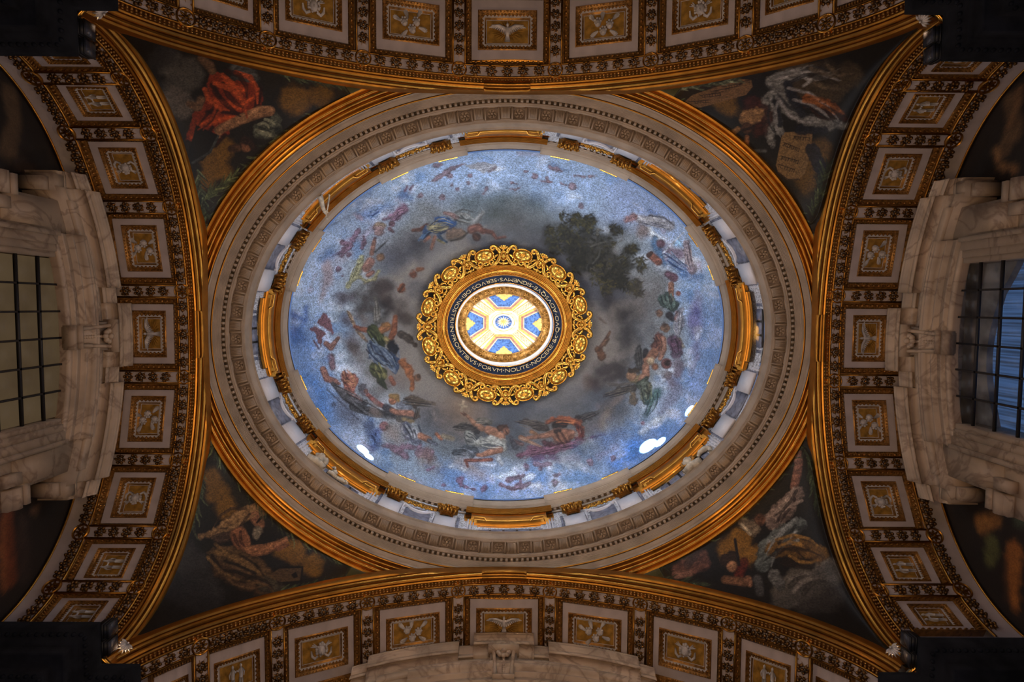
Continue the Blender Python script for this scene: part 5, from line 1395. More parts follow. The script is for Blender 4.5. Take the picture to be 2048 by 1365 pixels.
('b',(120,126,136),0.7,[(-100.3,244.1,1.0),(-89.6,244.9,1.2),(-79.1,247.5,1.0),(-70.4,251.1,0.5)],{'op':0.8}),
('b',(35,40,46),0.7,[(-100.0,246.6,1.0),(-91.7,245.7,1.2),(-83.9,247.8,1.0),(-77.6,251.6,0.5)],{'op':0.8}),
('b',(121,128,138),0.7,[(-90.9,250.6,1.0),(-84.2,255.1,1.2),(-76.9,256.2,1.0),(-70.3,254.7,0.5)],{'op':0.8}),
('b',(36,40,47),0.7,[(-99.4,251.5,1.0),(-90.4,253.4,1.2),(-81.2,255.0,1.0),(-73.4,256.0,0.5)],{'op':0.8}),
('b',(122,129,139),0.7,[(-99.5,254.0,1.0),(-90.6,252.8,1.2),(-82.1,254.3,1.0),(-75.1,257.6,0.5)],{'op':0.8}),
('b',(36,40,48),0.7,[(-101.4,256.1,1.0),(-92.6,257.4,1.2),(-83.8,258.4,1.0),(-76.2,259.2,0.5)],{'op':0.8}),
('b',(123,130,141),0.7,[(-97.6,259.2,1.0),(-89.0,259.2,1.2),(-80.6,260.1,1.0),(-73.4,261.5,0.5)],{'op':0.8}),
('b',(73,69,65),0.7,[(-94.7,198.3,0.8),(-83.3,200.8,0.9),(-71.9,201.8,0.7),(-62.0,201.4,0.5)],{'op':0.8}),
('b',(22,19,19),0.7,[(-108.5,199.2,0.8),(-92.9,201.1,0.9),(-77.3,202.3,0.7),(-63.9,202.7,0.5)],{'op':0.8}),
('b',(74,70,66),0.7,[(-100.1,201.6,0.8),(-89.8,202.8,0.9),(-79.5,203.5,0.7),(-70.6,203.6,0.5)],{'op':0.8}),
('b',(22,19,19),0.7,[(-104.8,203.1,0.8),(-94.8,204.4,0.9),(-84.8,204.9,0.7),(-76.2,204.6,0.5)],{'op':0.8}),
('b',(74,70,66),0.7,[(-90.3,205.8,0.8),(-80.9,207.1,0.9),(-71.5,207.3,0.7),(-63.3,206.7,0.5)],{'op':0.8}),
('b',(22,20,20),0.7,[(-108.9,206.4,0.8),(-98.8,207.5,0.9),(-88.6,207.7,0.7),(-79.8,207.1,0.5)],{'op':0.8}),
('b',(109,103,95),0.7,[(-65.0,186.0,0.8),(-58.0,187.6,0.9),(-50.9,188.6,0.7),(-44.7,188.9,0.5)],{'op':0.8}),
('b',(43,41,37),0.7,[(-65.6,187.8,0.8),(-58.6,187.4,0.9),(-51.8,188.3,0.7),(-46.0,190.1,0.5)],{'op':0.8}),
('b',(110,104,95),0.7,[(-61.4,190.0,0.8),(-53.8,190.3,0.9),(-46.2,191.0,0.7),(-39.8,192.1,0.5)],{'op':0.8}),
('b',(44,41,37),0.7,[(-65.2,191.5,0.8),(-56.9,193.2,0.9),(-48.4,193.8,0.7),(-41.0,193.4,0.5)],{'op':0.8}),
('b',(111,105,96),0.7,[(-64.4,193.5,0.8),(-58.3,193.7,0.9),(-52.1,194.0,0.7),(-46.8,194.2,0.5)],{'op':0.8}),
('b',(146,146,141),0.7,[(-78.6,211.2,1.2),(-73.5,214.4,1.4),(-68.8,218.2,1.1),(-65.1,221.8,0.5)],{'op':0.8}),
('b',(45,48,50),0.7,[(-80.5,213.3,1.2),(-73.5,216.6,1.4),(-67.3,221.2,1.1),(-62.6,226.0,0.5)],{'op':0.8}),
('b',(147,147,142),0.7,[(-81.0,216.4,1.2),(-74.3,218.1,1.4),(-68.9,221.8,1.1),(-65.4,226.7,0.5)],{'op':0.8}),
('b',(46,48,51),0.7,[(-85.3,217.0,1.2),(-78.6,221.7,1.4),(-71.6,225.9,1.1),(-65.3,229.2,0.5)],{'op':0.8}),
('b',(149,149,144),0.7,[(-78.9,224.4,1.2),(-73.1,224.6,1.4),(-68.9,227.1,1.1),(-66.5,231.0,0.5)],{'op':0.8}),
('b',(46,49,52),0.7,[(-88.5,221.7,1.2),(-83.4,228.6,1.4),(-76.0,232.1,1.1),(-68.0,232.5,0.5)],{'op':0.8}),
('b',(90,82,74),0.7,[(32.2,187.6,0.8),(46.6,191.5,0.9),(61.3,194.1,0.7),(74.1,195.5,0.4)],{'op':0.8}),
('b',(24,20,20),0.7,[(23.2,188.0,0.8),(34.6,191.0,0.9),(46.2,193.0,0.7),(56.3,194.1,0.4)],{'op':0.8}),
('b',(90,82,73),0.7,[(21.3,189.6,0.8),(34.4,192.3,0.9),(47.6,194.5,0.7),(59.0,196.0,0.4)],{'op':0.8}),
('b',(24,21,20),0.7,[(16.2,190.7,0.8),(31.0,194.6,0.9),(46.1,196.8,0.7),(59.3,197.4,0.4)],{'op':0.8}),
('b',(91,83,75),0.7,[(24.6,193.9,0.8),(41.0,196.6,0.9),(57.4,199.0,0.7),(71.6,200.7,0.4)],{'op':0.8}),
('b',(25,21,20),0.7,[(40.3,198.2,0.8),(52.3,197.9,0.9),(64.0,199.5,0.7),(73.8,202.4,0.4)],{'op':0.8}),
('b',(91,83,75),0.7,[(23.7,197.4,0.8),(34.6,200.0,0.9),(45.8,201.2,0.7),(55.5,201.0,0.4)],{'op':0.8}),
('b',(78,74,71),0.7,[(156.7,173.3,0.8),(168.3,171.1,0.9),(179.1,167.1,0.8),(187.8,162.2,0.4)],{'op':0.8}),
('b',(22,21,22),0.7,[(145.7,179.7,0.8),(156.4,176.7,0.9),(166.7,172.7,0.8),(175.3,168.7,0.4)],{'op':0.8}),
('b',(79,74,72),0.7,[(148.8,180.5,0.8),(162.6,173.7,0.9),(177.0,168.2,0.8),(189.7,164.4,0.4)],{'op':0.8}),
('b',(22,21,22),0.7,[(149.6,182.2,0.8),(158.9,177.9,0.9),(168.5,174.0,0.8),(176.8,171.1,0.4)],{'op':0.8}),
('b',(80,75,72),0.7,[(159.7,180.2,0.8),(169.9,176.0,0.9),(180.0,171.7,0.8),(188.6,167.9,0.4)],{'op':0.8}),
('b',(22,21,22),0.7,[(149.2,186.4,0.8),(161.5,181.3,0.9),(173.8,176.0,0.8),(184.2,171.2,0.4)],{'op':0.8}),
('b',(155,97,56),0.7,[(101.9,185.0,0.7),(115.3,185.1,0.8),(128.7,186.7,0.6),(140.0,189.2,0.4)],{'op':0.8}),
('b',(61,27,16),0.7,[(90.1,185.7,0.7),(103.5,184.6,0.8),(116.7,186.1,0.6),(127.8,189.4,0.4)],{'op':0.8}),
('b',(155,97,56),0.7,[(97.4,187.9,0.7),(110.5,189.4,0.8),(123.6,190.5,0.6),(134.9,191.2,0.4)],{'op':0.8}),
('b',(62,28,16),0.7,[(95.2,189.3,0.7),(106.6,187.8,0.8),(117.9,188.9,0.6),(127.3,191.8,0.4)],{'op':0.8}),
('b',(156,97,57),0.7,[(97.4,191.1,0.7),(109.7,189.8,0.8),(121.8,190.8,0.6),(132.1,193.4,0.4)],{'op':0.8}),
('b',(62,28,17),0.7,[(93.7,192.4,0.7),(106.4,194.4,0.8),(119.2,195.0,0.6),(130.2,194.4,0.4)],{'op':0.8}),
('b',(114,55,44),0.7,[(149.2,199.2,1.1),(148.8,205.8,1.3),(149.6,212.2,1.0),(151.2,217.6,0.4)],{'op':0.8}),
('b',(36,14,15),0.7,[(147.9,206.6,1.1),(150.0,211.9,1.3),(150.6,217.5,1.0),(150.1,222.5,0.4)],{'op':0.8}),
('b',(113,55,44),0.7,[(143.9,199.6,1.1),(144.1,206.2,1.3),(145.4,212.6,1.0),(147.3,218.0,0.4)],{'op':0.8}),
('b',(35,14,15),0.7,[(141.1,198.7,1.1),(142.2,204.3,1.3),(143.4,209.7,1.0),(144.7,214.4,0.4)],{'op':0.8}),
('b',(114,55,44),0.7,[(138.8,200.7,1.1),(141.6,208.0,1.3),(143.4,215.5,1.0),(144.1,222.1,0.4)],{'op':0.8}),
('b',(134,98,114),0.7,[(50.5,245.5,0.8),(81.0,242.4,0.9),(110.8,236.0,0.7),(135.7,228.0,0.4)],{'op':0.8}),
('b',(52,32,47),0.7,[(48.3,247.8,0.8),(81.4,247.2,0.9),(113.0,240.0,0.7),(138.9,228.7,0.4)],{'op':0.8}),
('b',(136,99,115),0.7,[(38.2,251.8,0.8),(74.8,247.2,0.9),(110.5,239.2,0.7),(140.6,229.7,0.4)],{'op':0.8}),
('b',(53,32,47),0.7,[(66.0,247.5,0.8),(93.1,246.3,0.9),(119.1,240.1,0.7),(140.5,231.0,0.4)],{'op':0.8}),
('b',(135,99,115),0.7,[(71.6,248.0,0.8),(94.6,238.7,0.9),(118.6,233.6,0.7),(139.9,232.6,0.4)],{'op':0.8}),
('b',(53,32,47),0.7,[(46.4,255.5,0.8),(70.7,253.8,0.9),(94.0,248.1,0.7),(113.2,240.0,0.4)],{'op':0.8}),
('b',(136,99,116),0.7,[(36.3,259.5,0.8),(58.3,248.8,0.9),(81.6,243.8,0.7),(102.5,243.8,0.4)],{'op':0.8}),
('b',(53,32,47),0.7,[(46.0,259.2,0.8),(76.6,247.4,0.9),(108.2,240.2,0.7),(136.1,237.5,0.4)],{'op':0.8}),
('b',(137,100,117),0.7,[(32.2,264.1,0.8),(66.2,251.7,0.9),(101.2,243.6,0.7),(132.0,239.9,0.4)],{'op':0.8}),
('b',(132,93,72),0.7,[(113.9,211.1,2.0),(118.0,216.0,2.4),(120.7,221.8,1.9),(121.8,227.6,0.6)],{'op':0.8}),
('b',(64,39,31),0.7,[(108.4,211.6,2.0),(112.1,218.1,2.4),(115.8,224.6,1.9),(119.1,230.2,0.6)],{'op':0.8}),
('b',(133,93,72),0.7,[(102.5,211.5,2.0),(105.7,220.1,2.4),(110.8,227.5,1.9),(116.5,232.9,0.6)],{'op':0.8}),
('b',(64,39,31),0.7,[(98.5,214.2,2.0),(102.3,223.1,2.4),(108.0,230.7,1.9),(114.4,236.4,0.6)],{'op':0.8}),
('b',(132,92,71),0.7,[(93.0,214.7,2.0),(95.8,221.0,2.4),(100.4,226.2,1.9),(105.7,229.8,0.6)],{'op':0.8}),
('b',(101,119,111),0.7,[(322.7,-69.5,1.6),(329.5,-61.7,1.9),(331.3,-52.2,1.5),(329.2,-42.8,0.5)],{'op':0.8}),
('b',(30,41,41),0.7,[(320.1,-65.5,1.6),(321.7,-57.6,1.9),(323.8,-49.8,1.5),(326.0,-43.3,0.5)],{'op':0.8}),
('b',(99,117,109),0.7,[(318.0,-59.8,1.6),(317.2,-52.3,1.9),(319.5,-45.8,1.5),(323.8,-41.1,0.5)],{'op':0.8}),
('b',(30,40,40),0.7,[(311.8,-66.4,1.6),(312.5,-57.0,1.9),(315.8,-48.5,1.5),(320.5,-41.9,0.5)],{'op':0.8}),
('b',(98,116,107),0.7,[(307.2,-68.2,1.6),(309.2,-59.9,1.9),(312.5,-52.1,1.5),(316.3,-45.7,0.5)],{'op':0.8}),
('b',(29,40,40),0.7,[(304.7,-63.7,1.6),(305.7,-57.1,1.9),(308.7,-51.1,1.5),(313.0,-46.6,0.5)],{'op':0.8}),
('b',(174,174,177),0.7,[(347.9,-28.2,0.9),(343.5,-15.8,1.0),(342.2,-3.1,0.8),(343.5,7.9,0.4)],{'op':0.8}),
('b',(71,73,85),0.7,[(346.4,-34.4,0.9),(347.3,-16.6,1.0),(345.3,0.9,0.8),(341.2,15.8,0.4)],{'op':0.8}),
('b',(173,173,176),0.7,[(344.2,-32.5,0.9),(341.1,-15.5,1.0),(339.6,1.6,0.8),(339.6,16.4,0.4)],{'op':0.8}),
('b',(70,72,85),0.7,[(342.4,-35.4,0.9),(340.6,-22.5,1.0),(339.6,-9.5,0.8),(339.4,1.6,0.4)],{'op':0.8}),
('b',(171,171,174),0.7,[(339.4,-25.0,0.9),(330.8,-13.1,1.0),(330.7,-0.6,0.8),(337.0,10.5,0.4)],{'op':0.8}),
('b',(69,71,84),0.7,[(338.4,-37.0,0.9),(329.0,-26.1,1.0),(329.2,-14.4,0.8),(336.8,-3.9,0.4)],{'op':0.8}),
('b',(119,76,60),0.7,[(305.9,16.9,1.3),(303.9,26.4,1.5),(304.9,35.5,1.2),(307.9,42.9,0.4)],{'op':0.8}),
('b',(43,22,20),0.7,[(302.6,16.2,1.3),(307.3,25.2,1.5),(308.0,34.9,1.2),(305.7,43.7,0.4)],{'op':0.8}),
('b',(118,76,60),0.7,[(299.2,14.6,1.3),(304.8,23.8,1.5),(305.9,33.8,1.2),(303.2,43.0,0.4)],{'op':0.8}),
('b',(42,22,20),0.7,[(296.2,15.4,1.3),(298.8,23.2,1.5),(300.0,31.3,1.2),(300.2,38.3,0.4)],{'op':0.8}),
('b',(117,75,59),0.7,[(294.0,21.1,1.3),(299.9,27.1,1.5),(301.0,34.0,1.2),(298.1,40.4,0.4)],{'op':0.8}),
('b',(42,22,19),0.7,[(290.4,18.0,1.3),(296.4,24.2,1.5),(297.8,31.2,1.2),(295.4,37.7,0.4)],{'op':0.8}),
('b',(116,123,101),0.7,[(288.5,116.6,1.3),(288.1,127.0,1.5),(288.5,137.3,1.2),(289.5,146.0,0.4)],{'op':0.8}),
('b',(37,43,37),0.7,[(286.3,124.1,1.3),(282.7,133.0,1.5),(283.4,141.3,1.2),(287.4,148.0,0.4)],{'op':0.8}),
('b',(115,121,100),0.7,[(281.6,112.2,1.3),(281.4,124.8,1.5),(282.7,137.3,1.2),(285.0,147.8,0.4)],{'op':0.8}),
('b',(37,42,37),0.7,[(278.5,112.4,1.3),(281.7,122.6,1.5),(282.7,133.1,1.2),(281.9,142.4,0.4)],{'op':0.8}),
('b',(114,120,99),0.7,[(276.3,119.6,1.3),(276.9,128.2,1.5),(278.1,136.6,1.2),(279.8,143.8,0.4)],{'op':0.8}),
('b',(37,42,37),0.7,[(273.6,122.8,1.3),(280.6,129.8,1.5),(281.5,137.6,1.2),(277.6,144.9,0.4)],{'op':0.8}),
('b',(113,119,98),0.7,[(270.4,122.7,1.3),(267.0,131.6,1.5),(269.2,139.8,1.2),(275.4,146.3,0.4)],{'op':0.8}),
('b',(36,41,36),0.7,[(266.2,114.0,1.3),(269.2,126.2,1.5),(271.7,138.4,1.2),(273.4,148.9,0.4)],{'op':0.8}),
('b',(93,124,120),0.7,[(303.8,129.3,1.1),(300.5,141.4,1.4),(295.4,153.0,1.1),(289.8,162.5,0.4)],{'op':0.8}),
('b',(28,49,54),0.7,[(301.1,128.7,1.1),(300.7,145.7,1.4),(294.2,160.7,1.1),(284.2,172.0,0.4)],{'op':0.8}),
('b',(92,123,119),0.7,[(300.8,121.3,1.1),(290.9,138.5,1.4),(284.4,156.7,1.1),(281.5,173.3,0.4)],{'op':0.8}),
('b',(28,49,53),0.7,[(293.7,133.0,1.1),(290.5,147.6,1.4),(285.4,161.5,1.1),(279.4,172.9,0.4)],{'op':0.8}),
('b',(91,122,118),0.7,[(295.1,121.2,1.1),(296.7,135.9,1.4),(291.9,148.4,1.1),(282.9,157.4,0.4)],{'op':0.8}),
('b',(27,49,53),0.7,[(284.6,141.8,1.1),(281.5,152.4,1.4),(278.2,163.0,1.1),(275.4,172.0,0.4)],{'op':0.8}),
('b',(88,81,72),0.7,[(196.2,131.0,0.9),(213.7,125.1,1.0),(231.7,120.5,0.8),(247.4,117.6,0.4)],{'op':0.8}),
('b',(27,25,23),0.7,[(196.0,133.2,0.9),(213.2,130.0,1.0),(230.0,125.3,0.8),(244.0,120.2,0.4)],{'op':0.8}),
('b',(89,81,73),0.7,[(203.5,133.2,0.9),(215.7,128.7,1.0),(228.1,125.3,0.8),(239.1,123.2,0.4)],{'op':0.8}),
('b',(28,25,23),0.7,[(197.1,137.1,0.9),(212.0,133.3,1.0),(226.7,128.9,0.8),(239.2,124.8,0.4)],{'op':0.8}),
('b',(91,83,74),0.7,[(214.9,134.2,0.9),(228.0,131.1,1.0),(240.7,127.1,0.8),(251.4,122.8,0.4)],{'op':0.8}),
('b',(28,26,23),0.7,[(205.7,138.9,0.9),(221.8,135.0,1.0),(237.5,129.8,0.8),(250.7,124.6,0.4)],{'op':0.8}),
('b',(76,73,72),0.7,[(266.5,39.6,1.0),(268.0,49.0,1.2),(268.5,58.6,1.0),(268.3,66.9,0.4)],{'op':0.8}),
('b',(27,25,25),0.7,[(264.0,39.2,1.0),(266.4,51.4,1.2),(267.4,63.7,1.0),(267.2,74.4,0.4)],{'op':0.8}),
('b',(75,73,71),0.7,[(261.5,39.5,1.0),(262.1,50.5,1.2),(263.4,61.4,1.0),(265.0,70.7,0.4)],{'op':0.8}),
('b',(26,25,25),0.7,[(260.0,48.8,1.0),(262.7,57.6,1.2),(263.8,66.6,1.0),(263.5,74.4,0.4)],{'op':0.8}),
('b',(75,72,71),0.7,[(256.4,38.6,1.0),(259.0,52.0,1.2),(260.8,65.4,1.0),(261.9,76.9,0.4)],{'op':0.8}),
('b',(107,74,98),0.7,[(341.2,24.9,1.7),(338.1,32.2,2.1),(339.6,38.0,1.6),(344.4,41.9,0.5)],{'op':0.8}),
('b',(41,25,41),0.7,[(335.2,19.6,1.7),(338.7,27.7,2.1),(340.9,36.2,1.6),(341.7,43.9,0.5)],{'op':0.8}),
('b',(105,73,97),0.7,[(331.5,21.5,1.7),(332.1,27.6,2.1),(333.9,33.3,1.6),(336.6,37.8,0.5)],{'op':0.8}),
('b',(41,24,41),0.7,[(326.8,20.6,1.7),(326.4,31.2,2.1),(330.1,40.6,1.6),(336.4,47.6,0.5)],{'op':0.8}),
('b',(105,72,96),0.7,[(323.6,24.2,1.7),(329.0,30.2,2.1),(331.6,37.0,1.6),(331.8,43.5,0.5)],{'op':0.8}),
('b',(205,205,207),0.7,[(273.7,-224.3,1.1),(289.9,-223.4,1.4),(305.6,-219.5,1.1),(318.5,-214.0,0.5)],{'op':0.8}),
('b',(90,93,104),0.7,[(276.7,-220.8,1.1),(287.7,-216.6,1.4),(299.1,-214.2,1.1),(309.2,-213.5,0.5)],{'op':0.8}),
('b',(205,205,207),0.7,[(261.6,-221.0,1.1),(279.7,-219.3,1.4),(297.4,-215.6,1.1),(312.2,-210.8,0.5)],{'op':0.8}),
('b',(90,93,104),0.7,[(280.8,-214.3,1.1),(291.9,-211.1,1.4),(303.2,-209.2,1.1),(313.1,-208.5,0.5)],{'op':0.8}),
('b',(205,205,207),0.7,[(270.8,-213.5,1.1),(286.4,-207.1,1.4),(302.7,-204.6,1.1),(317.4,-205.6,0.5)],{'op':0.8}),
('b',(89,92,103),0.7,[(262.8,-212.2,1.1),(278.1,-209.1,1.4),(293.5,-206.8,1.1),(306.9,-205.4,0.5)],{'op':0.8}),
('b',(153,179,211),0.7,[(322.7,-155.7,1.5),(334.1,-142.0,1.8),(348.0,-132.3,1.5),(361.8,-126.9,0.5)],{'op':0.8}),
('b',(40,65,108),0.7,[(327.5,-148.1,1.5),(337.0,-139.9,1.8),(347.2,-132.6,1.5),(356.4,-127.0,0.5)],{'op':0.8}),
('b',(151,176,208),0.7,[(313.6,-152.7,1.5),(326.6,-146.5,1.8),(338.2,-138.3,1.5),(347.2,-129.7,0.5)],{'op':0.8}),
('b',(39,64,106),0.7,[(308.2,-151.8,1.5),(320.7,-144.3,1.8),(332.8,-136.3,1.5),(343.0,-129.0,0.5)],{'op':0.8}),
('b',(151,176,207),0.7,[(317.3,-141.4,1.5),(330.6,-132.7,1.8),(344.2,-124.3,1.5),(356.0,-117.3,0.5)],{'op':0.8}),
('b',(39,63,105),0.7,[(314.9,-138.5,1.5),(325.1,-130.4,1.8),(336.4,-124.0,1.5),(346.9,-119.8,0.5)],{'op':0.8}),
('b',(148,173,204),0.7,[(313.8,-134.7,1.5),(324.7,-123.5,1.8),(338.2,-116.4,1.5),(351.8,-113.3,0.5)],{'op':0.8}),
('b',(188,174,176),0.7,[(361.4,-162.7,1.2),(361.9,-149.5,1.4),(364.4,-136.8,1.1),(368.3,-126.4,0.5)],{'op':0.8}),
('b',(88,79,93),0.7,[(355.9,-174.1,1.2),(358.9,-158.8,1.4),(362.2,-143.7,1.1),(365.1,-130.8,0.5)],{'op':0.8}),
('b',(188,174,176),0.7,[(355.4,-163.6,1.2),(357.0,-152.9,1.4),(359.5,-142.4,1.1),(362.2,-133.6,0.5)],{'op':0.8}),
('b',(88,79,93),0.7,[(354.9,-152.9,1.2),(355.0,-141.2,1.4),(358.1,-130.3,1.1),(362.9,-121.5,0.5)],{'op':0.8}),
('b',(188,174,176),0.7,[(349.6,-163.5,1.2),(351.5,-148.1,1.4),(355.6,-133.4,1.1),(360.8,-121.2,0.5)],{'op':0.8}),
('b',(104,121,115),0.7,[(323.9,-71.4,2.0),(323.3,-63.8,2.3),(325.2,-57.3,1.9),(328.8,-52.5,0.6)],{'op':0.8}),
('b',(30,39,39),0.7,[(320.7,-66.6,2.0),(324.1,-61.7,2.3),(325.7,-56.0,1.9),(325.7,-50.7,0.6)],{'op':0.8}),
('b',(103,120,113),0.7,[(317.5,-61.8,2.0),(317.2,-55.9,2.3),(319.4,-50.9,1.9),(323.2,-47.3,0.6)],{'op':0.8}),
('b',(29,39,39),0.7,[(314.0,-58.0,2.0),(315.8,-52.1,2.3),(318.5,-46.5,1.9),(321.5,-41.9,0.6)],{'op':0.8}),
('b',(102,119,112),0.7,[(309.7,-56.0,2.0),(316.3,-52.8,2.3),(318.7,-48.0,1.9),(317.5,-42.5,0.6)],{'op':0.8}),
]
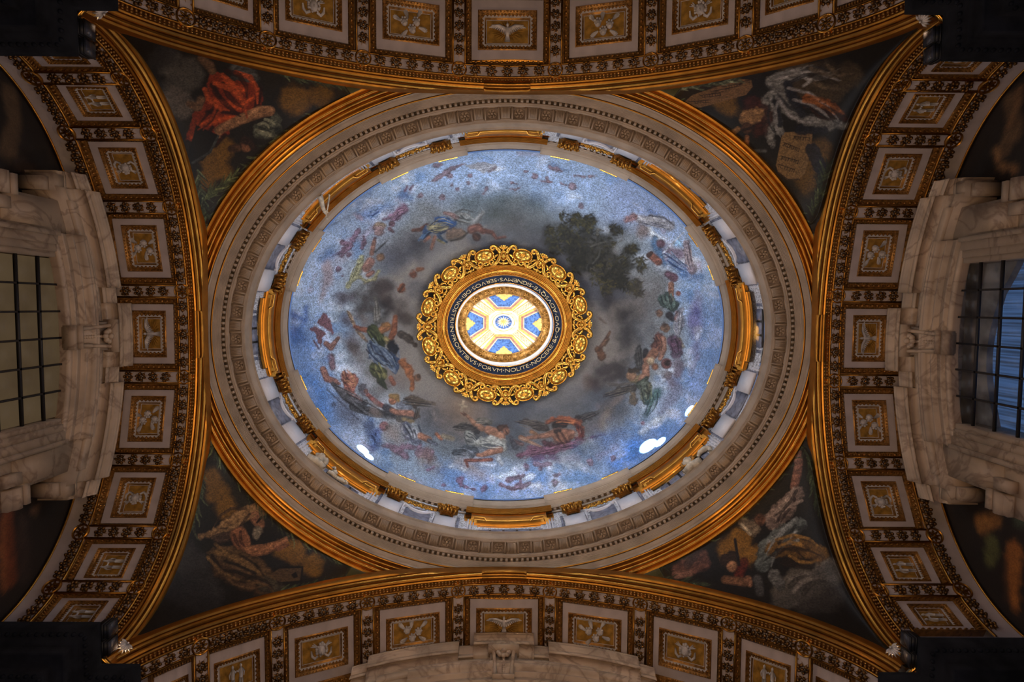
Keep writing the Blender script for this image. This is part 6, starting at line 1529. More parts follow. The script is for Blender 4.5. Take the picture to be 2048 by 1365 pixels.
PEND_STROKES = {
(-1, -1): [
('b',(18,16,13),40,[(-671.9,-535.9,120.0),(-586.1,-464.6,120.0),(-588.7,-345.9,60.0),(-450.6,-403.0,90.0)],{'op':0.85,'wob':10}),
('b',(98,68,21),8,[(-579.1,-335.8,26.0)],{'op':0.9,'wob':6}),
('b',(98,68,21),8,[(-563.8,-365.1,22.0)],{'op':0.9,'wob':6}),
('b',(98,68,21),8,[(-599.4,-306.8,18.0)],{'op':0.9,'wob':6}),
('b',(98,68,21),8,[(-420.4,-462.5,30.0)],{'op':0.9,'wob':6}),
('b',(98,68,21),8,[(-371.5,-472.1,22.0)],{'op':0.9,'wob':6}),
('b',(98,68,21),8,[(-559.8,-320.6,16.0)],{'op':0.9,'wob':6}),
('b',(66,62,55),8,[(-657.4,-535.7,26.0),(-631.6,-517.3,34.0),(-653.7,-485.7,26.0)],{'op':0.9,'wob':6,'lit':(0.3,0.4,0.4)}),
('b',(87,78,68),8,[(-654.1,-470.8,22.0),(-640.0,-450.7,22.0)],{'op':0.8,'wob':5}),
('b',(61,61,57),3.0,[(-526.5,-524.2,20.0),(-507.4,-508.8,18.0)],{'op':0.9,'wob':5}),
('b',(37,35,33),8,[(-681.4,-546.1,20.0),(-661.3,-576.3,16.0)],{'op':0.8,'wob':6}),
('p',(106,36,15),1.8,[(-584.8,-524.8),(-536.6,-504.1),(-495.8,-498.6),(-483.8,-463.3),(-499.0,-431.5),(-538.1,-424.1),(-553.4,-396.6),(-590.2,-365.7),(-634.7,-386.6),(-620.9,-433.5),(-595.9,-459.8)],{'wob':5}),
('b',(166,66,25),2.4,[(-576.3,-464.5,5.0),(-527.9,-448.8,7.0),(-503.2,-468.5,4.0)],{'op':0.9}),
('b',(166,66,25),2.4,[(-606.7,-415.4,5.0),(-567.5,-424.6,6.0),(-538.0,-432.1,3.0)],{'op':0.9}),
('b',(166,66,25),2.4,[(-621.9,-391.1,5.0),(-607.0,-403.6,4.0)],{'op':0.9}),
('b',(166,66,25),2.4,[(-556.2,-499.3,5.0),(-517.5,-483.7,6.0)],{'op':0.9}),
('b',(32,10,6),2.4,[(-591.5,-439.9,5.0),(-567.1,-442.4,5.0),(-508.7,-431.6,3.0)],{'op':0.95}),
('b',(32,10,6),2.4,[(-607.6,-376.0,5.0),(-582.4,-410.0,4.0)],{'op':0.95}),
('b',(32,10,6),2.4,[(-488.3,-483.4,6.0),(-496.8,-443.4,6.0)],{'op':0.95}),
('b',(32,10,6),2.4,[(-580.6,-494.5,6.0),(-566.5,-469.3,4.0)],{'op':0.95}),
('b',(32,10,6),2.4,[(-578.2,-375.3,6.0),(-558.3,-394.7,4.0)],{'op':0.95}),
('b',(124,88,59),1.5,[(-565.9,-406.7,9.0),(-528.4,-424.0,10.0),(-489.1,-439.4,12.0),(-469.5,-441.1,10.0)],{'lit':(-0.4,-0.6,0.45)}),
('b',(130,93,63),1.2,[(-569.8,-402.8,10.0),(-571.0,-392.9,4.0)]),
('b',(92,67,46),1.5,[(-627.2,-457.4,6.0),(-609.8,-451.1,9.0),(-603.6,-464.9,8.0)]),
('b',(85,62,42),1.5,[(-601.8,-547.2,7.0),(-586.5,-534.9,10.0),(-580.0,-522.7,8.0)]),
('b',(66,68,56),1.8,[(-489.7,-401.6,14.0),(-465.3,-401.2,18.0),(-458.1,-425.0,10.0)],{'wob':4,'lit':(-0.4,-0.6,0.45)}),
('b',(133,131,106),1.2,[(-494.5,-405.6,3.0),(-470.3,-393.4,4.0)],{'op':0.8}),
('b',(26,30,26),2.4,[(-454.5,-401.1,8.0)]),
('b',(89,57,38),1.8,[(-517.6,-372.3,12.0)],{'lit':(0.3,0.4,0.5)}),
('b',(35,22,15),1.8,[(-521.3,-384.2,8.0),(-509.7,-380.1,7.0),(-502.1,-368.1,6.0)]),
('b',(59,39,24),1.8,[(-547.1,-366.8,7.0),(-533.4,-368.6,8.0)]),
('p',(7,8,9),1.2,[(-614.5,-415.6),(-572.0,-395.0),(-576.3,-375.3),(-603.4,-344.3),(-635.8,-343.4)]),
('b',(57,61,59),0.9,[(-571.0,-392.9,2.0),(-588.4,-360.7,2.4),(-623.1,-341.1,2.0)]),
('m',(45,50,31),(126,135,86),[(-241.1,-478.7),(-322.7,-455.0),(-391.5,-417.1),(-465.7,-363.6),(-530.6,-305.2),(-581.3,-236.7)],120,24,11),
('m',(41,48,33),(111,120,80),[(-448.9,-513.6),(-371.2,-497.8),(-283.1,-482.7)],50,16,12),
('m',(45,53,37),(116,130,90),[(-613.6,-326.9),(-605.0,-277.4),(-599.2,-227.6)],34,18,13),
('m',(58,66,38),(131,140,82),[(-600.3,-267.4),(-580.2,-286.5),(-540.3,-315.3)],30,18,14),
('b',(163,68,29),0.7,[(-535.0,-519.2,4.8),(-507.2,-509.0,5.7),(-494.0,-485.8,4.6),(-493.8,-456.1,1.4)],{'op':0.8}),
('b',(38,12,7),0.7,[(-553.1,-523.3,4.8),(-528.3,-513.2,5.7),(-515.5,-492.5,4.6),(-513.7,-466.7,1.4)],{'op':0.8}),
('b',(163,68,29),0.7,[(-560.2,-514.0,4.8),(-542.9,-497.3,5.7),(-528.6,-478.0,4.6),(-518.6,-459.4,1.4)],{'op':0.8}),
('b',(38,12,7),0.7,[(-560.4,-496.5,4.8),(-550.8,-474.5,5.7),(-535.8,-457.4,4.6),(-518.8,-446.4,1.4)],{'op':0.8}),
('b',(163,68,29),0.7,[(-576.5,-498.2,4.8),(-542.0,-484.7,5.7),(-521.4,-459.0,4.6),(-514.2,-427.7,1.4)],{'op':0.8}),
('b',(38,12,7),0.7,[(-577.4,-481.6,4.8),(-561.5,-462.2,5.7),(-543.8,-444.3,4.6),(-527.3,-430.2,1.4)],{'op':0.8}),
('b',(163,68,29),0.7,[(-595.8,-486.1,4.8),(-587.5,-463.8,5.7),(-570.3,-449.3,4.6),(-548.8,-442.8,1.4)],{'op':0.8}),
('b',(150,59,24),0.7,[(-561.6,-446.1,2.3),(-576.3,-432.4,2.8),(-590.1,-417.8,2.2),(-601.2,-404.6,0.7)],{'op':0.8}),
('b',(34,10,6),0.7,[(-575.8,-438.2,2.3),(-582.6,-424.5,2.8),(-592.8,-414.0,2.2),(-604.2,-407.3,0.7)],{'op':0.8}),
('b',(150,59,24),0.7,[(-574.2,-448.2,2.3),(-583.5,-429.7,2.8),(-596.9,-415.0,2.2),(-611.5,-405.3,0.7)],{'op':0.8}),
('b',(34,10,6),0.7,[(-579.8,-450.0,2.3),(-592.4,-435.7,2.8),(-604.6,-420.9,2.2),(-614.5,-408.0,0.7)],{'op':0.8}),
('b',(123,123,100),0.7,[(-479.6,-424.2,2.9),(-471.6,-422.5,3.4),(-464.6,-418.2,2.7),(-459.5,-412.5,0.8)],{'op':0.8}),
('b',(30,34,29),0.7,[(-482.7,-418.1,2.9),(-476.0,-409.4,3.4),(-467.3,-405.8,2.7),(-458.3,-406.5,0.8)],{'op':0.8}),
('b',(123,123,100),0.7,[(-492.1,-414.6,2.9),(-482.8,-417.0,3.4),(-475.7,-413.6,2.7),(-471.2,-406.3,0.8)],{'op':0.8}),
('b',(30,34,29),0.7,[(-496.3,-409.1,2.9),(-486.7,-406.4,3.4),(-477.2,-403.2,2.7),(-469.3,-400.1,0.8)],{'op':0.8}),
('b',(123,123,100),0.7,[(-494.3,-401.0,2.9),(-485.8,-396.5,3.4),(-476.5,-394.2,2.7),(-467.8,-394.0,0.8)],{'op':0.8}),
],
(1, -1): [
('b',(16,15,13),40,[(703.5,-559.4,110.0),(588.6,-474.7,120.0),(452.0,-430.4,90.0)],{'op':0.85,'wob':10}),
('b',(93,66,23),8,[(411.5,-474.7,22.0),(431.6,-454.9,18.0)],{'op':0.9,'wob':6}),
('b',(86,61,20),8,[(611.8,-375.7,22.0),(583.4,-334.9,24.0),(589.6,-300.5,16.0)],{'op':0.9,'wob':6}),
('b',(58,48,34),8,[(567.3,-524.8,40.0),(626.9,-506.2,34.0),(665.4,-527.7,26.0)],{'op':0.9,'wob':6,'lit':(0.3,0.4,0.35)}),
('p',(99,73,45),0.9,[(339.0,-459.8),(351.0,-452.2),(374.6,-453.0),(462.4,-481.2),(474.7,-497.9),(471.4,-512.1),(449.8,-513.6),(430.3,-506.0),(357.3,-478.1)]),
('w',(23,14,8),(348.8,-463.2),(390.0,-468.9),8,5,20),
('w',(23,14,8),(372.1,-477.6),(413.2,-483.9),8,5,21),
('w',(23,14,8),(393.5,-486.5),(432.6,-494.7),8,5,22),
('w',(23,14,8),(414.9,-496.3),(454.9,-505.5),8,5,23),
('w',(23,14,8),(440.2,-505.2),(469.4,-512.0),8,5,24),
('p',(110,85,52),0.9,[(536.5,-407.9),(596.6,-412.9),(592.4,-363.0),(583.7,-328.0),(572.2,-315.6),(549.4,-314.8),(530.1,-328.2),(525.7,-341.9)]),
('b',(57,43,26),0.9,[(530.1,-328.2,1.5),(549.4,-314.8,1.5),(572.2,-315.6,1.5)]),
('w',(23,14,8),(557.4,-401.6),(591.2,-398.7),9,6,30),
('w',(23,14,8),(539.1,-388.1),(572.1,-376.2),9,6,31),
('w',(23,14,8),(535.0,-361.1),(571.0,-352.3),9,6,32),
('w',(23,14,8),(529.6,-345.0),(563.6,-334.2),9,6,33),
('b',(98,96,91),1.8,[(516.7,-508.1,16.0),(557.4,-524.6,14.0),(596.4,-535.8,10.0)],{'wob':4,'lit':(-0.4,-0.6,0.45)}),
('b',(98,96,91),1.8,[(528.8,-498.3,14.0),(544.8,-458.3,14.0),(580.1,-434.3,12.0),(629.7,-426.1,12.0)],{'wob':4,'lit':(-0.4,-0.6,0.45)}),
('b',(98,96,91),1.8,[(514.5,-482.7,10.0),(522.9,-432.5,10.0),(531.5,-410.8,8.0)],{'wob':4,'lit':(-0.4,-0.6,0.45)}),
('b',(98,96,91),1.8,[(609.8,-430.3,10.0),(659.4,-425.8,8.0)],{'wob':4,'lit':(-0.4,-0.6,0.45)}),
('b',(98,96,91),1.8,[(500.1,-472.1,8.0),(509.7,-412.1,10.0),(517.5,-382.4,6.0)],{'wob':4,'lit':(-0.4,-0.6,0.45)}),
('b',(21,24,32),2.4,[(543.3,-503.8,10.0),(559.2,-468.8,10.0),(574.8,-444.1,8.0)],{'op':0.95,'wob':3}),
('b',(21,24,32),2.4,[(570.9,-414.0,10.0),(620.3,-413.8,8.0)],{'op':0.95,'wob':3}),
('b',(21,24,32),2.4,[(596.9,-375.1,14.0),(613.0,-341.2,14.0)],{'op':0.95,'wob':3}),
('b',(21,24,32),2.4,[(519.9,-467.6,6.0),(531.1,-422.7,6.0)],{'op':0.95,'wob':3}),
('b',(100,55,24),1.8,[(580.7,-474.5,10.0),(618.5,-463.6,14.0),(648.6,-448.8,10.0)],{'wob':4,'lit':(-0.4,-0.6,0.45)}),
('b',(41,19,10),1.8,[(579.1,-462.3,5.0),(658.9,-439.5,6.0)]),
('b',(49,21,14),3.0,[(475.7,-461.3,20.0),(506.0,-437.0,16.0),(492.0,-411.6,14.0)],{'op':0.9,'wob':5}),
('b',(119,88,56),1.8,[(467.6,-435.9,16.0),(483.2,-443.4,14.0)],{'wob':5}),
('b',(68,44,29),1.8,[(466.2,-414.8,11.0)]),
('b',(35,20,14),1.2,[(460.4,-410.6,3.0),(474.1,-415.0,3.0)]),
('b',(116,83,48),1.2,[(435.0,-401.8,6.0),(448.5,-412.2,5.0)]),
('b',(109,71,43),1.2,[(466.7,-396.8,4.0),(466.2,-380.9,5.0)]),
('b',(64,64,62),1.2,[(471.4,-369.2,3.0),(503.1,-370.1,4.0)]),
('m',(45,50,31),(116,125,81),[(235.2,-488.2),(313.2,-460.2),(382.9,-422.3),(453.2,-370.8),(519.6,-301.3),(577.0,-225.5)],110,22,41),
('m',(49,55,38),(147,152,120),[(293.2,-481.2),(371.7,-497.3),(449.8,-511.6)],40,14,42),
('m',(40,46,31),(106,114,71),[(601.4,-246.5),(614.6,-296.9),(627.7,-347.1)],36,20,43),
('b',(147,142,135),0.7,[(551.6,-533.3,3.4),(585.6,-515.2,4.0),(617.3,-519.1,3.2),(642.5,-539.1,1.0)],{'op':0.8}),
('b',(41,41,43),0.7,[(562.0,-526.2,3.4),(584.1,-540.0,4.0),(607.6,-540.7,3.2),(628.8,-531.4,1.0)],{'op':0.8}),
('b',(147,142,135),0.7,[(518.9,-513.3,3.4),(561.7,-528.6,4.0),(605.8,-532.3,3.2),(644.5,-526.9,1.0)],{'op':0.8}),
('b',(41,41,43),0.7,[(547.0,-508.1,3.4),(576.0,-525.0,4.0),(606.5,-527.8,3.2),(633.8,-519.6,1.0)],{'op':0.8}),
('b',(147,142,135),0.7,[(575.2,-503.0,3.4),(598.5,-521.4,4.0),(623.5,-524.2,3.2),(646.2,-514.9,1.0)],{'op':0.8}),
('b',(139,134,130),0.7,[(544.8,-497.7,3.0),(587.2,-487.7,3.6),(622.5,-464.6,2.9),(647.4,-435.5,0.9)],{'op':0.8}),
('b',(31,33,38),0.7,[(558.0,-481.7,3.0),(586.8,-458.5,3.6),(618.4,-440.5,2.9),(647.6,-429.4,0.9)],{'op':0.8}),
('b',(139,134,130),0.7,[(556.5,-474.3,3.0),(588.9,-466.7,3.6),(616.4,-450.1,2.9),(636.3,-429.3,0.9)],{'op':0.8}),
('b',(31,33,38),0.7,[(525.6,-483.8,3.0),(546.6,-459.5,3.6),(573.5,-446.1,2.9),(601.0,-442.8,0.9)],{'op':0.8}),
('b',(139,134,130),0.7,[(527.0,-474.7,3.0),(548.5,-443.3,3.6),(579.3,-429.1,2.9),(612.8,-430.0,0.9)],{'op':0.8}),
('b',(129,126,122),0.7,[(524.8,-468.9,2.3),(518.7,-442.5,2.8),(522.6,-417.9,2.2),(533.5,-397.9,0.7)],{'op':0.8}),
('b',(31,33,38),0.7,[(517.4,-481.2,2.3),(517.3,-462.4,2.8),(520.0,-444.2,2.2),(524.6,-429.0,0.7)],{'op':0.8}),
('b',(129,126,122),0.7,[(514.7,-463.3,2.3),(522.3,-445.7,2.8),(524.9,-427.5,2.2),(523.2,-411.3,0.7)],{'op':0.8}),
('b',(31,33,38),0.7,[(509.4,-461.6,2.3),(506.4,-441.4,2.8),(510.6,-422.3,2.2),(519.8,-407.0,0.7)],{'op':0.8}),
('b',(142,84,39),0.7,[(581.0,-485.5,3.1),(607.0,-475.8,3.8),(632.2,-464.4,3.0),(653.4,-453.4,0.9)],{'op':0.8}),
('b',(45,23,12),0.7,[(605.8,-467.3,3.1),(624.0,-458.3,3.8),(642.6,-450.7,3.0),(658.9,-445.4,0.9)],{'op':0.8}),
('b',(142,84,39),0.7,[(575.5,-471.5,3.1),(600.1,-469.3,3.8),(621.9,-460.1,3.0),(638.6,-447.1,0.9)],{'op':0.8}),
('b',(45,23,12),0.7,[(590.9,-457.1,3.1),(606.0,-442.4,3.8),(624.7,-436.8,3.0),(643.4,-439.2,0.9)],{'op':0.8}),
('b',(86,73,55),0.7,[(617.0,-554.2,5.0),(631.8,-533.6,6.0),(650.6,-526.4,4.8),(669.7,-530.4,1.4)],{'op':0.8}),
('b',(36,30,23),0.7,[(581.6,-553.2,5.0),(609.5,-560.5,6.0),(632.2,-550.2,4.8),(647.6,-528.1,1.4)],{'op':0.8}),
('b',(86,73,55),0.7,[(586.6,-538.6,5.0),(605.2,-531.6,6.0),(624.1,-525.4,4.8),(640.5,-520.8,1.4)],{'op':0.8}),
('b',(36,30,23),0.7,[(586.8,-525.7,5.0),(606.2,-518.8,6.0),(626.1,-513.6,4.8),(643.5,-510.2,1.4)],{'op':0.8}),
('b',(86,73,55),0.7,[(594.9,-510.2,5.0),(613.0,-502.2,6.0),(632.5,-498.5,4.8),(650.0,-498.6,1.4)],{'op':0.8}),
],
(-1, 1): [
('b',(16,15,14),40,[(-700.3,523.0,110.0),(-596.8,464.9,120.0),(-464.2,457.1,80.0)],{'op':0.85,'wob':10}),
('b',(108,75,22),8,[(-597.9,287.7,18.0)],{'op':0.9,'wob':6}),
('b',(108,75,22),8,[(-588.4,318.4,24.0)],{'op':0.9,'wob':6}),
('b',(108,75,22),8,[(-573.9,349.2,22.0)],{'op':0.9,'wob':6}),
('b',(108,75,22),8,[(-433.4,442.5,24.0)],{'op':0.9,'wob':6}),
('b',(108,75,22),8,[(-398.1,468.0,22.0)],{'op':0.9,'wob':6}),
('b',(108,75,22),8,[(-463.8,437.0,16.0)],{'op':0.9,'wob':6}),
('b',(41,39,37),10,[(-652.3,443.3,26.0),(-638.0,484.2,34.0),(-618.6,524.6,34.0)],{'op':0.9,'wob':6,'lit':(0.3,-0.4,0.4)}),
('b',(32,30,30),10,[(-669.4,513.6,30.0),(-608.9,544.5,26.0)],{'op':0.8,'wob':6}),
('b',(114,86,54),1.8,[(-503.1,357.7,12.0),(-523.4,357.3,14.0),(-554.2,376.9,12.0),(-595.4,400.3,10.0),(-623.9,407.6,6.0)],{'wob':4,'lit':(-0.4,-0.6,0.45)}),
('b',(60,44,32),2.4,[(-585.4,409.6,14.0),(-544.4,395.3,12.0)],{'op':0.9}),
('b',(119,81,56),1.5,[(-511.5,371.7,13.0),(-503.7,386.0,10.0)],{'lit':(-0.4,-0.6,0.45)}),
('b',(104,93,76),1.8,[(-507.9,398.0,9.0),(-512.2,410.1,6.0)],{'wob':3}),
('b',(31,18,13),1.2,[(-501.4,371.9,3.0),(-509.7,381.8,2.0)]),
('b',(109,69,45),1.8,[(-546.7,407.4,18.0),(-539.1,431.7,16.0)],{'lit':(-0.4,-0.6,0.45)}),
('b',(126,84,54),1.5,[(-529.1,440.0,12.0),(-494.4,436.5,11.0),(-468.8,426.9,8.0)],{'lit':(-0.4,-0.6,0.45)}),
('b',(129,86,57),1.2,[(-471.9,428.9,7.0),(-451.3,417.1,6.0),(-446.1,411.2,2.0)]),
('b',(114,72,47),1.2,[(-467.9,435.0,6.0),(-447.4,427.3,3.0)]),
('b',(71,52,29),2.4,[(-596.3,442.7,14.0),(-555.7,445.5,16.0),(-513.3,468.3,16.0),(-485.3,496.6,14.0)],{'wob':5,'lit':(-0.4,-0.6,0.45)}),
('b',(99,75,41),2.4,[(-594.2,438.7,5.0),(-549.7,453.7,6.0)],{'op':0.8}),
('b',(21,16,11),3.0,[(-576.4,463.3,10.0),(-525.9,486.1,10.0)],{'op':0.9,'wob':4}),
('b',(61,43,26),3.0,[(-586.9,475.1,16.0),(-536.4,500.9,18.0),(-485.6,516.3,14.0)],{'wob':5,'lit':(-0.4,-0.6,0.45)}),
('b',(56,50,38),2.4,[(-495.6,506.4,16.0),(-465.2,516.5,12.0)],{'op':0.9,'wob':4,'lit':(-0.4,-0.6,0.45)}),
('p',(69,52,33),1.2,[(-485.1,486.7),(-462.4,473.1),(-419.6,473.6),(-424.0,499.2),(-464.9,501.8)]),
('b',(16,12,9),0.9,[(-462.4,473.1,2.0),(-418.5,472.7,2.0),(-422.0,503.1,2.5)]),
('p',(11,9,9),0.6,[(-442.2,487.2),(-431.9,481.4),(-428.0,491.3),(-436.2,495.2)]),
('m',(45,50,31),(121,130,81),[(-601.3,192.8),(-581.7,243.1),(-522.7,319.9),(-463.0,384.7),(-382.4,438.5),(-316.5,469.7),(-251.5,489.7)],120,24,51),
('m',(40,46,31),(111,120,76),[(-622.7,271.5),(-626.2,332.3),(-640.9,392.8)],40,18,52),
('m',(45,51,33),(106,114,71),[(-465.2,518.5),(-373.0,503.4),(-291.5,494.7)],34,14,53),
('b',(140,108,71),0.7,[(-514.5,366.5,2.7),(-543.9,380.1,3.2),(-573.3,393.4,2.6),(-598.6,404.6,0.8)],{'op':0.8}),
('b',(57,41,26),0.7,[(-524.1,363.9,2.7),(-540.0,383.4,3.2),(-561.2,392.2,2.6),(-583.3,391.8,0.8)],{'op':0.8}),
('b',(140,108,71),0.7,[(-533.1,361.0,2.7),(-549.1,386.8,3.2),(-572.8,397.0,2.6),(-598.9,393.8,0.8)],{'op':0.8}),
('b',(57,41,26),0.7,[(-531.7,353.0,2.7),(-561.1,352.1,3.2),(-583.5,365.4,2.6),(-597.5,387.6,0.8)],{'op':0.8}),
('b',(117,88,50),0.7,[(-595.5,423.4,3.2),(-561.8,451.1,3.8),(-524.9,472.9,3.1),(-490.7,487.3,0.9)],{'op':0.8}),
('b',(25,18,12),0.7,[(-570.5,446.4,3.2),(-538.0,451.8,3.8),(-512.1,468.6,3.1),(-494.8,491.6,0.9)],{'op':0.8}),
('b',(117,88,50),0.7,[(-592.5,442.9,3.2),(-551.9,449.3,3.8),(-519.2,469.4,3.1),(-497.1,496.9,0.9)],{'op':0.8}),
('b',(25,18,12),0.7,[(-603.0,445.8,3.2),(-578.5,482.2,3.8),(-542.9,499.4,3.1),(-504.1,499.7,0.9)],{'op':0.8}),
('b',(117,88,50),0.7,[(-612.0,449.7,3.2),(-585.5,479.3,3.8),(-551.4,495.5,3.1),(-516.4,499.5,0.9)],{'op':0.8}),
('b',(25,18,12),0.7,[(-579.1,477.0,3.2),(-549.6,481.0,3.8),(-525.1,493.5,3.1),(-507.9,510.7,0.9)],{'op':0.8}),
('b',(90,66,40),0.7,[(-580.8,462.7,2.9),(-554.3,472.1,3.4),(-528.3,482.9,2.7),(-506.5,493.2,0.8)],{'op':0.8}),
('b',(29,22,15),0.7,[(-558.9,478.0,2.9),(-530.6,488.2,3.4),(-502.5,499.0,2.7),(-478.5,508.5,0.8)],{'op':0.8}),
('b',(90,66,40),0.7,[(-586.1,475.4,2.9),(-560.1,504.0,3.4),(-527.0,514.1,2.7),(-493.3,508.7,0.8)],{'op':0.8}),
('b',(29,22,15),0.7,[(-544.9,497.5,2.9),(-514.9,490.7,3.4),(-491.0,500.1,2.7),(-475.2,520.3,0.8)],{'op':0.8}),
('b',(90,66,40),0.7,[(-539.6,506.7,2.9),(-512.1,500.7,3.4),(-489.8,508.7,2.7),(-474.6,525.9,0.8)],{'op':0.8}),
('b',(136,89,59),0.7,[(-534.7,399.9,3.1),(-528.8,410.7,3.8),(-526.2,422.5,3.0),(-526.6,433.5,0.9)],{'op':0.8}),
('b',(63,37,24),0.7,[(-542.9,399.4,3.1),(-545.0,412.5,3.8),(-541.1,423.5,3.0),(-533.3,431.5,0.9)],{'op':0.8}),
('b',(136,89,59),0.7,[(-550.0,402.2,3.1),(-551.3,417.4,3.8),(-546.0,430.4,3.0),(-536.5,440.0,0.9)],{'op':0.8}),
('b',(63,37,24),0.7,[(-556.5,406.7,3.1),(-554.1,415.5,3.8),(-550.2,423.8,3.0),(-545.6,430.5,0.9)],{'op':0.8}),
],
(1, 1): [
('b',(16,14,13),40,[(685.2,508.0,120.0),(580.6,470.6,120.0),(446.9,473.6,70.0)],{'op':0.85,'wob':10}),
('b',(118,82,26),8,[(476.1,417.6,26.0),(450.9,433.4,20.0),(497.4,442.4,20.0)],{'op':0.9,'wob':6}),
('b',(90,83,72),7,[(566.8,516.0,22.0),(602.3,498.2,34.0),(653.1,478.8,34.0)],{'wob':6,'lit':(0.3,-0.4,0.4)}),
('b',(52,48,44),10,[(613.6,525.0,34.0),(665.0,518.8,30.0)],{'op':0.9,'wob':6}),
('b',(70,66,60),8,[(693.4,457.5,22.0),(562.5,540.9,18.0)],{'op':0.9,'wob':5}),
('b',(124,84,65),1.5,[(591.6,251.7,8.0),(588.4,277.3,9.0),(583.1,302.9,8.0)],{'lit':(-0.4,-0.6,0.45)}),
('b',(127,89,70),1.5,[(590.4,248.7,9.0),(592.9,231.5,3.0)]),
('b',(127,89,70),1.2,[(585.1,241.9,3.0),(580.7,230.0,2.0)]),
('b',(106,89,78),1.8,[(591.6,312.8,13.0),(571.1,341.1,20.0),(546.5,370.2,22.0)],{'wob':5,'lit':(-0.4,-0.6,0.45)}),
('b',(58,44,38),1.8,[(584.0,328.4,5.0),(556.7,370.0,6.0)]),
('b',(158,137,121),1.8,[(577.7,324.5,4.0),(552.0,351.8,5.0)],{'op':0.8}),
('b',(103,88,69),1.8,[(483.2,379.9,14.0),(501.9,387.6,16.0)],{'wob':5}),
('b',(172,155,127),1.2,[(479.2,382.0,3.0),(496.1,399.9,4.0)],{'op':0.8}),
('b',(85,55,37),2.4,[(515.7,371.0,12.0)],{'op':0.9}),
('b',(74,78,74),1.8,[(598.0,378.9,14.0),(567.9,398.1,20.0),(533.1,431.4,22.0),(523.7,461.9,16.0)],{'wob':5,'lit':(-0.4,-0.6,0.45)}),
('b',(124,126,122),2.4,[(577.7,385.7,5.0),(537.7,416.2,6.0)],{'op':0.8}),
('b',(94,66,26),3.0,[(548.4,429.0,18.0),(589.4,424.9,22.0),(641.3,438.5,18.0)],{'wob':5,'lit':(-0.4,-0.6,0.45)}),
('b',(144,102,43),2.4,[(558.5,422.7,5.0),(599.5,419.6,6.0)],{'op':0.8}),
('b',(29,20,12),3.0,[(569.9,455.8,10.0),(621.5,459.5,12.0)],{'op':0.9}),
('b',(83,81,76),1.8,[(548.1,481.4,12.0),(561.1,501.2,12.0)],{'wob':3,'lit':(-0.4,-0.6,0.45)}),
('b',(59,57,55),1.8,[(514.4,492.2,10.0),(520.4,516.9,9.0)]),
('b',(39,26,18),1.8,[(448.5,455.6,14.0),(462.6,447.2,12.0)],{'wob':3}),
('b',(145,104,73),1.5,[(461.2,467.3,11.0)],{'lit':(-0.4,-0.6,0.45)}),
('b',(57,37,26),0.7,[(465.1,463.2,1.0)]),
('b',(57,37,26),0.7,[(458.0,466.3,1.0)]),
('b',(94,49,39),0.7,[(463.4,473.2,1.2)]),
('b',(83,30,19),2.4,[(485.6,457.7,10.0),(476.0,483.0,10.0)],{'op':0.9}),
('b',(104,72,49),1.8,[(447.5,493.5,8.0),(488.8,497.6,9.0)]),
('b',(130,91,66),1.5,[(494.9,492.5,8.0),(499.3,502.4,5.0)]),
('b',(90,58,46),3.6,[(395.1,456.8,20.0),(354.4,475.6,16.0)],{'op':0.8,'wob':5}),
('b',(127,89,70),1.8,[(346.4,485.5,8.0),(375.2,483.0,6.0)],{'op':0.9}),
('b',(55,41,34),2.4,[(384.5,445.1,10.0),(369.6,465.4,8.0)],{'op':0.8}),
('b',(28,22,21),1.2,[(465.7,412.8,3.0),(475.4,463.0,3.0)]),
('m',(45,50,31),(121,130,86),[(234.1,489.2),(313.2,461.0),(394.3,420.7),(464.6,366.1),(524.1,305.6),(582.6,226.9)],110,22,61),
('m',(40,46,31),(106,115,76),[(253.1,492.2),(334.3,495.3),(406.6,506.0)],34,14,62),
('m',(40,46,33),(96,105,70),[(602.9,225.7),(620.3,285.6),(637.9,346.1)],34,18,63),
('b',(158,137,121),0.7,[(600.5,329.6,3.0),(578.1,340.5,3.6),(562.9,357.4,2.9),(555.3,376.4,0.9)],{'op':0.8}),
('b',(56,44,38),0.7,[(575.2,347.9,3.0),(566.0,359.4,3.6),(555.9,369.9,2.9),(546.4,378.3,0.9)],{'op':0.8}),
('b',(158,137,121),0.7,[(579.2,331.9,3.0),(565.1,342.5,3.6),(554.1,355.8,2.9),(547.0,369.2,0.9)],{'op':0.8}),
('b',(56,44,38),0.7,[(589.2,309.0,3.0),(577.5,331.8,3.6),(561.4,350.8,2.9),(544.1,364.1,0.9)],{'op':0.8}),
('b',(158,137,121),0.7,[(582.9,305.0,3.0),(569.3,328.0,3.6),(552.9,348.5,2.9),(536.6,364.3,0.9)],{'op':0.8}),
('b',(129,131,127),0.7,[(595.2,410.8,3.4),(565.5,420.8,4.0),(547.7,440.9,3.2),(541.4,465.8,1.0)],{'op':0.8}),
('b',(39,43,41),0.7,[(609.0,382.3,3.4),(576.0,392.3,4.0),(557.7,414.5,3.2),(553.2,443.1,1.0)],{'op':0.8}),
('b',(129,131,127),0.7,[(590.5,391.2,3.4),(572.2,410.0,4.0),(555.1,429.7,3.2),(541.3,447.3,1.0)],{'op':0.8}),
('b',(39,43,41),0.7,[(588.1,381.5,3.4),(571.1,411.4,4.0),(549.0,436.8,3.2),(526.1,455.2,1.0)],{'op':0.8}),
('b',(129,131,127),0.7,[(590.4,366.3,3.4),(564.5,388.1,4.0),(544.3,414.3,3.2),(531.1,440.4,1.0)],{'op':0.8}),
('b',(154,112,50),0.7,[(550.2,410.8,2.8),(585.5,400.5,3.3),(618.6,407.4,2.7),(645.4,426.5,0.8)],{'op':0.8}),
('b',(39,26,12),0.7,[(554.9,418.2,2.8),(577.5,423.0,3.3),(600.3,426.7,2.7),(619.9,428.8,0.8)],{'op':0.8}),
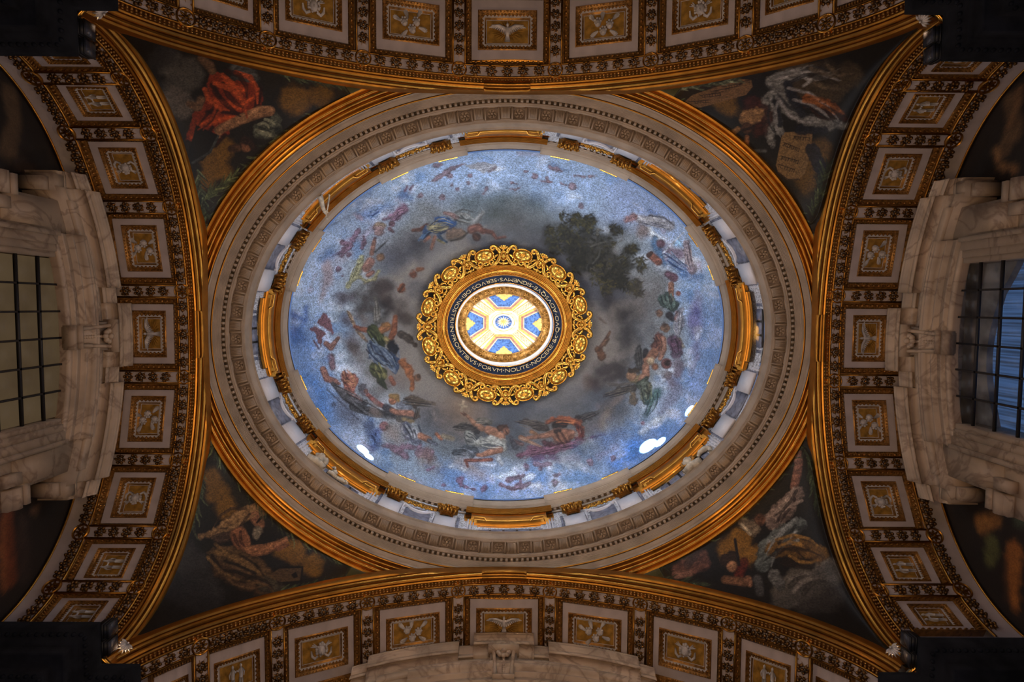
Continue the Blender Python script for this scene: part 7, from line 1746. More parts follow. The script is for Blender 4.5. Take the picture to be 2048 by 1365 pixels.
('b',(154,112,50),0.7,[(555.7,425.1,2.8),(578.6,414.2,3.3),(599.7,418.4,2.7),(616.5,433.5,0.8)],{'op':0.8}),
('b',(39,26,12),0.7,[(551.8,431.4,2.8),(586.2,426.9,3.3),(619.4,431.4,2.7),(647.1,442.2,0.8)],{'op':0.8}),
('b',(154,112,50),0.7,[(577.5,441.4,2.8),(599.5,454.4,3.3),(622.8,455.4,2.7),(643.9,446.9,0.8)],{'op':0.8}),
('b',(39,26,12),0.7,[(545.4,444.2,2.8),(569.9,429.3,3.3),(592.3,432.1,2.7),(609.7,448.0,0.8)],{'op':0.8}),
('b',(117,108,97),0.7,[(581.8,490.1,5.2),(599.8,485.3,6.2),(617.3,479.1,5.0),(631.7,472.9,1.5)],{'op':0.8}),
('b',(56,52,46),0.7,[(581.0,504.3,5.2),(595.4,491.0,6.2),(613.0,484.4,5.0),(630.7,483.8,1.5)],{'op':0.8}),
('b',(117,108,97),0.7,[(590.6,513.8,5.2),(605.1,495.2,6.2),(624.7,486.8,5.0),(645.3,487.6,1.5)],{'op':0.8}),
('b',(56,52,46),0.7,[(610.3,518.9,5.2),(622.3,500.3,6.2),(639.2,492.0,5.0),(657.5,492.5,1.5)],{'op':0.8}),
],
}

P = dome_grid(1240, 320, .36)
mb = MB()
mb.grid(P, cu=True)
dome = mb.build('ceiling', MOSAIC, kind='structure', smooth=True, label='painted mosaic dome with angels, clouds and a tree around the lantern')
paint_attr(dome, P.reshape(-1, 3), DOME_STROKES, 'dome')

# ================================================================== lantern: gilt frame round the eye of the dome
LN = (-.20, .925)
LN2 = (-.25, .945)


def lp(o, z):
    return ((135.7 + o) * z / 1200, (121 + o) * z / 1200, z)


frame_t = link('lantern_frame', None, label='round gilded scrollwork frame at the top of the dome with a lettered navy band', cat='ceiling frame',
               M=Matrix.Translation((LN[0], LN[1], 28.9)))


def fr_part(name, mb, mt, smooth=False, parent=None, **kw):
    mb.map(lambda v: v - np.array([LN[0], LN[1], 28.9]))
    return mb.build(name, mt, parent or frame_t, smooth, **kw)


prof = [lp(3, 29.06), lp(2, 28.86), lp(0, 28.84)]
for a, b, z0, z1 in ((0, -2.2, 28.80, 28.84), (-2.6, -4.6, 28.86, 28.90), (-5, -7, 28.92, 28.95), (-7.6, -9.6, 28.97, 29.0), (-10.4, -15.4, 29.03, 29.07), (-16.2, -18.2, 29.11, 29.13), (-18.8, -21, 29.14, 29.17)):
    for k in range(6):
        f = k / 5
        prof.append(lp(a + (b - a) * f, z0 + (z1 - z0) * f - .04 * math.sin(PI * f)))
    prof += [lp(b, z1 + .06), lp(b - .3, z1 + .06)]
mb = MB()
ring_sweep(mb, prof, 160, cen=LN)
fr_part('gilt_ring', mb, GOLDB, 'auto')
mb = MB()
ring_sweep(mb, [lp(-21.3, 29.19), (99.8 * 29.72 / 1200, 84.8 * 29.72 / 1200, 29.72)], 160, cen=LN)
fr_part('inscription_band', mb, NAVY)
mb = MB()
q = [(99.8, 84.8, 29.70), (98.6, 83.6, 29.66), (97.8, 82.8, 29.70), (97.6, 82.6, 29.80)]
ring_sweep(mb, [(a * z / 1200, b * z / 1200, z) for a, b, z in q], 160, cen=LN)
fr_part('gilt_fillet', mb, GOLDB)


# scroll cartouches and shields
def spiral(cx, cy, r0, a0, turns, n=16, sgn=1, z=.1):
    return [(cx + r0 * (1 - .75 * k / n) * math.cos(a0 + sgn * turns * 2 * PI * k / n), cy + r0 * (1 - .75 * k / n) * math.sin(a0 + sgn * turns * 2 * PI * k / n), z + .05 * k / n)
            for k in range(n + 1)]


mb = MB()
for s in (-1, 1):
    p = [(s * .16, .62, .10), (s * .22, .78, .12), (s * .36, .92, .12)] + [(s * x, y, z) for x, y, z in spiral(.50, .86, .14, 2.4, 1.0, 12, -1, .12)]
    mb.tube(p, [.105, .115, .115] + [.095 - .004 * k for k in range(13)], 7)
    p = [(s * .15, .62, .10), (s * .18, .40, .11), (s * .27, .20, .11), (s * .42, .04, .1)] + [(s * x, y, z) for x, y, z in spiral(.56, .16, .155, 4.3, 1.15, 14, 1, .10)]
    mb.tube(p, [.10, .11, .11, .10] + [.08 - .003 * k for k in range(15)], 7)
    mb.tube([(s * .22, .55, .06), (s * .36, .46, .05), (s * .46, .34, .04), (s * .40, .24, .03)], [.06, .07, .06, .03], 6, .6)
SCROLL = mb.mesh('scroll', True)
mb = MB()
mb.lathe([(.205, 0), (.20, .10), (.17, .14), (.15, .10), (.001, .09)], 16, m=Matrix.Diagonal((.85, 1.05, 1)))
mb.ball((0, .0, .12), (.085, .12, .09), 8, 6)
mb.ball((0, -.02, .20), (.02, .035, .025), 5, 4)
for s in (-1, 1):
    mb.ball((s * .035, .03, .18), .016, 5, 3)
mb.tube([(-.03, -.06, .185), (.03, -.06, .185)], .012, 4)
for k in range(9):
    a = -.3 + k * .47
    mb.ball((.09 * math.cos(a), .02 + .12 * math.sin(a), .12), .04, 5, 4)
MASK = mb.mesh('mask', True)
mb = MB()
for k in range(-2, 3):
    a = PI / 2 + k * .42
    mb.tube([(0, .0, .08), (.10 * math.cos(a), .10 * math.sin(a), .11), (.20 * math.cos(a), .18 * math.sin(a), .08)], [.03, .05, .03], 6, .6)
mb.ball((0, -.02, .10), (.06, .05, .05), 7, 5)
PALM = mb.mesh('palmette', True)
mb = MB()
for s in (-1, 1):
    mb.tube([(0, -.02, .07), (s * .12, -.04, .09), (s * .20, .03, .07)], [.05, .045, .02], 6)
mb.ball((0, -.04, .09), (.07, .06, .05), 7, 5)
mb.ball((0, .06, .08), (.05, .05, .04), 7, 5)
PENDANT = mb.mesh('leaf_pendant', True)
mb = MB()
mb.ball((0, 0, .02), (.46, .32, .20), 18, 9)
mb.tube([(.47 * math.cos(a), .33 * math.sin(a), .06) for a in np.linspace(0, 2 * PI, 29)], .035, 6)
SHIELD = mb.mesh('shield', True)
mb = MB()
mb.tube([(-.27, .0, .19), (-.12, .0, .225), (.12, .0, .225), (.27, .0, .19)], .025, 5)
mb.tube([(0, -.20, .18), (0, -.08, .225), (0, .10, .225), (0, .22, .175)], .025, 5)
mb.tube([(-.10, .20, .18), (.10, .20, .18)], .022, 5)
CROSS = mb.mesh('cross_bands', True)
mb = MB()
for s in (-1, 1):
    mb.tube([(s * .02, .02, .05), (s * .12, .10, .07), (s * .2, .10, .07), (s * .25, .03, .05)], [.05, .05, .045, .02], 6)
CREST = mb.mesh('leaf_crest', True)
fa, fb, _ = lp(1, 28.9)
TILT = Matrix.Rotation(PI, 4, 'X') @ Matrix.Rotation(math.radians(15), 4, 'X')
inv = Matrix.Translation((-LN[0], -LN[1], -28.9))
for k, t in enumerate(even_angles(fa, fb, 12, .0)):
    M = inv @ ring_at(fa, fb, 28.90, t, cen=LN) @ TILT
    s = link('scroll', SCROLL, GOLDB, frame_t, M=M @ Matrix.Diagonal((1, .92, 1, 1)))
    link('mask', MASK, GOLDB, s, M=Matrix.Translation((0, .48, .06)) @ Matrix.Scale(1.3, 4))
    link('palmette', PALM, GOLDB, s, M=Matrix.Translation((0, .80, .04)) @ Matrix.Scale(1.25, 4))
    link('leaf_pendant', PENDANT, GOLDB, s, M=Matrix.Translation((0, .13, .04)) @ Matrix.Scale(1.3, 4))
for k, t in enumerate(even_angles(fa, fb, 12, .5)):
    M = inv @ ring_at(fa, fb, 28.90, t, cen=LN) @ TILT @ Matrix.Scale(.97, 4)
    s = link('shield', SHIELD, GOLDB, frame_t, M=M @ Matrix.Translation((0, .52, .03)))
    link('cross_bands', CROSS, GOLDB, s, M=Matrix.Identity(4))
    link('leaf_crest', CREST, GOLDB, frame_t, M=M @ Matrix.Translation((0, .03, .03)))

# lettering: Roman capitals with their tops towards the eye of the dome
LETTER = mat('gilt_letter', (.80, .59, .27), .5, var=.08)
TEXT = 'QVO·ADVSQVE·SIGNEMVS·SERVOS·DEI·NOSTRI·IN·FRONTIBVS·FORVM·NOLITE·NOCERE·&c·'
LET = {}
for ch in sorted(set(TEXT)):
    if ch == '·':
        mb = MB()
        mb.prism([(.04, .27), (.10, .33), (.16, .27), (.10, .37)] if False else [(.03, .35), (.10, .28), (.17, .35), (.10, .42)], 0, .02)
        LET[ch] = (mb.mesh('letter'), .20)
        continue
    cu = bpy.data.curves.new('letter', 'FONT')
    cu.body = ch
    cu.size = 1.0
    cu.extrude = .012
    cu.resolution_u = 3
    cu.offset = -.022
    ob = bpy.data.objects.new('letter', cu)
    sc.collection.objects.link(ob)
    bpy.context.view_layer.update()
    me = bpy.data.meshes.new_from_object(ob.evaluated_get(bpy.context.evaluated_depsgraph_get()))
    bpy.data.objects.remove(ob)
    co = np.empty(len(me.vertices) * 3)
    me.vertices.foreach_get('co', co)
    co = co.reshape(-1, 3)
    co[:, 0] -= co[:, 0].min()
    wd = float(co[:, 0].max())
    # add slim serifs at the feet and heads of the straight letters
    me.vertices.foreach_set('co', co.ravel())
    me.update()
    LET[ch] = (me, wd)
H = .45
a0, b0, _ = lp(-29.5, 29.42)
tt = np.linspace(0, 2 * PI, 4001)
S = np.concatenate([[0], np.cumsum(np.hypot(np.diff(a0 * np.cos(tt)), np.diff(b0 * np.sin(tt))))])
widths = [LET[c][1] * H * .86 for c in TEXT]
gap = (S[-1] - sum(widths)) / len(TEXT)
pos = np.interp(math.radians(10), tt, S)
for c, wd in zip(TEXT, widths):
    mid = (pos - wd / 2) % S[-1]
    t = float(np.interp(mid, S, tt))
    m = ring_at(a0, b0, 29.42, t, cen=LN)
    ex = -m.col[0].to_3d()
    ey = (m.col[1].to_3d() * .5 + Vector((0, 0, 1)) * .866).normalized()
    ez = ex.cross(ey)
    k = H
    F = frame(ex, ey, ez, m.translation - ey * (.34 * H) + ez * .015 - ex * wd / 2)
    link('letter', LET[c][0], LETTER, frame_t, M=inv @ F @ Matrix.Diagonal((k * .86, k, k, 1)))
    pos -= wd + gap

# ================================================================== lantern above the frame
mb = MB()
q = [(97.6, 82.6, 29.8), (97.0, 81.5, 29.86), (96.2, 80.6, 29.86), (95.8, 79.8, 29.93), (95.0, 79.0, 29.93), (94.4, 78.0, 30.05)]
qq = [(a * z / 1200, b * z / 1200, z) for a, b, z in q]
qq += [(qq[-1][0], qq[-1][1], 30.3), (qq[-1][0] + .06, qq[-1][1] + .06, 30.32), (qq[-1][0] + .06, qq[-1][1] + .06, 31.5)]
ring_sweep(mb, qq, 128, cen=LN2)
lant = mb.build('wall_lantern', LWHITE, kind='structure', label='white stuccoed lantern drum above the gilded frame', smooth='auto')
# bracket cornice
mb = MB()
q = [(93.5, 76.5, 31.46), (92, 75, 31.42), (91.5, 74.5, 31.52), (78.5, 62, 31.60), (78, 61.5, 31.56), (76.5, 60, 31.58), (76, 59.8, 31.72), (80, 64, 31.80)]
ring_sweep(mb, [(a * z / 1200, b * z / 1200, z) for a, b, z in q], 128, cen=LN2)
bc = mb.build('bracket_cornice', GOLDL, lant)
mb = MB()
mb.box((0, 0, -.03), (.17, .33, .12))
for k in range(3):
    mb.box((-.05 + .05 * k, 0, -.10), (.03, .32, .04))
mb.box((0, .17, -.02), (.22, .05, .12))
BRK = mb.mesh('bracket')
mb = MB()
for k in range(5):
    a = k * 2 * PI / 5
    mb.ball((.085 * math.cos(a), .085 * math.sin(a), -.02), (.07, .05, .05), 6, 4, Matrix.Rotation(a, 3, 'Z'))
mb.ball((0, 0, -.05), .04, 6, 4)
mb.lathe([(.175, 0), (.17, -.04), (.15, -.02), (.145, .02)], 12)
LROS = mb.mesh('rosette', True)
ba, bb, _ = (84.5 * 31.55 / 1200, 68 * 31.55 / 1200, 0)
for t in even_angles(ba, bb, 18, .25):
    link('rosette', LROS, GOLDL, lant, M=ring_at(ba, bb, 31.53, t, cen=LN2))
for t in even_angles(ba, bb, 18, .75):
    link('bracket', BRK, GOLDL, lant, M=ring_at(ba, bb, 31.56, t, cen=LN2))
# little vault of the lantern
LA, LB = 76.5 * 31.75 / 1200, 60.8 * 31.75 / 1200


def lv(v, dz=0.0):
    v = np.asarray(v, float)
    r = np.hypot(v[:, 0], v[:, 1])
    out = np.stack([LN2[0] - .05 * (1 - r) + v[:, 0] * LA, LN2[1] - .10 * (1 - r) + v[:, 1] * LB, 31.78 + 1.25 * (1 - np.minimum(r, 1) ** 2) - v[:, 2]], -1)
    return out


mb = MB()
t_, r_ = np.linspace(0, 2 * PI, 96, endpoint=False), np.linspace(1.02, 0, 24)
mb.grid(np.stack([r_[None] * np.cos(t_)[:, None], r_[None] * np.sin(t_)[:, None], 0 * r_[None] + 0 * t_[:, None]], -1), cu=True)
mb.map(lv)
lv_o = mb.build('ceiling_lantern', LWHITE, kind='structure', smooth=True, label='small white and blue vault of the lantern with a star at its centre')


def lpatch(poly_, h, name, mt, parent=lv_o, rot=0.0):
    """a flat plaque on the lantern vault, cut finely enough to follow it"""
    bm = bmesh.new()
    c, s_ = math.cos(rot), math.sin(rot)
    f = bm.faces.new([bm.verts.new((c * x - s_ * y, s_ * x + c * y, 0)) for x, y in poly_])
    r = bmesh.ops.extrude_face_region(bm, geom=[f])
    for e in r['geom']:
        if isinstance(e, bmesh.types.BMVert):
            e.co.z = h
    bmesh.ops.triangulate(bm, faces=bm.faces)
    for _ in range(2):
        bmesh.ops.subdivide_edges(bm, edges=[e for e in bm.edges if e.calc_length() > .16], cuts=1)
        bmesh.ops.triangulate(bm, faces=bm.faces)
    mb = MB()
    bm.verts.index_update()
    mb.add([v.co[:] for v in bm.verts], [[v.index for v in f.verts] for f in bm.faces])
    bm.free()
    mb.map(lv)
    return mb.build(name, mt, parent)


def arc(r, a0, a1, n=8):
    return [(r * math.cos(a0 + (a1 - a0) * k / n), r * math.sin(a0 + (a1 - a0) * k / n)) for k in range(n + 1)]


def panel_poly(inner, hw, ang):
    x1 = math.cos(ang)
    return [(inner, hw), (inner, -hw)] + arc(.985, -ang, ang, 8)


for k in range(4):
    rot = k * PI / 2
    o = lpatch(panel_poly(.40, .24, .60), .012, 'ochre_border', LOCHRE, rot=rot)
    lpatch(panel_poly(.47, .20, .52), .022, 'rose_border', LROSE, rot=rot)
    lpatch(panel_poly(.525, .175, .46), .030, 'cream_fillet', LCREAM, rot=rot)
    p = lpatch(panel_poly(.55, .16, .425), .038, 'blue_panel', LBLUE, rot=rot)
    mb = MB()
    for (x, y, r) in ((.93, 0, .09), (.93, .10, .07), (.93, -.10, .07), (.86, .05, .06), (.86, -.05, .06), (.95, .17, .05), (.95, -.17, .05), (.80, 0, .045)):
        c, s_ = math.cos(rot), math.sin(rot)
        mb.ball((c * x - s_ * y, s_ * x + c * y, .06), (r, r, .05), 7, 5)
    mb.map(lv)
    mb.build('gilt_shell', LOCHRE, p, True)
    a = rot + PI / 4
    o = lpatch([(.43, .10), (.43, -.10), (.985, -.11), (.985, .11)], .014, 'rib_border', LOCHRE, rot=a)
    o2 = lpatch([(.43, .075), (.43, -.075), (.985, -.08), (.985, .08)], .024, 'rib', LCREAM, rot=a)
    mb = MB()
    c, s_ = math.cos(a), math.sin(a)
    for i in range(9):
        for (dx, dy) in ((0, .03), (0, -.03), (.025, 0)):
            x, y = .49 + .055 * i + dx, dy
            mb.ball((c * x - s_ * y, s_ * x + c * y, .03), (.016, .016, .02), 4, 3)
    mb.map(lv)
    mb.build('rib_ornament', GOLDD, o2)
lpatch(arc(.385, 0, 2 * PI * 31 / 32, 31), .02, 'cream_ring', LCREAM)
lpatch(arc(.305, 0, 2 * PI * 31 / 32, 31), .03, 'ochre_ring', LOCHRE)
lpatch(arc(.285, 0, 2 * PI * 31 / 32, 31), .036, 'white_disc', LWHITE)
lpatch(arc(.23, 0, 2 * PI * 31 / 32, 31), .042, 'blue_disc', LBLUE)
st = []
for k in range(32):
    r = .225 if k % 4 == 0 else (.20 if k % 2 == 0 else .105)
    st.append((r * math.cos(k * PI / 16), r * math.sin(k * PI / 16)))
lpatch(st, .05, 'star', LCREAM)
st = [((.15 if k % 2 == 0 else .05) * math.cos(k * PI / 8), (.15 if k % 2 == 0 else .05) * math.sin(k * PI / 8)) for k in range(16)]
lpatch(st, .058, 'star_centre', LOCHRE)

# ================================================================== drum: pilasters, niches, windows
mb = MB()
mb.box((0, .04, -.55), (.80, .10, 1.12))
PIL = mb.mesh('pilaster')
mb = MB()                                                # gilt Corinthian capital
mb.lathe([(.30, .0), (.32, .05), (.27, .08), (.30, .5), (.42, .72)], 10, m=Matrix.Diagonal((1.15, .42, 1)))
mb.box((0, .10, .82), (1.0, .40, .10))
for row, (n, z0, hh, r) in enumerate(((5, .10, .26, .052), (4, .36, .26, .052))):
    for k in range(n):
        x = -.36 + .72 * (k + .0) / (n - 1)
        y = .14 + .07 * math.cos(x * 3)
        mb.tube([(x, y, z0), (x * 1.05, y + .08, z0 + hh * .7), (x * 1.12, y + .20, z0 + hh), (x * 1.12, y + .23, z0 + hh - .07)], [r, r, r * .9, .03], 6, .6)
for s in (-1, 1):
    mb.tube([(s * .12, .20, .5), (s * .28, .26, .68)] + [(s * (.40 + .11 * math.cos(a)), .30, .68 + .11 * math.sin(a)) for a in np.linspace(2.6, -2.4, 9)], [.05, .05] + [.05 - .003 * k for k in range(9)], 6)
    mb.tube([(s * .05, .22, .5), (s * .12, .30, .62), (s * .06, .33, .70)], [.04, .045, .03], 6)
mb.ball((0, .32, .76), (.09, .06, .08), 7, 5)
CAP = mb.mesh('capital', True)
mb = MB()
for x0, x1 in ((-.40, -.28), (.28, .40)):
    mb.box(((x0 + x1) / 2, .015, -.55), (.08, .06, 1.1))
JMB = mb.mesh('marble_strip')
bays = []
for k in range(8):
    for e in (-1, 1):
        t = (k + .5) * PI / 4 + e * math.radians(6.9)
        m = ring_at(WA - .03, WB - .03, 22.55, t, cen=DC)
        p = link('pilaster', PIL, WHITEM, drum, M=m)
        link('capital', CAP, GOLD, p, M=Matrix.Translation((0, .05, .0)) @ Matrix.Scale(.82, 4))
        # blue-grey strip and breccia panel between pilaster and hood
        t2 = (k + .5) * PI / 4 + e * math.radians(10.0)
        mb = MB()
        mb.box((0, .02, -.4), (.10, .05, 1.5))
        link('marble_strip', mb.mesh('marble_strip'), BLUEM, drum, M=ring_at(WA, WB, 22.5, t2, cen=DC))
mb = MB()                                                # niche frame with a curved broken top
fr_pts = [(-.62, -.95), (-.62, .10), (-.50, .14), (-.38, .02), (-.20, -.10), (0, -.14), (.20, -.10), (.38, .02), (.50, .14), (.62, .10), (.62, -.95)]
mb.tube([(x, .06, z) for x, z in fr_pts], .055, 6)
mb.tube([(x * .84, .05, z - .10) for x, z in fr_pts[1:-1]], .035, 5)
NFR = mb.mesh('niche_frame', 'auto')
mb = MB()
mb.prism([(x * .80, z - .13) for x, z in fr_pts], .02, .04, Matrix.Rotation(PI / 2, 3, 'X') @ Matrix.Diagonal((1, 1, -1)).to_3x3())
NPN = mb.mesh('niche_panel')
mb = MB()
r = random.Random(5)
for k in range(22):
    x = -.46 + .92 * k / 21
    z = .16 - .14 * (1 - (x / .46) ** 2) + r.uniform(-.03, .03)
    mb.ball((x, .13 + r.uniform(0, .05), z), (.055, .05, r.uniform(.04, .075)), 5, 4)
for s in (-1, 1):
    mb.tube([(s * .46, .14, .18)] + [(s * (.46 + .07 * math.cos(a)), .15, .12 + .07 * math.sin(a)) for a in np.linspace(1.5, -3.5, 9)], .035, 5)
    for j in range(3):
        mb.tube([(s * (.10 + .12 * j), .16, .10), (s * (.14 + .12 * j), .2, .20 - .02 * j), (s * (.20 + .12 * j), .17, .24 - .03 * j)], [.05, .045, .02], 5, .6)
mb.ball((0, .19, .10), (.10, .07, .10), 8, 6)
GAR = mb.mesh('garland', True)
for k in range(8):
    t = (k + .5) * PI / 4
    m = ring_at(WA, WB, 22.62, t, cen=DC)
    f = link('niche_frame', NFR, WHITEM, drum, M=m)
    link('niche_panel', NPN, BLUEM, f, M=Matrix.Identity(4))
    link('garland', GAR, GOLDB, f, M=Matrix.Translation((0, 0, .10)))
    mb = MB()
    w_ = math.radians(4.3)
    pp = [(WA, WB, 23.12), (WA - .05, WB - .05, 23.14), (WA - .06, WB - .06, 23.24), (WA - .035, WB - .035, 23.26), (WA - .07, WB - .07, 23.36), (WA, WB, 23.38)]
    ring_sweep(mb, pp, 12, t - w_, t + w_, False, cen=DC)
    mb.build('gilt_bar', GOLD, drum)

# windows under the hoods
for k in range(8):
    t = k * PI / 4
    m = ring_at(WA - .04, WB - .04, 21.72, t, cen=DC)
    mb = MB()
    mb.box((0, -.02, 0), (2.5, .04, .56))
    o = link('window_%d' % (k + 1), mb.mesh('window'), IRON, kind='structure', M=m, label='low drum window in the shadow under a gilded hood')
    mb = MB()
    for i in range(5):
        mb.box((-1.0 + .5 * i, .02, 0), (.42, .02, .46))
    link('pane', mb.mesh('pane'), BLUEM, o, M=Matrix.Identity(4))
    mb = MB()
    for s in (-1, 1):
        for j in range(3):
            mb.box((s * (1.40 + .10 * j), .05 + .02 * j, .30), (.05, .12 + .05 * j, 1.2))
    link('jamb_moulding', mb.mesh('jamb_moulding'), WHITEM, o, M=Matrix.Identity(4))

# gilded hoods over the windows
HOODN = ['at the right end of the oval', 'with a wreathed stone head below it', 'straight below the lantern, facing the bottom vault', 'with two small pale stone heads in front of it',
         'at the left end of the oval', 'with a pale carved arm crossing it', 'straight above the lantern, facing the top vault', 'between the top and right ends, plain and unobstructed']
HW = {0: 14.2, 4: 14.2, 2: 10.9, 6: 10.9}


def hp(o, z):
    return ((433 + o) * z / 1200, (349 + o) * z / 1200, z)


HOODS, HOFF = {}, {}
hood_prof = [hp(62, 21.98), hp(63, 22.06), hp(58, 22.12), hp(57, 22.24), hp(54, 22.26), hp(53.5, 22.36)]
hood_mid = [hp(53, 22.36), hp(50, 22.38), hp(50.3, 22.46), hp(48, 22.47), hp(48.3, 22.53), hp(45, 22.56)]
for k in range(7):
    f = k / 6
    hood_mid.append(hp(45 - 13 * f, 22.58 + .42 * f - .10 * math.sin(PI * f)))
hood_mid += [hp(31.5, 23.06), hp(30, 23.06), hp(29.5, 23.16)]
hood_top = [hp(30, 23.10), hp(29, 23.08)]
for k in range(6):
    f = k / 5
    hood_top += [hp(29 - 9.5 * f, 23.12 + .50 * f), hp(29 - 9.5 * f - 1.0, 23.12 + .50 * f), hp(29 - 9.5 * f - 1.0, 23.19 + .50 * f), hp(29 - 9.5 * f - .6, 23.19 + .50 * f)]
hood_top += [hp(18, 23.74), hp(28, 23.76)]


def sweep_cap(mb, pp, n, t0, t1):
    k0 = mb.n
    ring_sweep(mb, pp, n, t0, t1, False, cen=UC)
    L = len(pp)
    mb.F.append(tuple(k0 + i for i in range(L)))
    mb.F.append(tuple(k0 + (n - 1) * L + i for i in range(L))[::-1])


for k in range(8):
    t = k * PI / 4
    w_ = math.radians(HW.get(k, 12.6))
    base = ring_at(WA, WB, 22.6, t, cen=DC)
    root = link('window_hood', None, label='gilded window hood ' + HOODN[k], cat='window hood', group='gilded hoods over the drum windows', M=Matrix.Translation(base.translation))
    off = np.array(base.translation)
    HOODS[k], HOFF[k] = root, base.translation.copy()

    def part(name, mb, mt=GOLD, sm='auto', parent=root):
        mb.map(lambda v: v - off)
        return mb.build(name, mt, parent, sm)
    mb = MB()
    back = [hp(68, 22.4), hp(68, 22.0)]
    sweep_cap(mb, hood_prof + back[:1], 24, t - w_ * .70, t + w_ * .70)
    part('lower_moulding', mb)
    mb = MB()
    sweep_cap(mb, hood_mid + [hp(60, 23.2), hp(62, 22.4)], 24, t - w_ * .86, t + w_ * .86)
    part('frieze_band', mb)
    mb = MB()
    sweep_cap(mb, hood_top + [hp(50, 23.7), hp(52, 23.1)], 28, t - w_, t + w_)
    part('crown_moulding', mb)
    for s in (-1, 1):                                    # stepped ears at the ends
        mb = MB()
        for j, (a, b, z0, z1) in enumerate(((.80, 1.0, 22.62, 23.10), (.88, 1.02, 22.86, 23.16), (.72, .90, 22.36, 22.62))):
            o0 = 49 - 3 * j if j < 2 else 54
            o1 = o0 - 12
            sweep_cap(mb, [hp(o0 + 10, z1), hp(o0 + 6, z0), hp(o0, z0 + .02), hp(o1, z1), hp(o1 + 4, z1 + .03)], 5, t + s * w_ * a, t + s * w_ * b)
        part('ear', mb)
        mb = MB()                                        # raised mitred fillet on the frieze
        ta, tb = t + s * w_ * .50, t + s * w_ * .80
        pts = []
        for (tt_, o_, z_) in ((ta, 45, 22.54), (ta + (tb - ta) * .2, 38, 22.66), (tb, 38, 22.66), (tb, 47, 22.46)):
            a, b, z = hp(o_, z_)
            pts.append(ring_at(a - .03, b - .03, z, tt_, cen=UC).translation[:])
        mb.tube(pts, .03, 4)
        part('raised_fillet', mb)

# stone figures standing on the cornice before three hoods
def figure(name, label, k, dt, build, cat='statue'):
    t = k * PI / 4 + dt
    a, b, _ = rp(3, 21.46)
    m = ring_at(a, b, 21.46, t, cen=LC)
    hood = HOODS[k]
    root = link(name, None, parent=hood, label=label, M=Matrix.Translation(-Vector(HOFF[k])) @ m)
    build(root)
    return root


def head_mesh(mb, c, r, tilt=0.0, curls=9, seed=1):
    x, y, z = c
    mb.ball((x, y, z), (r * .8, r * .9, r), 10, 8)
    mb.ball((x, y + r * .85, z - r * .1), (r * .14, r * .22, r * .2), 5, 4)
    for s in (-1, 1):
        mb.ball((x + s * r * .3, y + r * .75, z + r * .15), r * .12, 5, 4)
    rr = random.Random(seed)
    for q in range(curls):
        a = q / curls * 2 * PI
        mb.ball((x + r * .72 * math.cos(a), y - r * .1 + rr.uniform(-.1, .1) * r, z + r * .35 + r * .65 * abs(math.sin(a * .5 + .4))), r * .38, 6, 4)
    mb.tube([(x, y - r * .1, z - r * .7), (x, y - r * .2, z - r * 1.4)], [r * .42, r * .55], 8)
    mb.tube([(x - r * 1.6, y - r * .2, z - r * 1.9), (x, y - r * .15, z - r * 1.45), (x + r * 1.6, y - r * .2, z - r * 1.9)], [r * .6, r * .75, r * .6], 8, .8)


def f_pair(root):
    mb = MB()
    head_mesh(mb, (.62, .15, .47), .235, 0, 11, 2)
    mb.ball((.42, .13, .52), (.16, .18, .20), 8, 6)
    mb.build('large_head', STATUE, root, True)
    mb = MB()
    head_mesh(mb, (-.12, .14, .30), .12, 0, 8, 4)
    mb.tube([(-.10, .20, .30), (-.02, .24, .44), (.06, .2, .36)], [.06, .05, .03], 6)
    mb.build('small_head', STATUE, root, True)
    mb = MB()
    mb.tube([(-.3, .1, .12), (-.5, .12, .16), (-.72, .1, .2)], [.07, .08, .05], 7)
    for q in range(5):
        mb.ball((-.72 + .06 * q, .14, .2 + .05 * math.sin(q * 2)), .07, 6, 4)
    mb.build('drapery', STATUE, root, True)


def f_wreath(root):
    mb = MB()
    head_mesh(mb, (-.05, .16, .45), .24, 0, 10, 8)
    mb.build('head', STATUE, root, True)
    mb = MB()
    for q in range(14):
        a = q / 14 * 2 * PI
        mb.ball((-.05 + .25 * math.cos(a), .18, .50 + .24 * math.sin(a)), (.075, .06, .06), 6, 4)
    mb.build('wreath', GOLDD, root, True)
    mb = MB()
    mb.tube([(-.45, .10, .42), (-.62, .16, .50), (-.85, .18, .42), (-.98, .14, .26), (-.9, .1, .05)], [.06, .10, .12, .10, .08], 8)
    mb.build('raised_arm', STATUE, root, True)


def f_arm(root):
    mb = MB()
    mb.tube([(.28, .02, -.05), (.20, .10, .22), (.05, .20, .50), (-.06, .28, .78)], [.11, .10, .085, .07], 9)
    mb.ball((-.09, .30, .88), (.07, .06, .10), 8, 6)
    for q in range(4):
        mb.tube([(-.12 + .03 * q, .30, .92), (-.15 + .035 * q, .34, 1.02), (-.16 + .04 * q, .36, 1.10)], [.022, .02, .014], 5)
    mb.tube([(-.04, .32, .86), (.02, .36, .93)], [.025, .016], 5)
    mb.build('forearm', STATUE, root, True)
    mb = MB()
    mb.tube([(.5, .1, .50), (.2, .25, .75), (-.25, .42, 1.15)], [.03, .035, .012], 6)
    mb.prism([(-.3, -.02), (-.2, .06), (-.2, -.08)], -.02, .02, c=(-.02, .45, 1.2))
    mb.build('staff', STATUE, root, True)


figure('stone_figure', 'pale stone figure with two heads peering over the cornice before a gilded hood', 3, .02, f_pair)
figure('stone_figure', 'stone figure with a wreathed head and bent arm over the cornice edge', 1, -.02, f_wreath)
figure('stone_figure', 'pale stone forearm with a pointed staff reaching over a gilded hood', 5, -.05, f_arm)

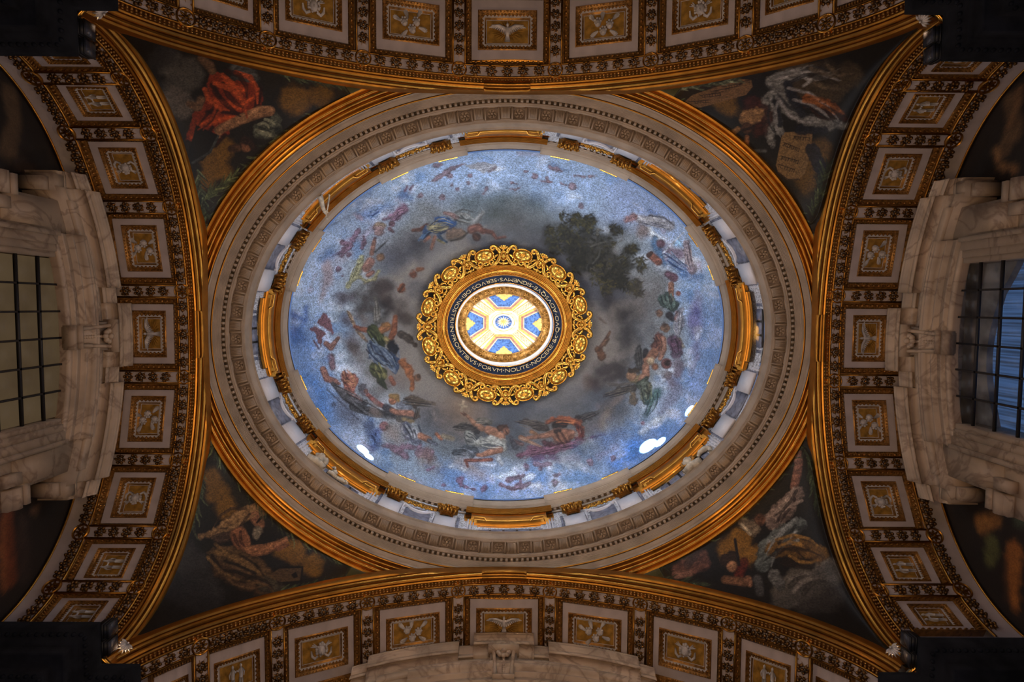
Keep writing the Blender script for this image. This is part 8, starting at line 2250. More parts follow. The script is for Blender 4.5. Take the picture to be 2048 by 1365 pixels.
# ================================================================== the four barrel vaults with coffers
HB = .30                                                # rails stand this far inside the arch line
SPEC = {
    'long': dict(co=[(-1.15, 1.15), (2.03, 4.10), (4.92, 6.68), (7.30, 8.50), (8.85, 9.45)], bands=[1.59, 4.51, 6.99, 8.68], w0=1.10, w1=2.99,
                 row2=3.36, end=3.75, b_s=.20, b_d=.31),
    'short': dict(co=[(-.97, .97), (1.87, 3.70), (4.48, 5.87), (6.42, 7.20), (7.50, 7.85)], bands=[1.42, 4.09, 6.145, 7.35], w0=1.06, w1=2.68,
                  row2=3.08, end=3.70, b_s=.20, b_d=.24)}


def ring_frame(mb, a, b, h0, a2, b2, h1):
    """flat or sloping rectangular ring from half-sizes (a,b) at h0 to (a2,b2) at h1"""
    v = [(-a, -b, h0), (a, -b, h0), (a, b, h0), (-a, b, h0), (-a2, -b2, h1), (a2, -b2, h1), (a2, b2, h1), (-a2, b2, h1)]
    return mb.add(v, [(0, 1, 5, 4), (1, 2, 6, 5), (2, 3, 7, 6), (3, 0, 4, 7)])


def beads(mb, a, b, h, step, r, nu=5, nv=3):
    """a string of oval beads round a rectangle of half-sizes a, b"""
    for (x0, y0, x1, y1) in ((-a, -b, a, -b), (a, -b, a, b), (a, b, -a, b), (-a, b, -a, -b)):
        L = math.hypot(x1 - x0, y1 - y0)
        n = max(2, int(L / step))
        for k in range(n):
            f = (k + .5) / n
            rr = (r[0], r[1], r[2]) if y0 == y1 else (r[1], r[0], r[2])
            mb.ball((x0 + (x1 - x0) * f, y0 + (y1 - y0) * f, h), rr, nu, nv)
    return mb


def coffer_meshes(a, b, bs, bd):
    """a, b: half-size of the white border; returns border, bead moulding, gilt frame, gold ground"""
    w = MB()
    ga, gb = a - bs, b - bd
    ring_frame(w, a, b, -.10, ga, gb, -.10)
    ring_frame(w, a, b, -.30, a, b, -.10)
    ring_frame(w, ga, gb, -.10, ga, gb, -.30)
    e = MB()
    ring_frame(e, a + .21, b + .21, -.0, a + .21, b + .21, -.3)
    ring_frame(e, a + .21, b + .21, 0, a + .17, b + .17, .0)
    ring_frame(e, a + .17, b + .17, 0, a + .15, b + .15, -.06)
    ring_frame(e, a + .15, b + .15, -.06, a + .05, b + .05, -.10)
    ring_frame(e, a + .05, b + .05, -.10, a + .01, b + .01, -.17)
    beads(e, a + .105, b + .105, -.03, .165, (.062, .05, .06))
    beads(e, a + .025, b + .025, -.10, .075, (.02, .018, .02), 4, 2)
    g = MB()
    fw = .27
    ring_frame(g, ga, gb, -.10, ga - .03, gb - .03, -.07)
    ring_frame(g, ga - .03, gb - .03, -.07, ga - .08, gb - .08, -.13)
    ring_frame(g, ga - .08, gb - .08, -.13, ga - .18, gb - .18, -.19)
    ring_frame(g, ga - .18, gb - .18, -.17, ga - fw, gb - fw, -.25)
    beads(g, ga - .05, gb - .05, -.09, .10, (.036, .02, .03), 4, 3)
    beads(g, ga - .13, gb - .13, -.145, .115, (.045, .034, .04), 5, 3)
    t = MB()                                             # white tongue and pearl course
    for (x0, y0, x1, y1, nx, ny) in ((-1, -1, 1, -1, 0, 1), (1, -1, 1, 1, -1, 0), (1, 1, -1, 1, 0, -1), (-1, 1, -1, -1, 1, 0)):
        A, B = ga - .185, gb - .185
        p0, p1 = np.array([x0 * A, y0 * B]), np.array([x1 * A, y1 * B])
        L = np.linalg.norm(p1 - p0)
        n = max(3, int(L / .115))
        d = (p1 - p0) / L
        nn = np.array([nx, ny])
        for k in range(n):
            c = p0 + (p1 - p0) * (k + .5) / n
            q = [c - d * .05, c + d * .05, c - nn * .07]
            t.add([(x, y, -.165) for x, y in q], [(0, 1, 2)])
    ring_frame(t, ga - .185, gb - .185, -.166, ga - .215, gb - .215, -.166)
    ring_frame(t, ga - fw + .008, gb - fw + .008, -.236, ga - fw - .01, gb - fw - .01, -.236)
    p = MB()
    p.add([(-ga + fw, -gb + fw, -.245), (ga - fw, -gb + fw, -.245), (ga - fw, gb - fw, -.245), (-ga + fw, gb - fw, -.245)], [(0, 1, 2, 3)])
    return [m.mesh(n) for m, n in ((w, 'coffer'), (e, 'bead_moulding'), (g, 'gilt_frame'), (t, 'tongue_course'), (p, 'gold_ground'))], ga - fw, gb - fw


def relief_dove(rays=True):
    m = MB()
    m.ball((0, .02, .0), (.075, .17, .07), 8, 6)
    m.ball((0, .21, .02), (.05, .065, .05), 7, 5)
    m.tube([(0, .26, .03), (0, .32, .03)], [.022, .004], 5)
    for k in range(-2, 3):
        m.tube([(k * .012, -.10, .01), (k * .035, -.32, .01)], [.03, .028], 5, .5)
    for s in (-1, 1):
        for k in range(9):
            f = k / 8
            x0 = s * (.06 + .34 * f)
            y0 = .10 + .10 * math.sin(f * 2.0)
            m.tube([(x0, y0, .02), (x0 + s * (.03 + .17 * f), y0 - .17 * (1 - f * .75) - .02, .01)], [.045, .02], 5, .5)
        m.tube([(s * .05, .10, .03), (s * .25, .19, .035), (s * .52, .20, .02)], [.05, .05, .02], 5, .6)
    return m


def relief_cherubs():
    m = MB()
    for (x, y) in ((-.20, .08), (.20, -.02), (-.02, -.20)):
        m.ball((x, y, .03), (.115, .125, .10), 8, 6)
        for k in range(7):
            a = k * .9
            m.ball((x + .10 * math.cos(a), y + .05 + .10 * math.sin(a), .05), .045, 5, 4)
        m.ball((x, y - .03, .13), (.02, .025, .02), 5, 4)
        for q in (-1, 1):
            m.ball((x + q * .045, y - .045, .10), .032, 5, 4)
    for (x, y, a) in ((-.36, .22, 2.3), (-.05, .26, 1.5), (.36, .20, .7), (.30, -.24, -.6), (-.28, -.22, 3.7)):
        for k in range(-3, 4):
            b = a + k * .24
            e = .20 - .012 * k * k
            m.tube([(x - .10 * math.cos(a), y - .10 * math.sin(a), .03), (x + .5 * e * math.cos(b), y + .5 * e * math.sin(b), .035), (x + e * math.cos(b), y + e * math.sin(b), .01)], [.035, .04, .012], 5, .5)
    return m


def relief_head():
    m = MB()
    m.ball((0, 0, .03), (.15, .18, .12), 9, 7)
    r = random.Random(3)
    for k in range(26):
        a = r.uniform(0, 6.28)
        d = r.uniform(.10, .22)
        m.ball((d * math.cos(a) * .95, .03 + d * math.sin(a), .04), r.uniform(.035, .06), 5, 4)
    m.ball((0, -.05, .15), (.03, .05, .03), 5, 4)
    for s in (-1, 1):
        m.tube([(s * .12, -.17, .02), (s * .24, -.24, .03), (s * .34, -.14, .02), (s * .36, .02, .01)], [.05, .055, .05, .03], 6, .6)
        for k in range(3):
            m.tube([(s * .16, .12, .02), (s * (.28 + .05 * k), .26 - .05 * k, .01)], [.04, .015], 5, .5)
    return m


def relief_figures():
    m = MB()
    for s in (-1, 1):
        x = s * .17
        m.ball((x, .27, .04), (.055, .065, .05), 7, 5)
        m.tube([(x, .22, .03), (x, .08, .04), (x, -.08, .04)], [.05, .085, .07], 7, .7)
        m.tube([(x - .04, -.08, .03), (x - .05, -.24, .03), (x - .03, -.36, .02)], [.05, .045, .03], 6, .7)
        m.tube([(x + .04, -.08, .03), (x + .05, -.24, .03), (x + .06, -.36, .02)], [.05, .045, .03], 6, .7)
        m.tube([(x + s * .06, .16, .03), (x + s * .14, .06, .04), (x + s * .12, -.06, .03)], [.035, .03, .02], 6, .7)
        m.tube([(x - s * .05, .16, .03), (x - s * .12, .10, .05), (0, .14, .03)], [.035, .03, .02], 6, .7)
    return m


def relief_rays():
    m = MB()
    for k in range(26):
        a = k / 26 * 2 * PI + .05
        c, s_ = math.cos(a), math.sin(a)
        m.tube([(.22 * c, .16 * s_ + .02, -.0), (.50 * c, .33 * s_ + .02, -.0)], [.012, .004], 4)
    return m


RELIEFS = [relief_dove().mesh('relief', True), relief_cherubs().mesh('relief', True), relief_head().mesh('relief', True), relief_figures().mesh('relief', True)]
RAYS = relief_rays().mesh('ray_burst')
mb = MB()                                                # one floret: dark leaves round gilt berries
for k in range(8):
    a = k * PI / 4
    mb.add([(.05 * math.cos(a - .5), .05 * math.sin(a - .5), .01), (.215 * math.cos(a), .215 * math.sin(a), .0), (.05 * math.cos(a + .5), .05 * math.sin(a + .5), .01), (.09 * math.cos(a), .09 * math.sin(a), .06)],
           [(0, 1, 3), (1, 2, 3)])
for k in range(6):
    a = k * PI / 3
    mb.ball((.115 * math.cos(a), .115 * math.sin(a), .07), (.055, .055, .06), 6, 4)
mb.ball((0, 0, .09), (.05, .05, .06), 6, 4)
FLORET = mb.mesh('floret', True)
mb = MB()
mb.lathe([(.25, -.02), (.25, .05), (.225, .07), (.20, .05), (.195, -.03), (0.001, -.03)], 18)
for k in range(8):
    a = k * PI / 4
    mb.ball((.11 * math.cos(a), .11 * math.sin(a), .01), (.075, .034, .05), 6, 4, Matrix.Rotation(a, 3, 'Z'))
mb.ball((0, 0, .04), .05, 6, 4)
MEDAL = mb.mesh('medallion', 'auto')
VLABEL = {'T': 'coffered vault whose central dove panel shows its whole white border, above the dome in the picture',
          'B': 'coffered vault opposite, its central dove cut by a marble pediment at the bottom edge',
          'L': 'coffered vault beside the window with dull beige panes', 'R': 'coffered vault beside the window with blue sky behind its bars'}
COFFER = {k: coffer_meshes(v['co'][0][1], (v['w1'] - v['w0']) / 2, v['b_s'], v['b_d']) for k, v in SPEC.items()}
for side in 'TBLR':
    A = AR[side]
    kind = 'long' if side in 'TB' else 'short'
    S = SPEC[kind]
    sm = A.s_of_u((9.86 if kind == 'long' else 7.95))
    # plain shell behind everything
    mb = MB()
    s_ = np.linspace(-sm, sm, 120)
    d_ = np.array([.45, .6, S['end']])
    mb.grid(A.P(s_[:, None], d_[None, :], HB - .30))
    vault = mb.build('vault', PLASTER, kind='structure', label=VLABEL[side])
    # stucco background of the floret bands
    mb = MB()
    for d0, d1 in ((.50, S['w0'] - .20), (S['w1'] + .20, S['end'])):
        mb.grid(A.P(s_[:, None], np.array([d0, d1])[None, :], HB - .03))
    for b in S['bands']:
        for q in (-1, 1):
            c = A.s_of_u(q * b)
            ss = np.array([c - .20, c + .20])
            mb.grid(A.P(ss[:, None], np.array([S['w0'] - .2, S['w1'] + .2])[None, :], HB - .03))
    mb.build('band_ground', PLASTER, vault)
    # gilt fillets along the bands
    mb = MB()
    for d0 in (.49, S['w0'] - .25, S['w1'] + .21, S['end'] - .06):
        P = np.array([[[s, d0, HB - .04], [s, d0, HB + .02], [s, d0 + .05, HB + .02], [s, d0 + .05, HB - .04]] for s in s_])
        mb.grid(P)
    for b in S['bands']:
        for q in (-1, 1):
            c = A.s_of_u(q * b)
            for e in (-.22, .17):
                mb.box((c + e + .025, (S['w0'] + S['w1']) / 2, HB - .01), (.05, S['w1'] - S['w0'] + .42, .07))
    A.warp(mb)
    mb.build('gilt_fillet', GOLD, vault)
    # coffers
    meshes, pa, pb = COFFER[kind]
    dm = (S['w0'] + S['w1']) / 2
    for i, (u0, u1) in enumerate(S['co']):
        for q in ((1,) if i == 0 else (-1, 1)):
            s0, s1 = sorted((A.s_of_u(q * u0), A.s_of_u(q * u1)))
            M = A.fr((s0 + s1) / 2, dm, HB) @ Matrix.Diagonal(((s1 - s0) / (2 * S['co'][0][1]), 1, 1, 1))
            c = link('coffer', meshes[0], PLASTER, vault, M=M)
            I = Matrix.Identity(4)
            for me, mt in zip(meshes[1:], (GOLDD, GOLDD, RELIEF, GOLDP)):
                link(me.name.split('.')[0], me, mt, c, M=I)
            flip = {'T': 1, 'B': -1, 'L': 1, 'R': -1}[side]
            sc_ = .92 if kind == 'short' else 1.0
            rot = Matrix.Rotation(0 if flip > 0 else PI, 4, 'Z')
            k = min(i, 3)
            if k == 1 and q < 0:
                rot = rot @ Matrix.Diagonal((-1, 1, 1, 1)) if False else rot @ Matrix.Rotation(.35, 4, 'Z')
            if kind == 'short' and k in (1, 2, 3):
                rot = rot @ Matrix.Rotation(PI / 2, 4, 'Z') if k != 3 else rot
            link('relief', RELIEFS[k], RELIEF, c, M=Matrix.Translation((0, 0, -.225)) @ rot @ Matrix.Scale(sc_, 4))
            if k == 0:
                link('ray_burst', RAYS, GOLD, c, M=Matrix.Translation((0, .02, -.235)) @ Matrix.Scale(sc_, 4))
    # florets and medallions
    bs = [-b for b in S['bands'][::-1]] + list(S['bands'])
    cs = [float(A.s_of_u(b)) for b in bs]
    edges = [-sm] + cs + [sm]
    rows = ((S['w0'] + .50 - .25) / 2 + .02, S['row2'])
    kk = 0
    for ri, dr in enumerate(rows):
        for j in range(len(edges) - 1):
            a, b = edges[j], edges[j + 1]
            a += .26
            b -= .26
            n = 5 if b - a > 1.6 else (4 if b - a > 1.2 else max(1, int((b - a) / .36)))
            if ri == 1 and side in 'T':
                continue
            for k in range(n):
                M = A.fr(a + (b - a) * (k + .5) / n, dr, HB - .03) @ Matrix.Rotation(kk * 1.3, 4, 'Z') @ Matrix.Scale(1.12 if n == 5 else .98, 4)
                link('floret', FLORET, FLORETM, vault, M=M)
                kk += 1
        for c in cs:
            link('medallion', MEDAL, GOLD, vault, M=A.fr(c, dr, HB - .02))
    n = 5 if kind == 'long' else 4
    for c in cs:
        for k in range(n):
            d = S['w0'] + .0 + (S['w1'] - S['w0']) * (k + .5) / n
            link('floret', FLORET, FLORETM, vault, M=A.fr(c, d, HB - .03) @ Matrix.Rotation(kk * 1.3, 4, 'Z') @ Matrix.Diagonal((.92, 1.08, 1, 1)))
            kk += 1
    # archivolt: gilt mouldings from the pendentive to the vault
    pr = [(-.04, -.25), (-.05, .02), (-.03, .07), (.02, .09), (.035, .05), (.05, .05), (.06, .10), (.10, .145), (.14, .145), (.15, .10), (.17, .10),
          (.175, .16), (.20, .20), (.25, .215), (.27, .17), (.28, .17), (.29, .23), (.33, .25), (.345, .22), (.35, HB - .06), (.50, HB - .06), (.505, HB - .3)]
    sa = np.linspace(-A.smax * .995, A.smax * .995, 220)
    P = np.array(pr)
    mb = MB()
    lt = 4.2 if kind == 'long' else 3.4                  # the ring cornice overlaps the mouldings round the crown
    dmin = np.where(np.abs(sa) < lt, .21 * np.cos(PI / 2 * np.minimum(np.abs(sa) / lt, 1)) ** 1.2, 0) - .05
    mb.grid(A.P(sa[:, None], np.maximum(P[None, :, 0], dmin[:, None]), P[None, :, 1]))
    arch = mb.build('archivolt', GOLD, vault, smooth='auto')
    mb = MB()                                            # gilt plate at the crown, over the mouldings
    pl = [(.10, .10), (.10, .27), (.12, .31), (.15, .31), (.16, .27), (.22, .27), (.23, .31), (.26, .345), (.33, .35), (.35, .31), (.40, .30), (.41, .2)]
    ss_ = np.array([-.78, -.77, -.70, 0, .70, .77, .78])
    Q = np.array([[[x, d - (.03 if abs(x) < .75 and 0 < k < 5 else 0), h] for k, (d, h) in enumerate(pl)] for x in ss_])
    mb.grid(Q)
    mb.F += [tuple(range(len(pl))), tuple(6 * len(pl) + k for k in range(len(pl)))[::-1]]
    A.warp(mb)
    mb.build('gilded_plate', GOLD, vault)
    mb = MB()
    n = int(2 * sm / .115)
    for k in range(n):
        s = -sm + 2 * sm * (k + .5) / n
        mb.box((s, .375, HB - .03), (.05, .035, .05))
        mb.ball((s, .445, HB - .02), (.036, .05, .045), 5, 3)
    A.warp(mb)
    mb.build('pearl_course', GOLDB if False else GOLDD, vault, kind='stuff')

# ================================================================== pendentives
def pend_grid(qx, qy, nu=360, nv=210):
    """corner panel between two arches and the ring; qx, qy = -1/+1"""
    ax, ay, _ = rp(136, 20.0)
    Ax, Ay = AR['R' if qx > 0 else 'L'], AR['B' if qy > 0 else 'T']
    bx, by = Ax.plane, Ay.plane
    c, s_ = math.cos(-.0201), math.sin(-.0201)

    def inside(t):
        x, y = ax * math.cos(t), ay * math.sin(t)
        x, y = c * x - s_ * y + LC[0], s_ * x + c * y + LC[1]
        return x, y
    ts = np.linspace(0, 2 * PI, 7201)
    ok = []
    for t in ts:
        x, y = inside(t)
        if (x - LC[0]) * qx > 0 and (y - LC[1]) * qy > 0 and (bx - x) * qx > 0 and (by - y) * qy > 0:
            ok.append((x, y))
    ok = np.array(ok)
    # walk the ring from one tip to the other, shoot rays at the corner-side boundary
    i = np.linspace(0, len(ok) - 1, nu)
    ring = np.stack([np.interp(i, np.arange(len(ok)), ok[:, 0]), np.interp(i, np.arange(len(ok)), ok[:, 1])], -1)
    d = ring - np.array([LC[0], LC[1]])
    kx = (bx - LC[0]) / d[:, 0]
    ky = (by - LC[1]) / d[:, 1]
    k = np.minimum(kx, ky)
    end = np.array([LC[0], LC[1]]) + d * k[:, None]
    f = np.linspace(0, 1, nv)
    XY = ring[:, None] + (end - ring)[:, None] * f[None, :, None]
    # height: sum of the two arch profiles, eased so that it meets the level ring
    zcx, zcy = max(float(Ax.z_at(by)), 14.3), max(float(Ay.z_at(bx)), 14.3)

    def base(x, y):
        ex, ey = np.maximum(1 - (x - LC[0]) / (bx - LC[0]), 0) + 1e-5, np.maximum(1 - (y - LC[1]) / (by - LC[1]), 0) + 1e-5
        s = ex / (ex + ey)
        return np.maximum(Ax.z_at(y), 14.3) + np.maximum(Ay.z_at(x), 14.3) - (zcx * s + zcy * (1 - s))

    def q(x, y):
        return np.maximum(1 - (x - LC[0]) / (bx - LC[0]), 0) * np.maximum(1 - (y - LC[1]) / (by - LC[1]), 0)
    w_ = q(XY[..., 0], XY[..., 1]) / np.maximum(q(ring[:, 0], ring[:, 1]), .004)[:, None]
    w_ = np.clip(w_, 0, 1)
    w_[:, 0] = 1
    Z = base(XY[..., 0], XY[..., 1]) + (20.0 - base(ring[:, 0], ring[:, 1]))[:, None] * w_
    return np.concatenate([XY, Z[..., None]], -1)


PLABEL = {(-1, -1): 'dark mosaic pendentive with a figure in red drapery and grey cloud', (1, -1): 'dark mosaic pendentive with two inscribed stone tablets',
          (-1, 1): 'dark mosaic pendentive with a hooded bearded man praying', (1, 1): 'dark mosaic pendentive with a raised arm, an old man and a young face'}
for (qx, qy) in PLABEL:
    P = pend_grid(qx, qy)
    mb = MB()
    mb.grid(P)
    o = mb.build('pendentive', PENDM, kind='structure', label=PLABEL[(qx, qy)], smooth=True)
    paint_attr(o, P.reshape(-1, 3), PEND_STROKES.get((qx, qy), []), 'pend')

# ================================================================== corner piers with their cornices
PIER = {(-1, -1): (-5.43, -9.50, -6.41, -8.60), (1, -1): (-5.49, 9.55, -6.49, 8.69), (-1, 1): (7.39, -9.45, 8.39, -8.55), (1, 1): (7.69, 9.64, 8.54, 8.74)}
PIERL = {(-1, -1): 'dark pier cornice in the upper left corner, below the pendentive with red drapery', (1, -1): 'dark pier cornice below the pendentive with the stone tablets',
         (-1, 1): 'dark pier cornice below the pendentive with the praying man', (1, 1): 'dark pier cornice below the pendentive with the raised arm'}
BOXES = {(-1, -1): ((-9.91, -6.36), (-9.92, -5.93)), (1, -1): ((9.93, -6.37), (9.95, -5.97)), (-1, 1): ((-9.83, 7.98), (-9.84, 8.42)), (1, 1): ((10.03, 8.23), (10.05, 8.66))}
mb = MB()
mb.box((0, 0, 0), (.33, .20, .35))
mb.box((0, .115, 0), (.36, .03, .38))
for k in range(6):
    mb.box((-.14 + .056 * k, -.13, 0), (.02, .07, .30))
FBODY = mb.mesh('floodlight')
mb = MB()
for s in (-1, 1):
    mb.box((s * .19, 0, -.06), (.02, .06, .34))
mb.box((0, 0, -.225), (.40, .06, .02))
FYOKE = mb.mesh('yoke')
mb = MB()
mb.box((0, .132, 0), (.29, .012, .31))
FLENS = mb.mesh('lens')
LENS = mat('dull_glass', (.05, .05, .06), .25, var=.1)
mb = MB()
for k in range(-4, 5):
    a = k * .36
    L_ = .46 - .03 * abs(k)
    c, s_ = math.sin(a), math.cos(a)
    nx, ny = s_, -c
    mb.add([(0, 0, .02), (c * L_ * .55 + nx * .055, s_ * L_ * .55 + ny * .055, .05), (c * L_, s_ * L_, .08), (c * L_ * .55 - nx * .055, s_ * L_ * .55 - ny * .055, .05), (c * L_ * .5, s_ * L_ * .5, .10), (c * L_ * .3, s_ * L_ * .3, -.02)],
           [(0, 1, 4), (1, 2, 4), (2, 3, 4), (3, 0, 4), (0, 5, 1), (1, 5, 2), (2, 5, 3), (3, 5, 0)])
mb.ball((0, .0, .03), .05, 6, 4)
PALMETTE = mb.mesh('leaf_finial')
FPOS = {(-1, -1): (-9.51, -6.76, 14.5), (1, -1): (9.65, -6.76, 14.5), (-1, 1): (-9.41, 8.42, 14.5), (1, 1): (9.60, 8.46, 14.5)}
FLABEL = {(-1, -1): 'upper left corner pier', (1, -1): 'upper right corner pier', (-1, 1): 'lower left corner pier', (1, 1): 'lower right corner pier'}
FCOR = {(-1, -1): 'the red-draped pendentive', (1, -1): 'the tablet pendentive', (-1, 1): 'the praying-man pendentive', (1, 1): 'the raised-arm pendentive'}
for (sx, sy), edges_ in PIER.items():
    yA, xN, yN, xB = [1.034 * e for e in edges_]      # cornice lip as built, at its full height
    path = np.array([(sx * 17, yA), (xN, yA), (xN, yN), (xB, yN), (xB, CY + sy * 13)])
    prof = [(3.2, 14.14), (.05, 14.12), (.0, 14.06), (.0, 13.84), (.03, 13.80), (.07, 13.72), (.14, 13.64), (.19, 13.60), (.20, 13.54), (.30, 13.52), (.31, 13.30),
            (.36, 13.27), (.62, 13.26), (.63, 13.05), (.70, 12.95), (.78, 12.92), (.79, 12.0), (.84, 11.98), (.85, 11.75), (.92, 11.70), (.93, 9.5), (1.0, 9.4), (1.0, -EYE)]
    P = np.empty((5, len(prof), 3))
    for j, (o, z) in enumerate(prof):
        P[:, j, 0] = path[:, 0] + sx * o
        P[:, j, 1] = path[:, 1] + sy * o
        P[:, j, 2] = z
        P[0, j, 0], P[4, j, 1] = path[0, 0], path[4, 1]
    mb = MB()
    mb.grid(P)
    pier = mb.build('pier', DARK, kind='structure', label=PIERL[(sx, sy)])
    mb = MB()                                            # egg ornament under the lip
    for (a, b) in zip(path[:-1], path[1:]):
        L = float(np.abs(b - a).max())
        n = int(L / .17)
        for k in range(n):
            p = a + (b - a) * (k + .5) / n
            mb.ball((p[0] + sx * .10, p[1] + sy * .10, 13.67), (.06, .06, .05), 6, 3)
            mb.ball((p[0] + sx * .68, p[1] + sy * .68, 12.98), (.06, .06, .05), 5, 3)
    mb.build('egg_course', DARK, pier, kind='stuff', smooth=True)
    # short gilt moulding across the corner, close to the floodlights
    cx_, cy2 = xN + sx * .08, yN + sy * .0
    mb = MB()
    m = Matrix.Rotation(-sx * sy * PI / 4, 3, 'Z')
    for j, (o, z, r) in enumerate(((0, 14.22, .06), (.11, 14.30, .05), (.22, 14.38, .07), (.36, 14.46, .05))):
        mb.box((cx_ + sx * o * .7, cy2 + sy * o * .7, z), (1.1, .09, .10), m)
    mb.build('gilt_corner_moulding', GOLDB, pier)
    for k, (bx, by) in enumerate(BOXES[(sx, sy)]):
        t = Vector((-sx * .6, -sy * .35, .5)).normalized()
        q = Matrix.Rotation(math.atan2(-sx * -1, 0) if False else (PI / 2 * -sx * -1), 4, 'Z')
        M = Matrix.Translation((bx, by, 14.40)) @ Matrix.Rotation(sx * PI / 2, 4, 'Z')
        which = 'nearer the long vault' if ((k == 0) == (sy < 0)) else 'nearer the side vault'
        r = link('floodlight', None, label='black box floodlight on the %s, %s' % (FLABEL[(sx, sy)], which), cat='floodlight',
                 group='black floodlights on the pier cornices', M=M)
        link('housing', FBODY, BLACK, r, M=Matrix.Identity(4))
        link('yoke', FYOKE, BLACK, r, M=Matrix.Identity(4))
        link('lens', FLENS, LENS, r, M=Matrix.Identity(4))
    # pale leaf finial at the foot of the pendentive
    ax_, ay_ = AR['R' if sx > 0 else 'L'].plane, AR['B' if sy > 0 else 'T'].plane
    d = Vector((sx, sy, 0)).normalized()
    nrm = Vector((-sx * .45, -sy * .45, -.75)).normalized()
    yv = (d - nrm * d.dot(nrm)).normalized()
    xv = yv.cross(nrm)
    link('leaf_finial', PALMETTE, RELIEF, label='pale leaf-shaped finial at the foot of %s' % FCOR[(sx, sy)], cat='finial', group='leaf finials at the pendentive feet',
         M=frame(xv, yv, nrm, FPOS[(sx, sy)]) @ Matrix.Scale(.60, 4))
    mb = MB()                                            # backing that closes the foot of the pendentive
    mb.box((ax_ + sx * .25, ay_ + sy * .25, 14.5), (.5, .5, 1.2))
    mb.build('pendentive_foot', GOLDD, pier)

# ================================================================== lunettes with marble windows
MURAL_STROKES = {}
GLASS = bpy.data.materials.new('window_glass')
GLASS.use_nodes = True
_nt = GLASS.node_tree
_nt.nodes.clear()
_o, _mx, _tr, _gl = [_nt.nodes.new(n) for n in ('ShaderNodeOutputMaterial', 'ShaderNodeMixShader', 'ShaderNodeBsdfTransparent', 'ShaderNodeBsdfGlossy')]
_tr.inputs['Color'].default_value = (.86, .88, .90, 1)
_gl.inputs['Roughness'].default_value = .35
_mx.inputs['Fac'].default_value = .03
_nt.links.new(_tr.outputs[0], _mx.inputs[1])
_nt.links.new(_gl.outputs[0], _mx.inputs[2])
_nt.links.new(_mx.outputs[0], _o.inputs['Surface'])
MURAL_STROKES = {'L':[('b',(88,68,47),14,[(664,1677,24.8),(601,1687,21.7),(513,1661,27.900000000000002)],{'wob':8}),('b',(61,47,37),14,[(482,1701,21.7),(476,1736,15.5)],{'wob':8}),('b',(112,57,30),14,[(-450,1612,21.7),(-544,1603,24.8),(-660,1613,21.7)],{'wob':8}),('b',(142,85,47),14,[(-474,1600,6.2),(-593,1587,7.75),(-678,1593,6.2)],{'wob':8}),('b',(102,74,51),14,[(-499,1705,12.4)],{'wob':8}),('b',(51,37,30),14,[(-509,1660,18.6),(-668,1661,21.7)],{'wob':8})],'R':[('b',(95,71,47),14,[(-674,1677,21.7),(-586,1655,24.8),(-543,1694,24.8)],{'wob':8}),('b',(142,102,61),14,[(-550,1720,7.75),(-503,1700,7.75),(-478,1648,9.3)],{'wob':8}),('b',(119,85,54),14,[(-690,1646,9.3),(-605,1673,6.2)],{'wob':8}),('b',(142,95,44),14,[(524,1695,24.8),(494,1652,18.6)],{'wob':8}),('b',(88,88,47),14,[(567,1656,24.8),(613,1662,18.6)],{'wob':8}),('b',(156,95,40),14,[(551,1581,24.8),(635,1584,21.7),(699,1572,12.4)],{'wob':8}),('b',(68,78,57),14,[(464,1571,21.7)],{'wob':8}),('b',(187,129,85),14,[(450,1588,7.75)],{'wob':8}),('b',(61,37,23),14,[(605,1610,7.75),(700,1601,6.2)],{'wob':8})]}

RW = 10.0
LIT_BEIGE = bpy.data.materials.new('daylit_blind')
LIT_BLUE = bpy.data.materials.new('daylit_blue_glass')
GREYREV = mat('grey_reveal', (.34, .30, .27), .7, var=.25, scale=1.5)


def lit(m, c1, c2, k, streak):
    m.use_nodes = True
    nt = m.node_tree
    b = nt.nodes['Principled BSDF']
    tc = nt.nodes.new('ShaderNodeTexCoord')
    mp = nt.nodes.new('ShaderNodeMapping')
    mp.inputs['Scale'].default_value = streak
    n = nt.nodes.new('ShaderNodeTexNoise')
    n.inputs['Scale'].default_value = 1.0
    n.inputs['Detail'].default_value = 6
    r = nt.nodes.new('ShaderNodeValToRGB')
    r.color_ramp.elements[0].position, r.color_ramp.elements[1].position = .38, .60
    r.color_ramp.elements[0].color, r.color_ramp.elements[1].color = (*c1, 1), (*c2, 1)
    nt.links.new(tc.outputs['Object'], mp.inputs['Vector'])
    nt.links.new(mp.outputs['Vector'], n.inputs['Vector'])
    nt.links.new(n.outputs['Fac'], r.inputs['Fac'])
    nt.links.new(r.outputs['Color'], b.inputs['Emission Color'])
    b.inputs['Emission Strength'].default_value = k
    b.inputs['Base Color'].default_value = (.02, .02, .02, 1)
    b.inputs['Roughness'].default_value = .5
    b.inputs['Specular IOR Level'].default_value = .15


lit(LIT_BEIGE, (.052, .033, .016), (.070, .046, .023), 1.0, (.7, .7, .7))
lit(LIT_BLUE, (.030, .048, .09), (.062, .120, .26), 1.0, (.5, 16, .35))


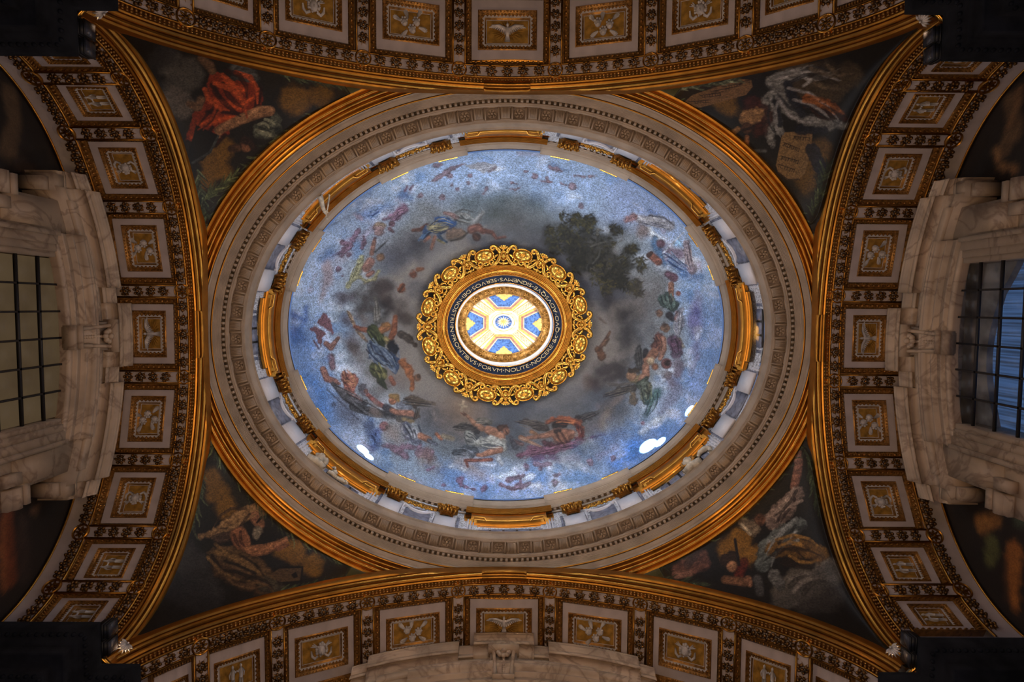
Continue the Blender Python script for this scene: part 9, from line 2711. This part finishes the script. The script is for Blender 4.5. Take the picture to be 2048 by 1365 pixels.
def lunette(side, win, label, dz=0.0, tall=True):
    A = AR[side]
    ex, oo = A.e, A.o

    def W(u, D, z):
        u, D, z = np.broadcast_arrays(np.asarray(u, float), D, z)
        return A.org + u[..., None] * ex + D[..., None] * oo + z[..., None] * np.array([0, 0, 1.])

    def warp(mb):
        return mb.map(lambda v: W(v[:, 0], v[:, 1], v[:, 2]))
    # painted wall of the lunette
    Ew = A.span
    nu, nv = 180, 120
    u = np.linspace(-Ew * .999, Ew * .999, nu)
    top = np.interp(u, A.U, A.Z) + .05
    f = np.linspace(0, 1, nv)
    z = 9.0 + (top[:, None] - 9.0) * f[None]
    P = W(u[:, None] + 0 * z, 3.72, z)
    F = MB().grid(P)
    if win == 'blue':                                    # leave the window opening free
        keep = []
        for q in F.F:
            i, j = q[0] // nv, q[0] % nv
            if not (abs(u[i] + (u[1] - u[0]) / 2) < 2.35 and z[i, j] < 17.1):
                keep.append(q)
        F.F = keep
    wall = F.build('wall_' + {'L': 'left', 'R': 'right', 'T': 'back', 'B': 'front'}[side], MURAL, kind='structure', label=label[0])
    V = P.reshape(-1, 3)
    uu, zz = np.repeat(u, nv), z.ravel()
    n1 = fbm(uu * .8 + 5, zz * .8, 31, 4)
    col = lin((44, 34, 26))[None] * (.25 + .5 * n1)[:, None]
    run_strokes(col, uu * 100, zz * 100, MURAL_STROKES.get(side, []))
    set_paint(wall, col)
    if not win:
        return

    def sag(u):
        return RW - np.sqrt(RW * RW - np.minimum(np.abs(u), 9) ** 2)

    def sweep(mb, prof, u0, u1, n=24, dD=0.0, dZ=0.0):
        us = np.linspace(u0, u1, n)
        p = np.array(prof)
        k0 = mb.n
        G = np.empty((n, len(p), 3))
        G[..., 0] = us[:, None]
        G[..., 1] = p[None, :, 0] + dD
        G[..., 2] = p[None, :, 1] + dZ + dz - sag(us)[:, None]
        mb.grid(G)
        mb.F.append(tuple(k0 + i for i in range(len(p)))[::-1])
        mb.F.append(tuple(k0 + (n - 1) * len(p) + i for i in range(len(p))))
        return mb
    root = link('window_surround', None, label=label[1], cat='window surround', M=Matrix.Translation(A.org + oo * 3.7 + np.array([0, 0, 14.0])))
    off = A.org + oo * 3.7 + np.array([0, 0, 14.0])

    def part(name, mb, mt=MARBLE, parent=root, sm=False, **kw):
        warp(mb)
        mb.map(lambda v: v - off)
        return mb.build(name, mt, parent, sm, **kw)
    archi = [(3.0, 17.24), (2.74, 17.24), (2.70, 17.27), (2.70, 17.40), (2.73, 17.42), (2.73, 17.45), (2.66, 17.46), (2.65, 17.50), (2.67, 17.52), (2.67, 17.66), (2.70, 17.67), (2.70, 17.70), (2.60, 17.71), (2.59, 17.76), (2.62, 17.78), (2.62, 17.86), (2.57, 17.88), (2.52, 17.94), (2.51, 17.99), (2.56, 18.01), (2.50, 18.03), (2.50, 18.08), (2.62, 18.10), (3.1, 18.12)]
    archi = [(D if D > 2.9 else 2.66 + (D - 2.66) * 1.7, z_) for D, z_ in archi]
    mb = MB()
    sweep(mb, archi, -2.95, 2.95, 30)
    part('architrave', mb)
    mb = MB()
    sweep(mb, [(3.7, 17.9), (2.70, 17.9), (2.70, 18.14), (2.66, 18.15), (2.66, 18.18), (2.70, 18.19), (2.70, 18.46), (2.65, 18.47), (2.65, 18.60), (3.7, 18.7)], -4.25, 4.25, 30)
    part('frieze', mb)
    for s in (-1, 1):                                    # framed panels on the frieze
        mb = MB()
        sweep(mb, [(2.69, 18.10), (2.62, 18.12), (2.60, 18.16), (2.60, 18.36), (2.64, 18.40), (2.69, 18.42)], s * 2.1, s * 3.9, 14)
        part('frieze_panel', mb)
    cor = [(3.7, 18.52), (2.66, 18.55), (2.62, 18.60), (2.62, 18.64), (2.56, 18.65), (2.55, 18.72), (2.50, 18.73), (2.50, 18.90), (2.38, 18.90), (2.38, 18.74), (2.34, 18.72), (2.33, 18.88), (2.36, 18.90), (2.36, 18.93), (2.29, 18.94), (2.29, 18.99), (2.26, 19.02), (2.21, 19.08), (2.23, 19.10), (2.20, 19.11), (2.20, 19.16), (3.7, 19.2)]
    for nm, u0, u1, dD, dZ in (('cornice_centre', -1.0, 1.0, -.06, .12), ('cornice_link', -1.50, -1.0, .26, -.06), ('cornice_link', 1.0, 1.50, .26, -.06),
                               ('cornice_arm', -4.28, -1.48, .06, -.10), ('cornice_arm', 1.48, 4.28, .06, -.10), ('cornice_end', -4.72, -4.28, .22, -.20), ('cornice_end', 4.28, 4.72, .22, -.20)):
        mb = MB()
        sweep(mb, cor, u0, u1, 16, dD, dZ)
        part(nm, mb)
    # sides: jambs, end blocks, scrolled consoles
    for s in (-1, 1):
        mb = MB()
        for (a, b, D) in ((2.27, 2.42, 2.72), (2.42, 2.62, 2.67), (2.62, 2.86, 2.62), (2.86, 2.98, 2.54)):
            mb.box((s * (a + b) / 2, (D + 3.7) / 2, 13.0 + dz), (b - a, 3.7 - D, 7.7))
        part('jamb', mb)
        mb = MB()
        mb.box((s * 3.42, 3.25, 13.1 + dz), (.88, .9, 8.6))
        mb.box((s * 3.42, 3.2, 15.9 + dz), (.70, .92, 1.4))
        part('side_pilaster', mb)
        mb = MB()
        mb.box((s * 4.42, 3.22, 17.35 + dz), (.60, .96, .10))
        mb.box((s * 4.36, 3.20, 17.10 + dz), (.46, .92, .42))
        mb.box((s * 4.30, 3.25, 16.80 + dz), (.36, .8, .26))
        part('end_block', mb)
        mb = MB()
        zt = 15.55 + dz
        for (o, zz_, hh) in ((2.62, zt - .08, .16), (2.68, zt - .32, .32), (2.60, zt - .62, .28), (2.75, zt - 1.3, 1.1)):
            mb.box((s * 4.0, (o + 3.3) / 2, zz_), (.52, 3.3 - o, hh))
        mb.lathe([(.001, -.27), (.20, -.27), (.20, .27), (.001, .27)], 12, (s * 4.0, 2.72, zt - .45), Matrix.Rotation(PI / 2, 3, 'Y'))
        mb.box((s * 3.50, 2.72, zt - .55), (.30, .30, .50))
        part('console', mb)
    # keystone with its scroll
    mb = MB()
    mb.add([(x, D, z_ + dz) for (x, D, z_) in ((-.30, 2.66, 17.22), (.30, 2.66, 17.22), (.30, 2.9, 17.22), (-.30, 2.9, 17.22), (-.44, 2.34, 18.45), (.44, 2.34, 18.45), (.44, 2.9, 18.5), (-.44, 2.9, 18.5))],
           [(0, 1, 5, 4), (1, 2, 6, 5), (2, 3, 7, 6), (3, 0, 4, 7), (0, 3, 2, 1), (4, 5, 6, 7)])
    mb.box((0, 2.70, 17.28 + dz), (.70, .30, .16))
    mb.box((0, 2.60, 17.44 + dz), (.66, .30, .08))
    mb.box((0, 2.30, 18.47 + dz), (1.0, .4, .12))
    for s in (-1, 1):
        mb.tube([(s * .24, 2.56, 17.5 + dz), (s * .32, 2.30, 18.4 + dz)], .06, 6)
    k = part('keystone', mb)
    mb = MB()
    for i in range(8):
        a = i * PI / 4
        mb.ball((.16 * math.cos(a), 2.30, 18.36 + .16 * math.sin(a) + dz), (.10, .08, .10), 6, 4)
    mb.ball((0, 2.25, 18.36 + dz), .10, 8, 6)
    for i in range(9):
        mb.ball((0, 2.58 - .024 * i, 17.58 + .07 * i + dz), (.06, .05, .05), 6, 4)
    part('carved_rosette', mb, sm=True, parent=k)
    # glazing
    num = {'L': 9, 'R': 10, 'B': 11}[side]
    wroot = link('window_%d' % num, None, kind='structure', label=label[2], M=Matrix.Translation(off))
    mb = MB()
    us = [-2.27 + 4.54 * i / 6 for i in range(7)]
    zs = [17.24 - .74 * j for j in range(0, 7)]
    for uu_ in us[1:-1]:
        mb.box((uu_, 2.94, 14.9 + dz), (.055, .07, 4.7))
    for zz_ in zs[1:]:
        mb.box((0, 2.94, zz_ + dz), (4.54, .07, .055))
    part('glazing_bars', mb, IRON, wroot)
    for i in range(6):
        for j in range(6):
            mb = MB()
            uc = (us[i] + us[i + 1]) / 2
            zt_ = zs[j] - (.03 if j else .0)
            mb.box((uc, 2.985, (zt_ + zs[j + 1]) / 2 + dz), (.70, .02, zt_ - zs[j + 1] - .03))
            part('pane', mb, LIT_BEIGE if win == 'beige' else GLASS, wroot)
    if win == 'blue':                                    # grey masonry of the outer reveal, seen behind the glass
        mb = MB()
        mb.box((0, 3.66, 14.0 + dz), (5.2, .02, 7.4))
        part('daylit_blind', mb, LIT_BLUE, wroot)
        ys = np.linspace(-2.6, 2.6, 31)
        bot = 16.62 - .62 * (ys / 2.6) ** 2 * 0 - .10 * np.cos(ys * .9) + .34 * np.minimum(0, -ys) * 0 - .55 * (np.abs(ys + .3) / 2.6) ** 2.2 * -1 * 0
        bot = 16.42 + .30 * np.cos((ys - .35) * 1.0)
        bot = np.where(ys < -1.4, bot - .35 * (-(ys + 1.4)), bot)
        k0 = [(y, 3.40, z) for y, z in zip(ys, bot)] + [(y, 3.40, 17.6) for y in ys]
        k1 = [(y, 3.58, z) for y, z in zip(ys, bot)] + [(y, 3.58, 17.6) for y in ys]
        n = len(ys)
        mb = MB()
        mb.add(k0, [(i, i + 1, n + i + 1, n + i) for i in range(n - 1)])
        mb.add(k1, [(i, n + i, n + i + 1, i + 1) for i in range(n - 1)])
        mb.add([p for q in zip(k0[:n], k1[:n]) for p in q], [(2 * i, 2 * i + 1, 2 * i + 3, 2 * i + 2) for i in range(n - 1)])
        part('masonry_reveal', mb, GREYREV, wroot)


lunette('L', 'beige', ('dark frescoed lunette wall behind the window with beige panes', 'veined marble window surround with broken pediment around dull beige panes', 'large iron-barred window with dull beige panes'))
lunette('R', 'blue', ('dark frescoed lunette wall behind the window with blue panes', 'veined marble window surround with broken pediment around blue panes', 'large iron-barred window with streaked blue panes'))
lunette('B', 'beige', ('dark lunette wall behind the bottom pediment', 'veined marble window surround whose pediment top alone shows at the bottom edge', 'window below the bottom pediment'), dz=.42)
lunette('T', None, ('dark lunette wall closing the top vault',))
